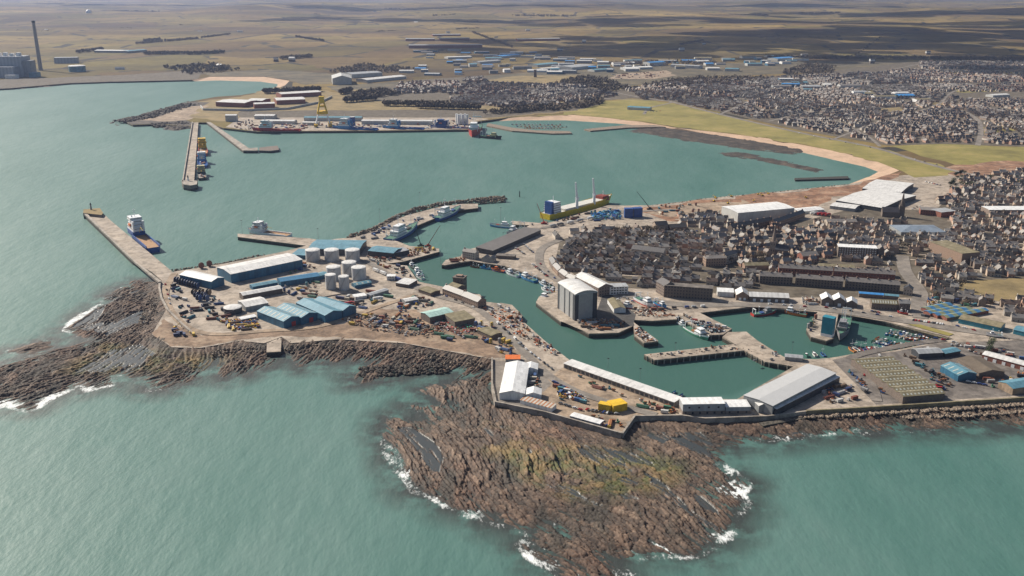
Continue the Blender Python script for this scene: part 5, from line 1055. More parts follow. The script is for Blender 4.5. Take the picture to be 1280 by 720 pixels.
bld("granite_store", "long pale slate-roofed hall amid the houses near the harbour curve", 'building', (789,317.5), (829,322.5), 14, 7, rise=4, wall='granite', rmat='slate_pale', win=W3('f', 1, 4))
bld("church_hall", "black-roofed gabled hall standing apart near the blue storage boxes", 'hall', (820,288), (835,287), 14, 7, rise=4.5, wall='granite', rmat='slate'); bld("church_hall", "low black-roofed hall beside the gabled one", 'hall', (838,288), (858,287), 14, 4, rise=3.5, wall='granite', rmat='slate')
bld("tenement", "three-storey granite block with many windows near the spired church", 'tenement', (882,333.5), (907,332.5), 12, 10.5, 'hip', 2.5, 'granite', 'slate_g', win=W3('fl', 3, 3.2), chim=2)
bld("tenement", "pale harled three-storey house beside the three-storey granite block", 'tenement', (907.6,330.5), (921,326.5), 12, 11, rise=3, wall='render', rmat='slate', win=W3('f', 3, 3), chim=2)
bld("granite_store", "brick-red walled building with a slate roof, landward of the spired church", 'building', (1003,328), (1023,326.5), 14, 8, rise=3.5, wall='brick', rmat='slate_g', win=W3('f', 2, 3.5)); bld("granite_store", "grey-green roofed hall below the spired church", 'building', (931,337.5), (961,337), 12, 5.5, rise=2.5, wall='granite', rmat='moss'); bld("granite_store", "long tan-roofed hall beside the brick-red one", 'building', (1024,338), (1068,340), 14, 5, rise=2, wall='stone', rmat='moss')
def church(label, px, h, hs, w, rz, nave, wall='granite'):
    p = P(*px); r = empty("church", (p.x, p.y, Q), rz, label, 'church'); foot([(p.x + dx, p.y + dy) for dx, dy in ((-w, -w), (w + nave, -w), (w + nave, w * 1.5), (-w, w * 1.5))])
    t = MB().box(-w / 2, w / 2, -w / 2, w / 2, -1, h).build("tower", M[wall], r)
    for sx_ in (-1, 1):
        for sy_ in (-1, 1): MB().cyl(sx_ * w * .45, sy_ * w * .45, h, h + 4.5, .6, .05, 6).build("pinnacle", M[wall], t)
    MB().cyl(0, 0, h, h + hs, w * .42, .05, 8).build("spire", M[wall], r)
    body(nave, w * 1.9, 8, 6, 'gable').build("nave", M['stone'], r, (w / 2 + nave / 2, 0, 0)); roofmesh(nave, w * 1.9, 8, 6, 'gable').build("roof", M['slate'], r, (w / 2 + nave / 2, 0, 0)); windows(t, w, w, h, 'flr', 2, 3, w=.8, hh=2.6, z0=5, name="belfry_window"); return r
church("granite church with a slim pointed spire among the town roofs", (966,317), 17, 22, 7, -.5, 17); church("dark church with a tall needle spire in front of the huge white roof", (1126,271), 18, 23, 8, 2.9, 24, 'stone')
# ================================================================ ships
osv("white supply ship with a blue hull and brown deck by the sea breakwater", (165,292.5), (193,316), 'hull_blue', 'shipwhite', 'timber')
osv("white supply ship half hidden behind the short pier with lighting masts", (312,291.5), (362,297.5), 'shipwhite', 'shipwhite', 'timber')
M['deep_green'] = surf('dark_green_hull', (.02, .055, .05), .3, .4, .5)
M['cream'] = surf('cream_paint', (.45, .40, .22), .2, .4, .5)
osv("yellow-topped red supply ship, farthest of three along the far breakwater", (253.3,186), (254.6,195.5), 'red', 'yellow', 'timber', accent='yellow'); osv("bright blue and white supply ship, middle one of three by the far breakwater", (252.6,201.5), (254,210.5), 'hull_blue', 'shipwhite', 'hull_blue', accent='hull_sky')
osv("dark green supply ship with a pale deck, nearest the far breakwater's tip", (251.8,217), (253,225.5), 'deep_green', 'cream', 'concrete')
osv("long red-hulled ship with a white bridge at the far bay quay", (318,165.8), (376,166), 'red', 'shipwhite', 'red'); osv("blue supply ship beside the yellow derrick at the far bay quay", (418,163), (472,165.3), 'hull_blue', 'shipwhite', 'hull_blue', accent='hull_sky'); osv("blue supply ship in the middle of the far bay quay", (480,162.5), (530,164.2), 'hull_blue', 'shipwhite', 'hull_blue', accent='hull_sky'); osv("dark blue supply ship by the white silos of the far quay", (540,161.5), (586,163), 'deep_blue', 'deep_blue', 'concrete')
trawler("red and white workboat tied up at the far jetty end", (590,171.5), (597,160), 'red', 'red', 'shipwhite'); trawler("black workboat with a pale wheelhouse at the tip of the far jetty", (626,174.5), (600,172), 'black', 'black', 'cream')
trawler("big blue and white pelagic trawler along the rock mound, nearer the blue roofs", (521,286.5), (485,304.5), 'hull_blue', 'black', 'shipwhite', 'shipwhite', aft=True); trawler("big white and blue pelagic trawler along the rock mound, farther out", (575,264.5), (545,277), 'hull_blue', 'black', 'shipwhite', 'shipwhite', aft=True)
trawler("blue and white fishing vessel at the bay corner by the grey sloping roof", (613,283), (641,285), 'hull_sky', 'black', 'shipwhite', 'shipwhite', aft=True)
trawler("white fishing boat between the grey sloping roof and the blue vessel", (634,296), (655,287.5), 'shipwhite', 'black', 'shipwhite')
trawler("small brown boat, first in the line along the channel quay from the jetty tip", (588,334), (599,335), 'rust', 'black', 'steel'); trawler("small plain blue boat moored between the brown and the orange boats", (601,335.5), (613,337), 'hull_sky', 'black', 'hull_sky')
def lifeboat(label, bow, stern): return trawler(label, bow, stern, 'deep_blue', 'red', 'orange', 'orange', cat='lifeboat', group=None, deckm='orange')
lifeboat("orange topped lifeboat moored at the channel quay", (615,338), (631,341)); trawler("white trawler moored next to the orange lifeboat", (632,341), (648,347), 'shipwhite', 'black', 'shipwhite'); trawler("bright sky-blue trawler by the row of parked cars", (650,346), (670,353.5), 'hull_sky', 'black', 'shipwhite')
trawler("blue and white trawler close to the back of the ship hall", (674,355), (690,360.5), 'hull_sky', 'black', 'shipwhite', 'shipwhite'); trawler("red and white trawler tucked beside the ship hall", (688,363), (697,369), 'red', 'black', 'shipwhite')
trawler("small white yacht-like boat between two trawlers and the ship hall", (677,362), (690,367), 'shipwhite', 'black', 'shipwhite')
trawler("white trawler ashore on the ship hall's quay tip", (675,378), (690,369), 'shipwhite', 'red', 'shipwhite', 'red'); trawler("small white trawler behind the green and white ship", (856,409), (845,402), 'shipwhite', 'black', 'shipwhite'); trawler("green and white steel ship along the cluttered jetty", (884.5,426), (858,411), 'green', 'black', 'shipwhite', 'shipwhite')
trawler("red-hulled grey trawler along the basin quay", (969,391.5), (940,395), 'red', 'red', 'steel', 'steel'); trawler("orange and white pilot boat at the basin quay", (977,390.5), (1008,396), 'orange', 'black', 'shipwhite', 'orange', cat='pilot boat'); trawler("grey trawler on the shaded side of the ice tower pier", (1049.5,427), (1057.5,402), 'steel', 'black', 'steel')
trawler("red and white boat ashore on the quay road", (1121,397), (1134,399.5), 'red', 'black', 'shipwhite').location.z = Q + .8
trawler("white boat ashore in the boat yard behind the long brick units", (1232,426), (1252,428), 'shipwhite', 'black', 'shipwhite').location.z = Q + .8
for i, (x, y, x2, y2, m, l) in enumerate(((512,332,519,337,'black',"dark-hulled boat at the inner quay, closest to the crane jetty"),(519,339,526,346,'deep_blue',"dark blue boat at the inner quay, in front of the dark-hulled one"),(520,345,529,350,'shipwhite',"white boat at the inner quay corner, nearest the stone tower"))): trawler(l, (x, y), (x2, y2), m, 'black', 'shipwhite')
for x, y, x2, y2, m, l in ((722,398,736,402,'steel',"grey workboat hauled up beside the ship hall"),(770,386,790,392,'shipwhite',"white trawler hauled out in the slip yard, nearest the mossy-roofed shed"),(795,380,816,391,'shipwhite',"big white trawler hauled out in the middle of the slip yard"),(818,385,832,392,'hull_sky',"small pale blue boat hauled out in the slip yard")): trawler(l, (x2, y2), (x, y), m, 'red', 'shipwhite').location.z = Q + .8
# heavy-lift ship
r, L = ship_frame("cargo_ship", "yellow-hulled heavy-lift cargo ship with two upright white cranes", 'cargo ship', (761,253.5), (681,274)); Bm = L * .16
M['hull_yellow'] = surf('yellow_hull', (.78, .52, .03), .2, .3, .45); M['pale_deck'] = surf('pale_deck', (.55, .54, .5), .15, .2, .6); M['redbrown'] = surf('red_oxide', (.22, .04, .025), .25, .3, .6)
h_, d_, st_ = hull_mesh(L, Bm, 13, 8, 'hull_yellow', 'hull_yellow', 'pale_deck', bowsharp=.7); put("hull", h_, r, (0, 0, 0)); put("deck", d_, r, (0, 0, 0))
MB().box(-L * .27, L * .32, -Bm * .38, Bm * .38, 8, 11).build("hatch_cover", M['pale_deck'], r); MB().box(L * .33, L * .44, -Bm * .34, Bm * .34, 8, 15.5, .1).build("forecastle", M['redbrown'], r); mast(r, L * .4, 15, 24, .5)
for i in range(5): block(r, "deckhouse", -L * .44, -L * .34, Bm * (.9 - i * .04), 8 + i * 3.4, 11.3 + i * 3.4, 'shipwhite')
MB().box(-L * .475, -L * .445, -Bm * .4, Bm * .15, 8, 27).build("funnel", M['deep_blue'], r); mast(r, -L * .38, 25, 34, .4)
for x in (-L * .1, L * .17):
    cr = MB().cyl(x, -Bm * .42, 8, 22, 2.6, 2.2, 12).build("crane", M['shipwhite'], r); MB().box(x - 2, x + 2, -Bm * .42 - 2, -Bm * .42 + 2, 22, 26).build("crane_cab", M['shipwhite'], cr); MB().bar((x, -Bm * .42, 24), (x - 3, -Bm * .42 + 1, 50), 2.1, 6, 1.2).build("jib", M['shipwhite'], cr)
r["px"] = (720, 262)
# cranes
def crane(label, px, tip_px, m='red', z=Q, ztip=30, name="mobile_crane"):
    p = P(*px, z); t = empty(name, (p.x, p.y, z), 0, label, 'crane')
    MB().box(-4.5, 4.5, -1.4, 1.4, .6, 2.0).build("chassis", M[m], t); MB().box(-1.6, 2.2, -1.5, 1.5, 2.0, 3.8).build("cab", M[m], t)
    for x in (-3.4, -1.2, 1.2, 3.4): MB().bar((x, -1.5, .6), (x, 1.5, .6), .6, 10).build("wheel", M['tyre'], t)
    q = P(*tip_px, z); dx = (tip_px[0] - px[0]) / ppm(px[1]); h = (px[1] - tip_px[1]) / ppm(px[1]) / .95; d = Vector((dx, 0, h - 3))
    MB().bar((0, 0, 3), Vector((0, 0, 3)) + d, .7, 4, .35).build("boom", M[m], t); MB().bar(Vector((0, 0, 3)) + d, Vector((0, 0, 3)) + d - Vector((0, 0, h * .35)), .08, 4).build("cable", M['black'], t); return t
crane("green crane with a steep boom on the crowded jetty", (526,308), (519,283), 'deep_green'); crane("dark red crane with its boom leaning out over the harbour jetty", (535,308.5), (551,282), 'redbrown'); crane("red mobile crane by the stern of the yellow cargo ship", (680,280), (671,255), 'red'); crane("dark lattice crane with an orange tip beside the blue storage boxes", (812,262), (795,240), 'black')
for a, b_, l in (((780.5,272.5),(791,272.5),"deep blue steel storage box by the crane, the one nearer the yellow ship"),((792.5,272),(803,271.5),"deep blue steel storage box by the crane, the one nearer the red earth")): bld("storage_container", l, 'store', a, b_, 9, 14, 'flat', 0, 'deep_blue', 'deep_blue', over=.05, door=[('f', 0, 5, 10, 'deep_blue')])
# the sloping grey market roof on the inner point
M['dark_roof'] = surf('dark_grey_roof', (.13, .12, .115), .12, .05, .7)
sl = bld("market_canopy", "long dark grey sloping roof beside the inner channel, white edge beam", 'market roof', (616,313.5), (676,287.5), (597,309), 6, 'mono', 1, 'dark_clad', 'dark_roof', ev=True)
bld("stone_store", "grey stone harbour office with many windows at the jetty tip", 'building', (578,322.5), (594,325), 10, 9, rise=3, wall='render', rmat='slate_g', win=W3('fr', 3, 2.8), chim=2); bld("stone_store", "low gabled grey house beside the harbour office at the jetty", 'building', (602,327), (617,328.5), 10, 4.5, 'cross', 3, 'render', 'slate_g', n=2); bld("stone_store", "flat dark store behind the gabled house at the end of the sloping roof", 'building', (620,323), (643,324.5), 10, 4, 'flat', 0, 'stone', 'tarmac')
# ================================================================ beyond the bay
def hz(px, ytop): return (px[1] - ytop) / ppm(px[1]) / .97
ps = (51, 88); c0 = P(*ps); ch = empty("power_station_chimney", (c0.x, c0.y, Q), 0, "very tall dark chimney of the power station across the bay", 'chimney'); hC = hz(ps, 30)
M['chim'] = surf('chimney_concrete', (.27, .25, .24), .15, .02, .9); M['ps'] = stripes('station_cladding', (.42, .44, .46), (.35, .37, .40), 14, .5)
MB().cyl(0, 0, 0, hC * .96, 8.5, 6.0, 20).build("shaft", M['chim'], ch); MB().cyl(0, 0, hC * .96, hC, 7.2, 7.0, 20).build("cap", M['dark_clad'], ch)
pw = empty("power_station", P(15, 95.5).to_tuple(), -.04, "grey power station block across the bay, below the tall chimney", 'power station')
MB().box(-90, 62, -30, 40, 0, 78).build("boiler_house", M['ps'], pw); MB().box(-130, 50, -70, -31, 0, 42).build("turbine_hall", M['ps'], pw); MB().box(62, 92, -20, 20, 0, 62).build("stair_block", M['grey_clad'], pw)
for i in range(5): MB().box(-70 + i * 26, -56 + i * 26, -8, 8, 78, 88 + (i * 7) % 5).build("roof_plant", M['white'], pw)
MB().box(30, 70, -100, -72, 0, 14).build("annexe", M['white'], pw); MB().box(92, 120, -40, -5, 0, 18).build("annexe", M['blue_roof'], pw)
bld("industrial_building", "pale block beside the tall power station chimney", 'building', (68,79.5), (97,79), 40, 26, 'flat', 0, 'ps', 'grey_roof')
tank((97,89.5), 33, 24, "big pale blue oil tank near the power station", None, 'blue_roof')
p = P(112, 23.5); rd = empty("radar_dome", (p.x, p.y, 40), 0, "tiny white radar dome on the far hill", 'radar dome'); MB().box(-30, 30, -20, 20, -40, 8).build("base_building", M['grey_light'], rd); bb = bmesh.new(); bmesh.ops.create_icosphere(bb, subdivisions=3, radius=32); me = bpy.data.meshes.new("dome"); bb.to_mesh(me); me.materials.append(M['white']); put("dome", me, rd, (0, 0, 34))
for a, b_, D, h, l in (((118,66),(158,66.5),60,12,"long low factory with a white roof among trees beyond the power station"),((160,67),(184,65),50,12,"smaller pale blue roofed factory next to the long one beyond the bay")): bld("factory", l, 'factory', a, b_, D, h, rise=3, wall='grey_clad', rmat='white_roof' if D == 60 else 'blue_roof')
PR = "pale-roofed prison blocks on the headland"
for a, b_, D, l in (((270,133),(306,134.5),60,"low prison block with a pale roof, nearest the headland tip"),((309,131),(328,131.5),45,"brown prison block with a pale roof, second from the headland tip"),((318,136),(344,135),28,"long low prison block nearest the boundary wall"),((346,131),(382,129.5),55,"brown prison block with two pale roofs near the yellow derrick"),((352,123),(402,120),45,"prison block farthest back on the headland")): bld("prison_block", l, 'prison', a, b_, D * 1.25, 13, rise=2.5, wall='brick', rmat='white_roof', group=PR)
wallrun("boundary_wall", [(251,134),(254,138),(310,139),(360,137),(400,129),(415,122)], 2.5, Q - 1, Q + 6, 'grey_light', "long pale prison boundary wall on the headland", 'wall')
c0 = P(404, 157.5); dk = empty("derrick", (c0.x, c0.y, Q), .2, "tall yellow steel derrick with splayed legs on the far quay", 'derrick'); k = hz((404,157.5), 122) / 80
for sx_ in (-1, 1):
    for sy_ in (-1, 1):
        MB().bar((sx_ * 19 * k, sy_ * 19 * k, 6 * k), (sx_ * 11 * k, sy_ * 11 * k, 34 * k), 1.6 * k, 6).build("leg", M['shipwhite'], dk); MB().box(sx_ * 19 * k - 5 * k, sx_ * 19 * k + 5 * k, sy_ * 19 * k - 5 * k, sy_ * 19 * k + 5 * k, 0, 8 * k).build("foot", M['yellow'], dk); MB().bar((sx_ * 13 * k, sy_ * 13 * k, 34 * k), (sx_ * 5 * k, sy_ * 5 * k, 66 * k), 2.2 * k, 6).build("leg", M['yellow'], dk)
MB().box(-14 * k, 14 * k, -14 * k, 14 * k, 33 * k, 41 * k).box(-9 * k, 9 * k, -9 * k, 9 * k, 52 * k, 56 * k).build("platform", M['yellow'], dk); MB().box(-7 * k, 7 * k, -7 * k, 7 * k, 62 * k, 80 * k).build("head", M['yellow'], dk)
for a, b_, D, h, m, l in (((452,155.5),(540,156),22,9,'white_roof',"very long pale quay shed across the bay"),((380,151.5),(452,151.5),26,9,'blue_roof',"pale blue quay shed behind the yellow derrick"),((332,155),(368,155.5),24,8,'white_roof',"white quay shed behind the long red ship"),((318,149),(343,149),30,9,'white_roof',"small white shed at the headland end of the far quay"),((282,152),(296,152),14,16,'white',"tall white store at the seaward end of the far quay"),((378,156.5),(398,157),12,7,'white_roof',"short pale shed beside the derrick's feet")): bld("quay_shed", l, 'quay shed', a, b_, D, h, rise=2, wall='grey_light', rmat=m)
for i in range(6): tank((571 + i * 2.6, 155 + (i % 2) * .8), 3.2, 26, "white silo in the tight row on the far quay", "white silos on the far quay", 'shipwhite', "silo")
tank((441,158), 7, 24, "deep blue silo behind the blue supply ships", None, 'deep_blue', "silo")
for x in (544, 549, 554, 560): tank((x, 157), 3, 15, "blue or white mud tank on the far quay near the silos", "mud tanks on the far quay", 'blue_roof' if x % 2 else 'shipwhite', "silo")
bld("factory", "arched grey factory building inland of the headland, pale sheds behind", 'factory', (416,106), (440,105.5), 130, 22, 'cross', 10, 'grey_light', 'grey_light'); bld("factory", "long pale roof inland of the arched grey factory", 'factory', (459,103.5), (508,98.5), 60, 10, rise=3, wall='grey_light', rmat='white_roof'); bld("factory", "pale shed roof beyond the arched grey factory", 'factory', (440,97.5), (478,95), 80, 14, rise=3, wall='grey_light', rmat='grey_roof')
PF = "long red-walled poultry sheds in the fields"
for a, b_, l in (((507,52.5),(543,52.5),"long shed with red walls and pale roof, seaward one of the middle pair"),((550,52),(587,51.5),"long shed with red walls and pale roof, landward one of the middle pair"),((541,47),(576,46.5),"long shed with red walls and pale roof, farthest in the group"),((511,61),(603,60.5),"longest red-walled shed, nearest of the field group"),((647,53),(700,52),"long red-walled shed standing apart from the field group")): bld("farm_shed", l, 'farm shed', a, b_, 40, 19, rise=4, wall='brick', rmat='grey_roof', group=PF)
for a, b_, D, h, m, l in (((715,88),(745,85),90,12,'grey_roof',"big pale double roof of a factory inland of the town"),((781,88),(799,87.5),50,9,'white',"white gabled store beside the red container yard"),((800,87),(816,86.5),50,9,'white',"white gabled store nearer the blue shed and the red yard"),((812,83),(832,82),50,16,'blue_bright',"bright blue shed above the red container yard"),((838,84),(873,86),40,11,'grey_roof',"long pale roof beyond the straw coloured stack"),((884,88),(900,88),40,9,'white_roof',"small pale shed near the woods inland of the town"),((906,89),(923,89.5),40,10,'blue_roof',"grey-blue shed by the woods inland of the town"),((743,90),(768,88.5),45,8,'blue_roof',"low blue-green shed next to the big double roof"),((672,84),(700,81.5),60,9,'blue_roof',"pale blue shed in the inland industrial estate, nearest the monument hill"),((677,88.5),(700,87),35,8,'white_roof',"pale low shed just in front of the pale blue one by the monument hill"),((784,137),(812,138.5),22,7,'blue_roof',"low grey-blue pavilion alone on the grass links"),((972,76.5),(993,75),60,12,'blue_bright',"blue shed at the inland edge of the suburb"),((1241,122),(1262,121),30,7,'white_roof',"white long roof amid the far suburb houses"),((628,73),(652,70.5),60,10,'blue_bright',"bright blue shed in the inland industrial estate"),((560,74),(590,73),50,9,'white_roof',"white shed at the seaward end of the inland industrial estate"),((600,80),(626,78),50,9,'grey_roof',"grey shed in the middle of the inland industrial estate")): bld("industrial_building", l, 'shed', a, b_, D, h, rise=2.5, wall='grey_light', rmat=m)
c0 = P(669, 96.5); mt = empty("monument_tower", (c0.x, c0.y, Q), 0, "slim brown monument tower on the straw-coloured hill", 'tower'); MB().box(-6, 6, -6, 6, 0, 26, .25).build("tower_shaft", M['stone'], mt); MB().box(-5.5, 5.5, -5.5, 5.5, 26, 29).build("parapet", M['stone'], mt)

for a, b_, l in (((686,330),(690,337),"pale-roofed stone house at the curved road, nearest the sloping grey roof"),((690.5,338),(697,345),"stone house with a pale roof at the curved road, second of the row"),((698,346),(706,352),"stone house with a pale roof at the curved road, third of the row"),((707,352.5),(716,357),"stone house with a pale roof in the curved road's row, closest to the ship hall")): bld("tenement", l, 'house', a, b_, 9, 7, rise=3.2, wall='granite', rmat='slate_pale', chim=2, win=W3('f', 2, 3, w=.9), group="pale-roofed row on the curved road")

def fender(label, px, step=6.5):
    r = empty("pier_fendering", P(*px[0]).to_tuple(), 0, label, 'fendering'); o = P(*px[0])
    for a, b_ in zip(px, px[1:]):
        A, B = P(*a), P(*b_); n = int((B - A).length / step)
        for i in range(n):
            q = A + (B - A) * (i + .5) / n - o; MB().box(q.x - .45, q.x + .45, q.y - .75, q.y - .05, -6, .3).build("pile", M['pile'], r)
M['pile'] = surf('pier_pile', (.30, .27, .23), .3, .5, .85)
fender("pale fender piles along the outer face of the angled pier", [(806,443.6),(818,450),(930,438),(956,452),(990,457.8)])
fender("pale fender piles along the cluttered jetty's outer end", [(862,404.4),(884,419),(904,418)])
# ================================================================ fill: houses, trees, cars, gear
ANCH = [("the ship hall",722,385),("the stone harbour tower",575,355),("the cluster of five tanks",430,350),("the back row of tanks",415,318),("the blue gabled shed row",385,395),("the dark round tank",291,388),("the long white-roofed warehouse",330,335),("the cable reel rows",235,360),("the mint-roofed shed",552,395),
 ("the old granite stores",580,372),("the big white tent shed",640,478),("the yellow store boxes",765,510),("the long quay shed",780,480),("the market office",880,512),("the fish market hall",985,485),("the mossy factory roofs",1125,470),("the turquoise gabled shed",1200,462),("the long brick units",1260,448),("the patchwork roofs",1200,388),
 ("the ice tower",1033,410),("the white-doored net store",960,372),("the three gabled stores",1049,378),("the grey terraces",1010,352),("the white-topped dark block",1071,314),("the slim-spired church",968,312),("the needle-spired church",1127,265),("the supermarket roof",1154,286),("the windowless brown block",1203,322),
 ("the white warehouse block",950,265),("the huge white roofs",1100,245),("the red-brick school",1172,268),("the white roof by the red car park",1262,262),("the playing field",1240,362),("the wide street",1142,355),("the curved road",680,318),("the long pale-roofed hall",808,314),("the dark four-storey block",860,366),("the white office",773,363),
 ("the black gabled halls",835,283),("the yellow cargo ship",720,262),("the deep blue storage boxes",792,267),("the sloping grey roof",636,300),("the harbour office",585,320),("the angled pier",880,438),("the cluttered jetty",885,408),("the slip yard",800,388),("the grey workshop",1163,443),("the boat yard",1243,428),("the road junction above the links",1195,216),
 ("the granite three-storey block",895,326),("the crane jetty",530,312),("the green trawler berth",868,412),("the rusty striped shed",672,504),("the small blue rooflight shed",452,358),("the long white cabin",733,524),("the marina slip",1150,415),("the far marina",675,158),("the yellow derrick",404,150),("the far silos",577,152),("the red poultry sheds",560,54),("the bright blue far shed",822,80),("the power station",15,85),("the monument hill",669,95),("the straw hill field",690,100),("the white far hill dome",112,20)]
ORD = "nearest,second nearest,third nearest,fourth nearest,fifth nearest,sixth nearest,seventh nearest,eighth nearest,ninth nearest,tenth nearest,eleventh nearest,twelfth nearest,thirteenth nearest,fourteenth nearest,fifteenth nearest,sixteenth nearest,seventeenth nearest,eighteenth nearest,nineteenth nearest,twentieth nearest".split(',')
ORD += ["twenty-%s nearest" % w for w in "first second third fourth fifth sixth seventh eighth ninth".split()] + ["thirtieth nearest"] + ["thirty-%s nearest" % w for w in "first second third fourth fifth sixth seventh eighth ninth".split()]
PEND = []                                        # (object, description, category, group, px)
def later(o, desc, cat, group): PEND.append((o, desc, cat, group, PX(o.location))); o["category"] = cat; o["group"] = group; return o
def settle():
    B = {}
    for o, d, c, g, (x, y) in PEND:
        ds = [(math.hypot(x - ax, (y - ay) * 2.2), n, x - ax, (y - ay) * 2.2) for n, ax, ay in ANCH]; r, n, dx, dy = min(ds)
        if r < 9: w = "right beside"
        elif abs(dx) > abs(dy): w = "landward of" if dx > 0 else "seaward of"
        else: w = "in front of" if dy > 0 else "beyond"
        B.setdefault((d, w, n), []).append((r, o))
    for (d, w, n), v in B.items():
        v.sort(key=lambda t: t[0])
        for k, (r, o) in enumerate(v): o["label"] = f"{d}, {ORD[min(k, len(ORD) - 1)] + ' ' if len(v) > 1 else ''}{w} {n}"
def clear(x, y, r, extra=()):
    for cx, cy, cr, poly in FOOT:
        if abs(x - cx) < cr + r and abs(y - cy) < cr + r and math.hypot(x - cx, y - cy) < cr + r:
            if inside(x, y, poly): return False
            for i in range(len(poly)):
                p, q = poly[i], poly[(i + 1) % len(poly)]; dx, dy = q[0] - p[0], q[1] - p[1]; t = max(0, min(1, ((x - p[0]) * dx + (y - p[1]) * dy) / (dx * dx + dy * dy + 1e-9)))
                if math.hypot(x - p[0] - t * dx, y - p[1] - t * dy) < r: return False
    return True
RB = [(min(p[0] for p in c) - w, max(p[0] for p in c) + w, min(p[1] for p in c) - w, max(p[1] for p in c) + w, c, w) for c, w in ROADS]
def on_road(x, y, r):
    for x0, x1, y0, y1, c, w in RB:
        if x0 - r < x < x1 + r and y0 - r < y < y1 + r:
            for p in c:
                if math.hypot(x - p[0], y - p[1]) < w / 2 + r: return True
            for p, q in zip(c, c[1:]):
                dx, dy = q[0] - p[0], q[1] - p[1]; t = max(0, min(1, ((x - p[0]) * dx + (y - p[1]) * dy) / (dx * dx + dy * dy + 1e-9)))
                if math.hypot(x - p[0] - t * dx, y - p[1] - t * dy) < w / 2 + r: return True
    return False
# ---------------------------------------------------------------- houses of the near town
M['hstone'] = None
WALLS = [("granite", (.34, .25, .185)), ("granite", (.26, .20, .155)), ("granite", (.40, .305, .23)), ("brown stone", (.20, .155, .125)), ("pale harled", (.42, .375, .32)), ("grey harled", (.30, .27, .24)), ("granite", (.27, .19, .14)), ("pink granite", (.36, .22, .16))]
ROOFS = [("dark slate", (.075, .068, .062)), ("dark slate", (.095, .085, .078)), ("dark slate", (.06, .055, .052)), ("grey slate", (.20, .18, .165)), ("grey slate", (.24, .22, .205)), ("pale grey", (.29, .27, .245)), ("brown tile", (.13, .09, .07)), ("grey slate", (.15, .14, .135))]
HP = []
for hi, (L, D, h, rise, ch, kind) in enumerate(((7.5, 6.8, 4.4, 3.1, 1, 'gable'), (10, 7.2, 4.7, 3.2, 2, 'gable'), (13, 7.2, 4.8, 3.2, 2, 'gable'), (8.5, 7.2, 6.8, 3.2, 2, 'gable'), (12, 7.6, 7, 3.4, 2, 'gable'), (6.8, 9.5, 4.6, 3.4, 1, 'cross'), (19, 7.2, 4.9, 3.2, 3, 'gable'), (6, 5, 2.6, 2, 0, 'gable'), (11, 9, 5.6, 2.2, 1, 'hip'))):
    r = empty("house", (0, 0, 0)); body(L, D, h, rise, kind).build("wall", M['hwall'], r); roofmesh(L, D, h, rise, kind, over=.3).build("roof", M['hroof'], r)
    for k in range(ch):
        x = (-L / 2 + .5 + k * (L - 1) / (ch - 1)) if ch > 1 else (L / 2 - .5 if kind == 'gable' else 0)
        MB().box(x - .45, x + .45, -.9, .9, h + rise - 1.3, h + rise + 1.4).build("chimney", M['hwall'], r)
    if D > 5.5:
        for sd_ in 'fb' if hi < 7 else 'f':
            for row in range(1 if h < 5 else 2):
                n = max(2, int(L / 3.6)) if L < 20 else 4
                for k in range(n): put("window", pane(1.1, 1.5), r, ((k - (n - 1) / 2) * L / n, (-1 if sd_ == 'f' else 1) * (D / 2 + .03), 1.5 + row * 2.7), 0)
    HP.append((freeze(r), L, D, h, rise, kind, ch))
TOWNZ = [([(704,340),(697,318),(716,299),(770,289),(862,293),(900,300),(903,331),(880,336),(872,352),(822,362),(764,352)], -10), ([(862,293),(905,286),(1010,284),(1045,300),(1040,322),(1004,340),(960,333),(930,342),(903,331)], 18), ([(850,270),(903,268),(915,284),(870,290),(845,287)], 5),
 ([(1010,274),(1130,280),(1128,300),(1122,334),(1045,326),(1045,300)], -6), ([(1130,296),(1187,291),(1192,262),(1205,245),(1250,236),(1420,232),(1500,330),(1420,344),(1225,347),(1196,357),(1160,366),(1146,340),(1140,320)], -12), ([(935,340),(975,334),(975,352),(940,355),(925,368),(880,356),(884,342)], -14),
 ([(1142,378),(1190,361),(1238,379),(1248,388),(1160,380)], -22), ([(1245,380),(1330,380),(1330,400),(1262,402),(1250,390)], -15), ([(1200,222),(1290,215),(1420,210),(1420,232),(1250,236),(1205,243)], 8), ([(1168,255),(1190,240),(1205,246),(1196,262)], 20), ([(690,296),(760,283),(850,286),(770,289),(716,299),(702,306)], 12), ([(1030,340),(1120,344),(1118,350),(1040,346)], -8)]
rn = random.Random(11); H_ = []
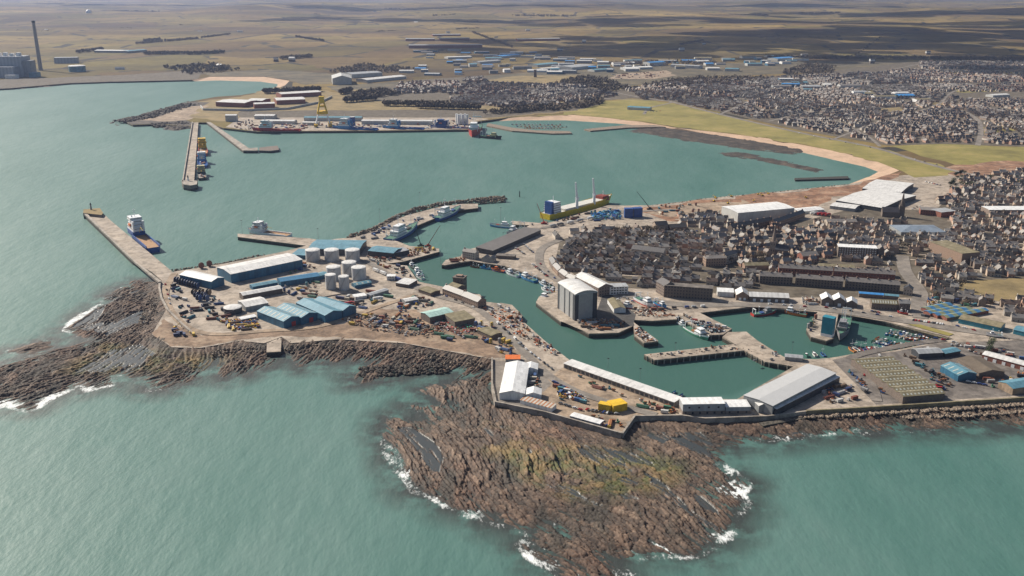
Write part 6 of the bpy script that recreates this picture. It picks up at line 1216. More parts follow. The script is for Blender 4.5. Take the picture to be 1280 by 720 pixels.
for zi, (zp, ang) in enumerate(TOWNZ):
    w = W(zp); cx = sum(p[0] for p in w) / len(w); cy = sum(p[1] for p in w) / len(w); a0 = R(ang); rad = max(math.hypot(p[0] - cx, p[1] - cy) for p in w); row = -rad; alt = 0
    while row < rad:
        t = -rad + rn.uniform(0, 10); a = a0 + R(rn.uniform(-1.5, 1.5)); run = []
        while t < rad:
            k = rn.choices(range(9), (5, 6, 5, 4, 4, 4, 3, 5, 1))[0]; p, L, D, h, rise, kind, ch = HP[k]; t += L / 2 + (.2 if rn.random() < .55 else rn.uniform(1, 9))
            off = rn.uniform(-.6, .6) if k != 7 else rn.uniform(-9, 9); x, y = cx + t * math.cos(a0) - (row + off) * math.sin(a0), cy + t * math.sin(a0) + (row + off) * math.cos(a0); rr = max(L, D) * .45; t += L / 2
            if not inside(x, y, w) or rn.random() < .07 or not clear(x, y, rr) or on_road(x, y, 5): continue
            ra = a + (math.pi / 2 if rn.random() < .15 else 0) + (math.pi if rn.random() < .5 else 0)
            c, s = math.cos(ra), math.sin(ra); foot([(x + c * sx_ * L * .48 - s * sy_ * D * .48, y + s * sx_ * L * .48 + c * sy_ * D * .48) for sx_, sy_ in ((-1, -1), (1, -1), (1, 1), (-1, 1))])
            run.append((x, y)); H_.append((y + (k == 7) * 900, x, y, ra, k, rn.randrange(8), rn.randrange(8), rn.uniform(.8, 1.2)))
        if len(run) > 3 and not alt:
            LV[0] += .02; zz = Q + .009 * LV[0]; o_ = 8.7; (xa, ya), (xb, yb) = run[0], run[-1]; dx, dy = -math.sin(a0) * o_, math.cos(a0) * o_; ex, ey = math.cos(a0) * 8, math.sin(a0) * 8; wx, wy = -math.sin(a0) * 2.6, math.cos(a0) * 2.6
            st_ = MB(); st_.face([(xa + dx - ex - wx, ya + dy - ey - wy, zz), (xb + dx + ex - wx, yb + dy + ey - wy, zz), (xb + dx + ex + wx, yb + dy + ey + wy, zz), (xa + dx - ex + wx, ya + dy - ey + wy, zz)]); st_.build("street", M['apron'])["kind"] = 'structure'
        row += rn.choice((11, 12.5)) if alt else 17.5; alt ^= 1
H_.sort(); SIZE = ("small", "two-storey", "long", "narrow", "tall", "gable-fronted", "terraced", "little", "hip-roofed")
WM = [surf('town_wall_%d' % i, tuple(min(.7, v * 1.08 + .02) for v in c), .2, .8, .85) for i, (n_, c) in enumerate(WALLS)]; RM = [surf('town_roof_%d' % i, c, .25, .6, .72) for i, (n_, c) in enumerate(ROOFS)]
def bake(mb, k, x, y, ra, wi, ri, sc=1.0):
    p, L, D, h, rise, kind, ch = HP[k]; c, s = math.cos(ra), math.sin(ra)
    def add(me, m):
        n = len(mb.v); mb.v += [(x + (v.co.x * c - v.co.y * s) * sc, y + (v.co.x * s + v.co.y * c) * sc, Q + v.co.z * sc) for v in me.vertices]
        for f in me.polygons: mb.f.append(tuple(n + i for i in f.vertices)); mb.m.append(m)
    for ch_ in CHILD[p.name]:
        b_ = ch_.name.split('.')[0]
        if b_ != 'window': add(ch_.data, ri + 8 if b_ == 'roof' else wi)
NH = 0; rest = MB()
for y0, x, y, ra, k, wi, ri, br in H_:
    p = HP[k][0]
    if NH < 299:
        NH += 1; r = p.copy(); COL.objects.link(r); r.location = (x, y, Q); r.rotation_euler = (0, 0, ra)
        wc = tuple(min(1, v * br) for v in WALLS[wi][1]); rc = ROOFS[ri][1]
        for ch in CHILD[p.name]:
            c = ch.copy(); COL.objects.link(c); c.parent = r; b_ = ch.name.split('.')[0]; c.color = (*(rc if b_ == 'roof' else wc), 1)
        later(r, f"{SIZE[k]} {WALLS[wi][0]} house, {ROOFS[ri][0].split()[0]} roof", 'house', "houses of the old town")
    else: bake(rest, k, x, y, ra, wi, ri)
o = rest.build("town_houses", WM + RM); o["kind"] = 'stuff'
# ---------------------------------------------------------------- the suburb beyond the bay: thousands of roofs
def suburb(name, zp, dens, seed, sc=1.0, holes=(), wl=(0, 1, 2, 4, 6, 7, 5, 4)):
    rn = random.Random(seed); w = W(zp); hw = [W(h) for h in holes]; xs = [p[0] for p in w]; ys = [p[1] for p in w]; mb = MB(); cell = 230
    X0, X1, Y0, Y1 = min(xs), max(xs), min(ys), max(ys)
    for ix in range(int((X1 - X0) / cell) + 1):
        for iy in range(int((Y1 - Y0) / cell) + 1):
            a = R(rn.uniform(-40, 60) if rn.random() < .7 else rn.uniform(60, 110)); cx, cy = X0 + (ix + .5) * cell, Y0 + (iy + .5) * cell; row = -cell * .5; wb = rn.choice(wl); rb = rn.randrange(8)
            if rn.random() < .03: continue
            while row < cell * .5:
                t = -cell * .5
                while t < cell * .5:
                    k = rn.choice((0, 1, 1, 2, 6, 5, 4, 8, 0, 7)); L = HP[k][1] * sc; t += L / 2; ox = rn.uniform(-3, 3) + 14 * math.sin(t * .02 + ix * 2 + iy); x, y = cx + t * math.cos(a) - (row + ox) * math.sin(a), cy + t * math.sin(a) + (row + ox) * math.cos(a); t += L / 2 + rn.uniform(.5, 5) / dens * rn.choice((.5, 1, 1, 2.2))
                    if abs(x - cx) > cell * .5 or abs(y - cy) > cell * .5 or not inside(x, y, w) or any(inside(x, y, q) for q in hw) or on_road(x, y, 6) or not clear(x, y, L * .5): continue
                    bake(mb, k, x, y, a + (math.pi / 2 if rn.random() < .2 else 0) + .02 * ox, wb if rn.random() < .5 else rn.choice(wl), rn.choice((0, 1, 7, 3, 1, 6, 7, 4)), sc)
                row += rn.choice((13, 15, 18, 24)) / dens
    o = mb.build(name, WM + RM); o["kind"] = 'stuff'; return o
suburb("suburb_houses", [(842,128),(900,120),(980,110),(1100,108),(1290,104),(1600,110),(1600,186),(1290,182),(1180,178),(1110,180),(1000,160),(905,140)], .95, 21, 1.0, [[(1100,135),(1128,133),(1130,140),(1095,142)]])
suburb("suburb_houses", [(800,124),(780,112),(850,103),(980,97),(1140,88),(1290,92),(1500,92),(1500,103),(1290,102),(1100,106),(980,108),(900,118),(842,126)], .8, 22, 1.15)
suburb("suburb_houses", [(1150,78),(1290,78),(1500,80),(1500,88),(1290,87),(1150,86)], .8, 23, 1.2); suburb("suburb_houses", [(490,118),(500,104),(600,97),(612,104),(735,108),(775,120),(740,124),(640,131),(565,130),(560,116)], 1.0, 24, 1.1, (), (3, 0, 1, 3, 6, 7)); suburb("suburb_houses", [(600,131),(640,129),(730,125),(700,131),(640,137)], .8, 25, 1, (), (3, 0, 1, 6))
# the industrial estate inland: one shed after another
rn = random.Random(5); IW = [("white", 'white_roof'), ("grey", 'grey_roof'), ("blue", 'blue_bright'), ("pale blue", 'blue_roof'), ("grey", 'grey_roof'), ("dark", 'slate_g'), ("dark", 'slate_g'), ("white", 'white_roof'), ("brown", 'moss')]
for zp, n in (([(480,92),(560,78),(640,66),(700,66),(760,80),(700,94),(620,94),(540,96)], 46), ([(700,84),(800,78),(1010,70),(1010,78),(900,90),(840,86),(770,92)], 34), ([(510,66),(600,63),(620,70),(540,76)], 8), ([(960,100),(1080,112),(1140,118),(1200,128),(1180,132),(1080,124),(960,112)], 16)):
    w = W(zp); xs = [p[0] for p in w]; ys = [p[1] for p in w]; k = t = 0
    while k < n and t < 3000:
        t += 1; x, y = rn.uniform(min(xs), max(xs)), rn.uniform(min(ys), max(ys)); L, D = rn.uniform(25, 85), rn.uniform(18, 40)
        if not inside(x, y, w) or not clear(x, y, L * .55) or on_road(x, y, 8): continue
        nm, m = rn.choice(IW); a = PX((x - L / 2, y, Q)); b_ = PX((x + L / 2, y + rn.uniform(-.25, .25) * L, Q)); o = bld("industrial_building", None, None, a, b_, D, rn.uniform(6, 12), rise=rn.uniform(1.5, 4), wall=rn.choice(('grey_light', 'white', 'grey_clad', 'blue_wall')), rmat=m); later(o, f"small {nm} industrial shed", 'shed', "sheds of the inland industrial estate"); k += 1
# ---------------------------------------------------------------- trees
TP = [proto_tree(31 + i, (9, 11, 8, 12)[i], 'twigs') for i in range(4)]; EP = [proto_tree(51 + i, (9, 12, 10)[i], 'evergreen', 230) for i in range(3)]
def trees(px, n, protos, seed, desc, group):
    rn = random.Random(seed); w = W(px); xs = [p[0] for p in w]; ys = [p[1] for p in w]; t = 0; k = 0
    while k < n and t < n * 30:
        t += 1; x, y = rn.uniform(min(xs), max(xs)), rn.uniform(min(ys), max(ys))
        if not inside(x, y, w) or not clear(x, y, 1.5) or on_road(x, y, 3): continue
        s = rn.uniform(.7, 1.15); later(dup(rn.choice(protos), (x, y, Q), rn.uniform(0, 6.28), None, None, (s, s, s * rn.uniform(.85, 1.1))), desc, 'tree', group); k += 1
TB = "bare trees of the town gardens"
for px, n, sd_ in (([(700,335),(710,310),(770,300),(830,310),(800,340),(740,345)], 46, 1), ([(760,290),(850,292),(870,305),(800,305)], 45, 2), ([(880,300),(1040,300),(1030,335),(900,335)], 34, 3), ([(1040,285),(1190,296),(1180,330),(1060,325)], 22, 4), ([(1190,265),(1300,250),(1400,330),(1220,345)], 34, 5), ([(1150,362),(1195,358),(1240,385),(1180,385)], 8, 6)): trees(px, n, TP, sd_, "bare brown tree", TB)
trees([(1183,238),(1192,222),(1205,216),(1212,226),(1204,242)], 26, EP, 7, "dark evergreen tree", "dark evergreens by the road junction"); trees([(1200,244),(1225,226),(1290,218),(1400,214),(1400,232),(1290,236)], 26, EP + TP[:1], 8, "dark bushy tree", "trees along the landward road"); trees([(1225,440),(1240,432),(1250,436),(1236,444)], 5, EP, 9, "low dark bush", "bushes by the boat yard")
def wood(px, n, h, seed, z=Q, m='twigs'):
    rn = random.Random(seed); w = W(px, z); xs = [p[0] for p in w]; ys = [p[1] for p in w]; b = MB(); t = k = 0
    while k < n and t < n * 40:
        t += 1; x, y = rn.uniform(min(xs), max(xs)), rn.uniform(min(ys), max(ys))
        if not inside(x, y, w): continue
        k += 1; hh = h * rn.uniform(.7, 1.4); r = hh * .45
        b.bar((x, y, z - 10), (x, y, z + hh * .6), hh * .03, 4); leaf_clump(rn, b, (x, y, z + hh * .5), r, 18, hh * .22)
    o = b.build("woodland", M[m]); o["kind"] = 'stuff'; return o
WOODS = [((408,90),(450,81),(520,87),(480,92),(430,92),150),((430,119),(480,112),(500,118),(470,123),120),((690,106),(725,96),(760,100),(790,112),(760,116),(740,109),220),((640,137),(720,131),(756,124),(752,132),(700,138),(600,144),180),((800,108),(860,98),(950,97),(975,101),(900,107),(840,112),260),((755,80),(880,75),(900,80),(800,84),150),((975,92),(1010,80),(1045,84),(1040,92),(1000,95),170),((240,94),(200,84),(270,80),(300,88),150),((1232,75),(1290,73),(1290,77),(1235,77),90)]
for i, q in enumerate(WOODS): wood(q[:-1], int(q[-1] * 1.6), 12, 60 + i)
BELT = [(430,127,470,124),(480,131,560,132),(330,116,400,113),(425,117,440,114),(520,134,600,136),(170,55,248,49),(95,66,130,62),(180,68,235,67),(235,68,280,66),(180,52,200,50),(252,48,288,44),(115,38,165,37),(20,40,65,41),(225,33,260,31),(345,31,390,30),(370,47,405,52),(350,74,390,71),(570,38,600,37),(590,41,640,60),(470,41,498,40),(560,30,600,28),(640,20,720,21),(790,11,860,13),(850,57,880,52),(945,47,990,45),(960,49,1050,48),(1068,71,1108,43),(1108,41,1160,42),(1170,43,1192,43),(1000,18,1050,17),(1165,27,1225,28),(1240,22,1290,24),(880,21,960,20),(1050,27,1080,30),(1107,30,1140,32),(540,20,600,19),(430,11,520,13),(300,17,400,20),(100,14,200,16),(1040,6,1110,5),(1150,5,1290,7),(700,5,790,7),(960,73,1060,73),(1060,73,1280,74),(925,28,980,30),(40,28,110,26)]
for i, (x0, y0, x1, y1) in enumerate(BELT):
    k = 1.2 if y0 < 30 else .9; wood([(x0, y0 - k), (x1, y1 - k), (x1, y1 + k * .2), (x0, y0 + k * .2)], int(70 + abs(x1 - x0) * 2.2), 12 if y0 > 25 else 17, 100 + i, Q + (4 if y0 > 25 else 22))
# ---------------------------------------------------------------- cars, vans, lorries
CARP, VANP, LORP = proto_car('car'), proto_car('van'), proto_car('lorry')
CARC = [("black", (.02, .02, .025)), ("white", (.65, .65, .65)), ("silver", (.34, .35, .36)), ("dark blue", (.025, .05, .18)), ("red", (.32, .02, .02)), ("grey", (.12, .125, .13)), ("white", (.72, .72, .7))]
def vehicle(px, rz, kind='car', col=None, rn=random):
    p = P(*px); n, c = col or rn.choice(CARC); pr = {'car': CARP, 'van': VANP, 'lorry': LORP}[kind]
    o = dup(pr, (p.x, p.y, Q + .009 * LV[0]), rz, None, None, None, c); return later(o, f"{n} parked {kind}", kind, "cars, vans and lorries parked on the quays and streets")
rn = random.Random(77)
def cars(a, b, n, ang=None, kind='car', jit=.4):
    A, B = P(*a), P(*b); d = math.atan2(B.y - A.y, B.x - A.x)
    for i in range(n):
        t = (i + rn.uniform(-jit, jit) * .5) / max(1, n - 1); vehicle((a[0] + (b[0] - a[0]) * t, a[1] + (b[1] - a[1]) * t), d + (R(ang) if ang is not None else R(rn.choice((0, 180)))) + R(rn.uniform(-4, 4)), kind, None, rn)
for a, b, n, ang, kind in (((666,331),(684,346),9,80,'car'),((1142,401),(1178,406),12,75,'car'),((1155,396),(1160,397),2,0,'van'),((1195,408),(1215,413),3,0,'car'),((800,352),(822,360),4,60,'car'),((1030,385),(1110,396),6,0,'car'),((965,381),(1005,384),4,0,'car'),((1090,390),(1098,391.5),3,0,'car'),((655,300),(672,290),5,0,'van'),((643,299),(660,292),3,0,'lorry'),((655,306),(666,316),6,40,'car'),((645,311),(655,318),5,40,'car'),
 ((207,357),(213,381),5,10,'car'),((735,513),(760,517),6,70,'car'),((760,517),(770,518),3,10,'car'),((700,505),(725,513),5,20,'car'),((692,478),(725,495),9,40,'car'),((742,530),(758,533),3,20,'car'),((1055,490),(1080,470),4,20,'car'),((1210,478),(1230,482),4,10,'car'),((1160,482),(1175,487),3,50,'van'),((1140,440),(1160,436),5,60,'car'),((1190,432),(1230,436),8,70,'car'),((1215,448),(1240,458),6,50,'car'),((1100,446),(1120,470),5,0,'car'),
 ((1150,420),(1190,428),5,20,'car'),((970,375),(985,376),3,60,'car'),((1195,270),(1225,276),8,80,'car'),((1215,258),(1240,262),8,80,'car'),((1230,252),(1270,254),10,80,'car'),((1140,298),(1185,300),12,80,'car'),((1095,300),(1110,302),4,80,'car'),((1140,262),(1150,258),4,70,'car'),((780,372),(790,377),3,60,'car'),((648,430),(690,462),9,0,'car'),((622,405),(650,430),5,0,'van'),((470,340),(500,352),4,0,'lorry'),((560,372),(590,384),4,0,'car'),((500,385),(520,380),3,0,'van'),((435,382),(470,376),3,0,'lorry'),((845,386),(880,384),4,0,'van'),((870,402),(905,410),5,30,'van'),((860,512),(900,513),0,0,'car'),((940,452),(965,450),2,30,'car'),((1145,200),(1170,206),3,0,'car'),((1000,167),(1090,185),6,0,'car'),((1200,216),(1280,225),6,0,'car'),((850,129),(900,143),4,0,'car'),((808,141),(825,139),5,80,'car'),((1158,228),(1175,232),6,80,'car'),((675,330),(695,350),3,0,'car'),((690,284),(740,274),5,0,'lorry'),((840,288),(880,290),6,70,'car'),((1015,268),(1035,270),5,60,'lorry')):
    if n: cars(a, b, n, ang, kind)
# ---------------------------------------------------------------- gear in the yards
PC, PC2, PR_, PP, PS, PK, PT, PD = proto_container(), proto_container(12.2), proto_reel(), proto_pipes(), proto_skip(), proto_crates(), proto_tank(), proto_digger()
COLS = [("blue", (.04, .09, .22)), ("rust-red", (.20, .07, .045)), ("white", (.50, .49, .47)), ("teal", (.06, .18, .22)), ("orange", (.38, .15, .05)), ("grey", (.26, .255, .25)), ("black", (.03, .03, .035)), ("yellow", (.50, .34, .06)), ("green", (.06, .16, .10)), ("dark blue", (.025, .04, .11)), ("brown", (.15, .10, .065)), ("cream", (.44, .40, .32))]
KINDS = {'container': (PC, "shipping container", 'container', 3.2), 'trailer': (PC2, "long shipping container", 'container', 5.5), 'reel': (PR_, "cable reel on its edge", 'cable reel', 2.8), 'pipes': (PP, "bundle of long pipes", 'pipe bundle', 4.5), 'skip': (PS, "scrap skip with a load", 'skip', 1.8), 'crates': (PK, "stack of fish crates", 'crate stack', 1.6), 'tank': (PT, "upright tank in a frame", 'tank', 2), 'digger': (PD, "excavator with its boom down", 'excavator', 3.2)}
GROUPS = {'container': "shipping containers in the yards", 'trailer': "shipping containers in the yards", 'reel': "cable reels standing in rows", 'pipes': "pipe bundles in the yards", 'skip': "skips in the yards", 'crates': "crate stacks on the quays", 'tank': "framed tanks in the yards", 'digger': "excavators at work"}
LAND = coastw
def gear(kind, px=None, xy=None, rz=0, col=None, rn=rn):
    pr, d, c, r = KINDS[kind]; x, y = (P(*px).x, P(*px).y) if px else xy; n, cl = col or rn.choice(COLS)
    o = dup(pr, (x, y, Q + .009 * LV[0] - .1), rz, None, None, (1.35, 1.2, 1.35) if kind == 'reel' else None, cl); return later(o, f"{n} {d}", c, GROUPS[kind])
def scatter(px, n, kinds, seed, ang=None, cols=None, keepoff=True):
    rn = random.Random(seed); w = W(px); xs = [p[0] for p in w]; ys = [p[1] for p in w]; t = k = 0; a0 = R(ang) if ang is not None else None
    while k < n and t < n * 25:
        t += 1; x, y = rn.uniform(min(xs), max(xs)), rn.uniform(min(ys), max(ys)); kd = rn.choice(kinds); r = KINDS[kd][3]
        if not inside(x, y, w) or not inside(x, y, MAINP) or not all(inside(x + dx_, y + dy_, MAINP) for dx_, dy_ in ((r * .6, 0), (-r * .6, 0), (0, -r * .6), (0, r * .6))) or not clear(x, y, r * .8) or (keepoff and on_road(x, y, r * .6)): continue
        rz = (a0 + rn.choice((0, 0, 0, 1.57)) + rn.uniform(-.15, .15)) if a0 is not None else rn.uniform(0, 6.28)
        gear(kd, None, (x, y), rz, rn.choice(cols) if cols else None, rn); foot([(x - r * .6, y - r * .6), (x + r * .6, y - r * .6), (x + r * .6, y + r * .6), (x - r * .6, y + r * .6)]); k += 1
BLUEC = [COLS[0], COLS[9], COLS[6], COLS[9]]
for i in range(9): gear('reel', (221 + i * 3.2, 353.5 + i * .9), None, R(75), BLUEC[i % 4])
for i in range(7): gear('reel', (243 + i * 3.0, 369 + (i % 3) * 3.5), None, R(70), [COLS[10], COLS[9], COLS[0]][i % 3])
for x, y, m in ((252,335.5,1),(262,333,1)): gear('reel', (x, y), None, R(20), COLS[m])
S_ = scatter
S_([(212,350),(225,362),(245,398),(262,408),(230,402),(214,380)], 22, ['container','skip','crates','pipes'], 1, 60, [COLS[0], COLS[9], COLS[2], COLS[6], COLS[3]])
S_([(240,380),(275,372),(285,400),(262,402),(246,396)], 24, ['pipes','container','skip','crates'], 2, 20, [COLS[1], COLS[0], COLS[2], COLS[6], COLS[3]])
S_([(272,400),(320,398),(332,412),(290,414)], 24, ['pipes','crates','pipes','skip'], 3, 15, [COLS[9], COLS[0], COLS[10], COLS[2], COLS[7]]); S_([(215,408),(235,404),(246,420),(222,426)], 9, ['digger','container','skip'], 4, 20, [COLS[7], COLS[9], COLS[10]])
S_([(345,358),(400,352),(398,372),(372,376)], 22, ['crates','container','skip','pipes','tank'], 5, -20); S_([(330,340),(380,330),(400,334),(350,345)], 10, ['crates','skip','container'], 6, -20)
S_([(425,372),(480,362),(490,378),(460,392),(430,386)], 20, ['container','crates','pipes','trailer'], 7, -25); S_([(425,393),(455,388),(520,396),(500,412),(440,408)], 30, ['container','pipes','skip','crates','pipes'], 8, -15, [COLS[1], COLS[2], COLS[7], COLS[4], COLS[10], COLS[0], COLS[11]])
S_([(480,400),(540,398),(590,412),(600,425),(560,426),(500,420)], 30, ['pipes','skip','crates','container','pipes'], 9, -20, [COLS[1], COLS[2], COLS[10], COLS[6], COLS[8], COLS[5], COLS[9]]); S_([(490,375),(530,368),(545,380),(500,392)], 22, ['crates','skip','container','pipes'], 10, -20); S_([(590,405),(625,410),(650,440),(632,446),(600,424)], 26, ['crates','skip','container','tank','pipes'], 11, -40, [COLS[7], COLS[0], COLS[2], COLS[9], COLS[5]])
S_([(600,380),(640,384),(655,398),(700,440),(694,446),(640,412)], 28, ['crates','skip','crates','container'], 12, -50, [COLS[4], COLS[2], COLS[10], COLS[5], COLS[1], COLS[0]]); S_([(690,480),(730,492),(735,505),(700,500)], 18, ['crates','skip','container'], 13, -30, [COLS[7], COLS[0], COLS[2], COLS[6], COLS[1], COLS[3]]); S_([(800,500),(842,510),(848,517),(805,516)], 16, ['crates','skip','container','pipes'], 14, -20, [COLS[1], COLS[4], COLS[8], COLS[2]]); S_([(740,520),(778,528),(775,540),(750,532)], 8, ['skip','crates','pipes'], 15, -15); S_([(710,462),(760,480),(800,497),(770,495),(720,475)], 10, ['crates','skip','pipes'], 16, -30); S_([(654,470),(672,470),(672,484),(656,484)], 8, ['container','crates','skip'], 17, 0)
S_([(1020,488),(1055,480),(1075,498),(1040,506)], 20, ['crates','skip','pipes','container'], 18, 30, [COLS[1], COLS[9], COLS[2], COLS[10]]); S_([(1050,452),(1070,452),(1110,492),(1085,495)], 26, ['crates','container','skip','pipes'], 19, -50, [COLS[6], COLS[3], COLS[10], COLS[0], COLS[5]]); S_([(1130,445),(1150,452),(1190,480),(1180,490)], 24, ['crates','container','skip'], 20, -40, [COLS[6], COLS[3], COLS[0], COLS[10]]); S_([(1190,428),(1260,440),(1285,452),(1220,445)], 22, ['crates','skip','container'], 21, -20, [COLS[1], COLS[2], COLS[0], COLS[10]]); S_([(1225,462),(1285,468),(1285,490),(1240,488)], 14, ['container','skip','crates'], 22, -10)
S_([(800,440),(900,428),(950,432),(980,448),(960,450),(925,436),(815,448)], 9, ['crates','skip','crates'], 23, 8, [COLS[10], COLS[5], COLS[2]], False); S_([(850,392),(866,400),(905,412),(895,417),(870,405)], 44, ['crates','crates','skip','pipes'], 24, -20, [COLS[6], COLS[2], COLS[10], COLS[5]]); S_([(700,380),(716,400),(735,413),(768,413),(790,404),(750,398),(728,402),(705,390)], 26, ['crates','skip','pipes'], 25, -10, [COLS[4], COLS[10], COLS[3], COLS[2]]); S_([(785,380),(830,385),(846,395),(800,396)], 14, ['crates','skip','container'], 26, 0, [COLS[10], COLS[2], COLS[1], COLS[5]]); S_([(1013,392),(1020,398),(1014,416),(1010,410)], 8, ['crates','tank'], 27, 60)
S_([(505,312),(545,309),(546,313),(512,322)], 26, ['crates','skip','pipes'], 28, 10, [COLS[4], COLS[10], COLS[1], COLS[7]]); S_([(470,300),(510,288),(570,264),(560,262),(495,278),(450,298)], 34, ['crates','skip','container','pipes'], 29, 28, [COLS[0], COLS[0], COLS[2], COLS[5], COLS[9]]); S_([(452,318),(500,322),(515,348),(480,340)], 30, ['crates','skip','container'], 30, -30)
S_([(737,267),(776,262),(778,274),(742,277)], 34, ['pipes','tank','container','skip','crates'], 31, 10, [COLS[3], COLS[0], COLS[3], COLS[8], COLS[2]]); S_([(700,273),(735,266),(738,275),(705,279)], 10, ['pipes','crates'], 32, 15, [COLS[10], COLS[1]]); S_([(806,258),(870,256),(880,268),(830,270)], 22, ['container','skip','tank','pipes'], 33, 5, [COLS[1], COLS[4], COLS[11], COLS[3]]); S_([(850,272),(898,266),(902,276),(860,280)], 26, ['container','container','tank'], 34, 10, [COLS[1], COLS[2], COLS[11], COLS[0]]); S_([(880,246),(1000,240),(1010,250),(900,256)], 9, ['digger'], 35, None, [COLS[7], COLS[4]]); S_([(640,285),(690,278),(740,270),(700,276)], 14, ['crates','container','skip'], 36, 20); S_([(600,328),(625,333),(650,340),(670,348),(640,336)], 18, ['crates','skip'], 37, -20, [COLS[10], COLS[4], COLS[2]], False)
S_([(560,325),(576,323),(590,327),(572,329)], 8, ['crates','pipes'], 38, 0, [COLS[1], COLS[4]]); S_([(1150,378),(1180,368),(1230,382),(1170,384)], 24, ['crates','skip','container'], 39, 20); S_([(1005,372),(1025,374),(1022,382),(1000,380)], 16, ['crates','skip','pipes'], 40, 0, [COLS[10], COLS[2], COLS[5]])
S_([(300,157),(590,150),(590,160),(300,162)], 36, ['container','tank','container','pipes'], 41, 0, [COLS[1], COLS[2], COLS[0], COLS[4], COLS[11]]); S_([(765,93),(830,90),(825,97),(770,99)], 40, ['container','trailer'], 42, 5, [COLS[1], COLS[1], COLS[2]]); S_([(290,156),(322,148),(316,164),(290,164)], 22, ['container','tank','crates'], 43, 10, [COLS[1], COLS[2], COLS[9]])
heap("scrap_heap", [(425,400),(460,392),(520,402),(560,412),(540,422),(470,414)], 520, ['rust','steel','sandy','black','concrete'], .4, 1.5, 1.6, 3, None, None); heap("scrap_heap", [(540,402),(585,404),(600,414),(570,420)], 220, ['red','rust','steel','green','white'], .4, 1.4, 1.2, 4); heap("net_heap", [(278,402),(318,400),(326,410),(290,413)], 240, ['deep_blue','rust','black','yellow'], .6, 1.8, 1.5, 5); heap("net_heap", [(866,400),(898,412),(905,414),(890,417),(864,403)], 260, ['black','clutter','white','steel'], .5, 1.6, 1.6, 6); heap("net_heap", [(696,482),(722,492),(726,500),(700,496)], 160, ['white','yellow','black','deep_blue'], .5, 1.6, 1.2, 8); heap("net_heap", [(712,397),(735,412),(768,411),(786,404),(752,399)], 220, ['rust','timber','black','concrete'], .5, 1.8, 1.0, 9); heap("net_heap", [(800,430),(806,428),(822,426),(796,407),(793,412)], 90, ['rust','black','white'], .5, 1.6, 1.0, 10)
heap("boat_yard_clutter", [(785,384),(830,386),(845,396),(800,397)], 110, ['white','rust','concrete','rust','black'], .4, 1.5, 1.0, 11); heap("quay_clutter", [(600,384),(640,386),(700,442),(694,446),(640,416)], 330, ['concrete','rust','white','orange','black'], .4, 1.3, .8, 12); heap("quay_clutter", [(800,441),(919,431),(960,446),(955,450),(930,436),(815,447)], 50, ['rust','concrete','black'], .4, 1.2, .6, 13); heap("quay_clutter", [(300,157),(590,149),(590,161),(300,162)], 200, ['white','redbrown','steel','deep_blue','concrete'], 1.5, 4, 2.5, 14); heap("subsea_gear", [(738,267),(776,263),(776,274),(742,276)], 260, ['blue_bright','blue_roof','teal_wall','deep_blue'], .8, 2.6, 3, 15)
# ---------------------------------------------------------------- small boats
BP = {k: small_proto(k) for k in ('open', 'cabin', 'yacht')}
BC = [("white", (.66, .66, .64)), ("blue", (.04, .13, .36)), ("red", (.36, .05, .03)), ("white", (.6, .61, .6)), ("sky blue", (.08, .28, .46)), ("orange", (.52, .2, .05)), ("green", (.05, .2, .14)), ("white", (.7, .7, .68))]
def boats(a, b, n, off, seed, kinds=('open', 'cabin', 'cabin', 'yacht'), z=0):
    rn = random.Random(seed); A, B = P(*a, z), P(*b, z); d = (B - A).normalized(); nr = Vector((-d.y, d.x, 0))
    for i in range(n):
        q = A + (B - A) * (i / max(1, n - 1)) + nr * off * rn.uniform(.7, 1.2); k = rn.choice(kinds); nm, c = rn.choice(BC); s = rn.uniform(.85, 1.25)
        o = dup(BP[k], (q.x, q.y, z), math.atan2(nr.y, nr.x) + (0 if off > 0 else math.pi) + rn.uniform(-.15, .15), None, None, (s, s, s), c); later(o, f"{nm} {'sailing yacht' if k == 'yacht' else 'small open boat' if k == 'open' else 'small cabin boat'}", 'boat', "small boats in the marinas")
def pontoon(a, b, label, w=2.0):
    A, B = P(*a, .5), P(*b, .5); L = (B - A).length; tag(MB().box(-L / 2, L / 2, -w / 2, w / 2, -.3, .5).build("pontoon", M['timber'], None, ((A.x + B.x) / 2, (A.y + B.y) / 2, 0), math.atan2(B.y - A.y, B.x - A.x)), label, 'pontoon')
pontoon((1111,416), (1166,429), "wooden pontoon along the grassy slip, small boats on both sides"); boats((1111,416), (1166,429), 12, 6, 1, ('cabin', 'open', 'cabin')); boats((1111,416), (1164,428.5), 10, -6, 2, ('cabin', 'open'))
pontoon((1094,426), (1128,435), "short wooden pontoon in the middle of the small boat marina"); boats((1094,426), (1128,435), 9, 6, 3, ('open', 'cabin')); boats((1094,426), (1128,435), 9, -6, 4, ('open', 'cabin'))
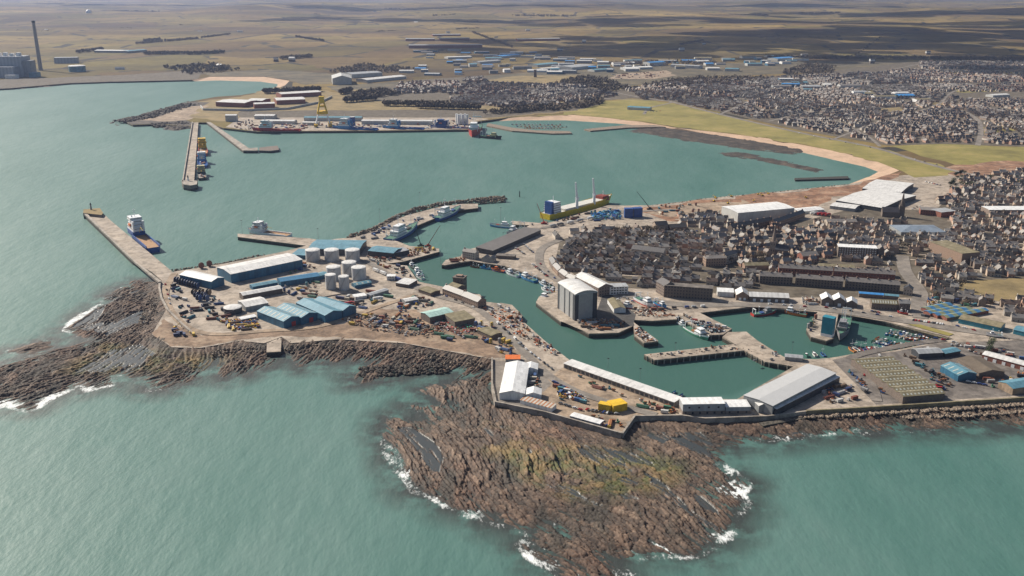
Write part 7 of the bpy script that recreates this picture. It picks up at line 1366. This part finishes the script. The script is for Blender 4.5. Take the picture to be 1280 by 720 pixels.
boats((1068,441), (1110,438.5), 9, 5, 5, ('yacht', 'cabin', 'yacht')); boats((1132,434), (1160,430), 6, 4, 6, ('open', 'cabin')); boats((1010,446.5), (1030,445.5), 3, 4, 7); boats((670,382), (690,394), 0, -4, 8); boats((838,494), (848,497.5), 2, 6, 9, ('open',))
for j, (x0, x1, y) in enumerate(((646,708,158.5),(640,700,156),(655,700,160.5))): pontoon((x0, y), (x1, y + .8), ("pontoon of the far marina, middle one", "pontoon of the far marina, closest to the beach", "pontoon of the far marina, closest to its breakwater")[j]); boats((x0, y), (x1, y + .8), 13, 7, 20 + j, ('yacht', 'cabin'))
tag(slab("slip_wall", W([(1116,405.5),(1119,404),(1186,420),(1184,423.5)], 4), -2, 4.2, M['moss'], M['quay']), "mossy sloping stone wall beside the small boat slip", "wall"); sheet("slipway_grass", [(1135,406),(1150,406),(1192,418),(1186,420.5)], 'grass')
# farms in the far fields
for i, (x, y) in enumerate(((58,38),(380,30),(300,40),(250,40),(428,21),(500,28),(520,28.5),(345,74),(365,74),(660,38),(750,20),(775,22),(780,30),(852,62),(880,55),(1010,36),(1020,34),(1180,31),(1190,33),(1215,10),(1265,23),(1160,66),(1090,76),(1000,34),(150,87),(224,84),(275,83),(700,62),(730,52),(560,41))):
    k = rn.randrange(3); D = 10; z_ = Q if y > 80 else Q + 12; p = P(x, y, z_); r = empty("farmhouse", (p.x, p.y, z_), R(rn.uniform(-30, 30))); s = 1.0; L = rn.choice((22, 30, 38))
    body(L, 12, 6, 5, 'gable').build("wall", M['white'], r).location.z = 0; MB().box(-L / 2 + .3, L / 2 - .3, -5.7, 5.7, -20, 0).build("footing", M['stone'], r); roofmesh(L, 12, 6, 5, 'gable').build("roof", M[('grey_roof', 'slate', 'white_roof')[k]], r); later(r, f"far white farm building with {('grey', 'dark', 'pale')[k]} roof", 'farmhouse', "farm buildings in the far fields")
settle()
# ---------------------------------------------------------------- put the patterns of copies away
for pr in [h[0] for h in HP] + TP + EP + [CARP, VANP, LORP, PC, PC2, PR_, PP, PS, PK, PT, PD] + list(BP.values()):
    for c in CHILD[pr.name]:
        for g in CHILD.get(c.name, ()): bpy.data.objects.remove(g)
    for c in CHILD[pr.name]: bpy.data.objects.remove(c)
    bpy.data.objects.remove(pr)
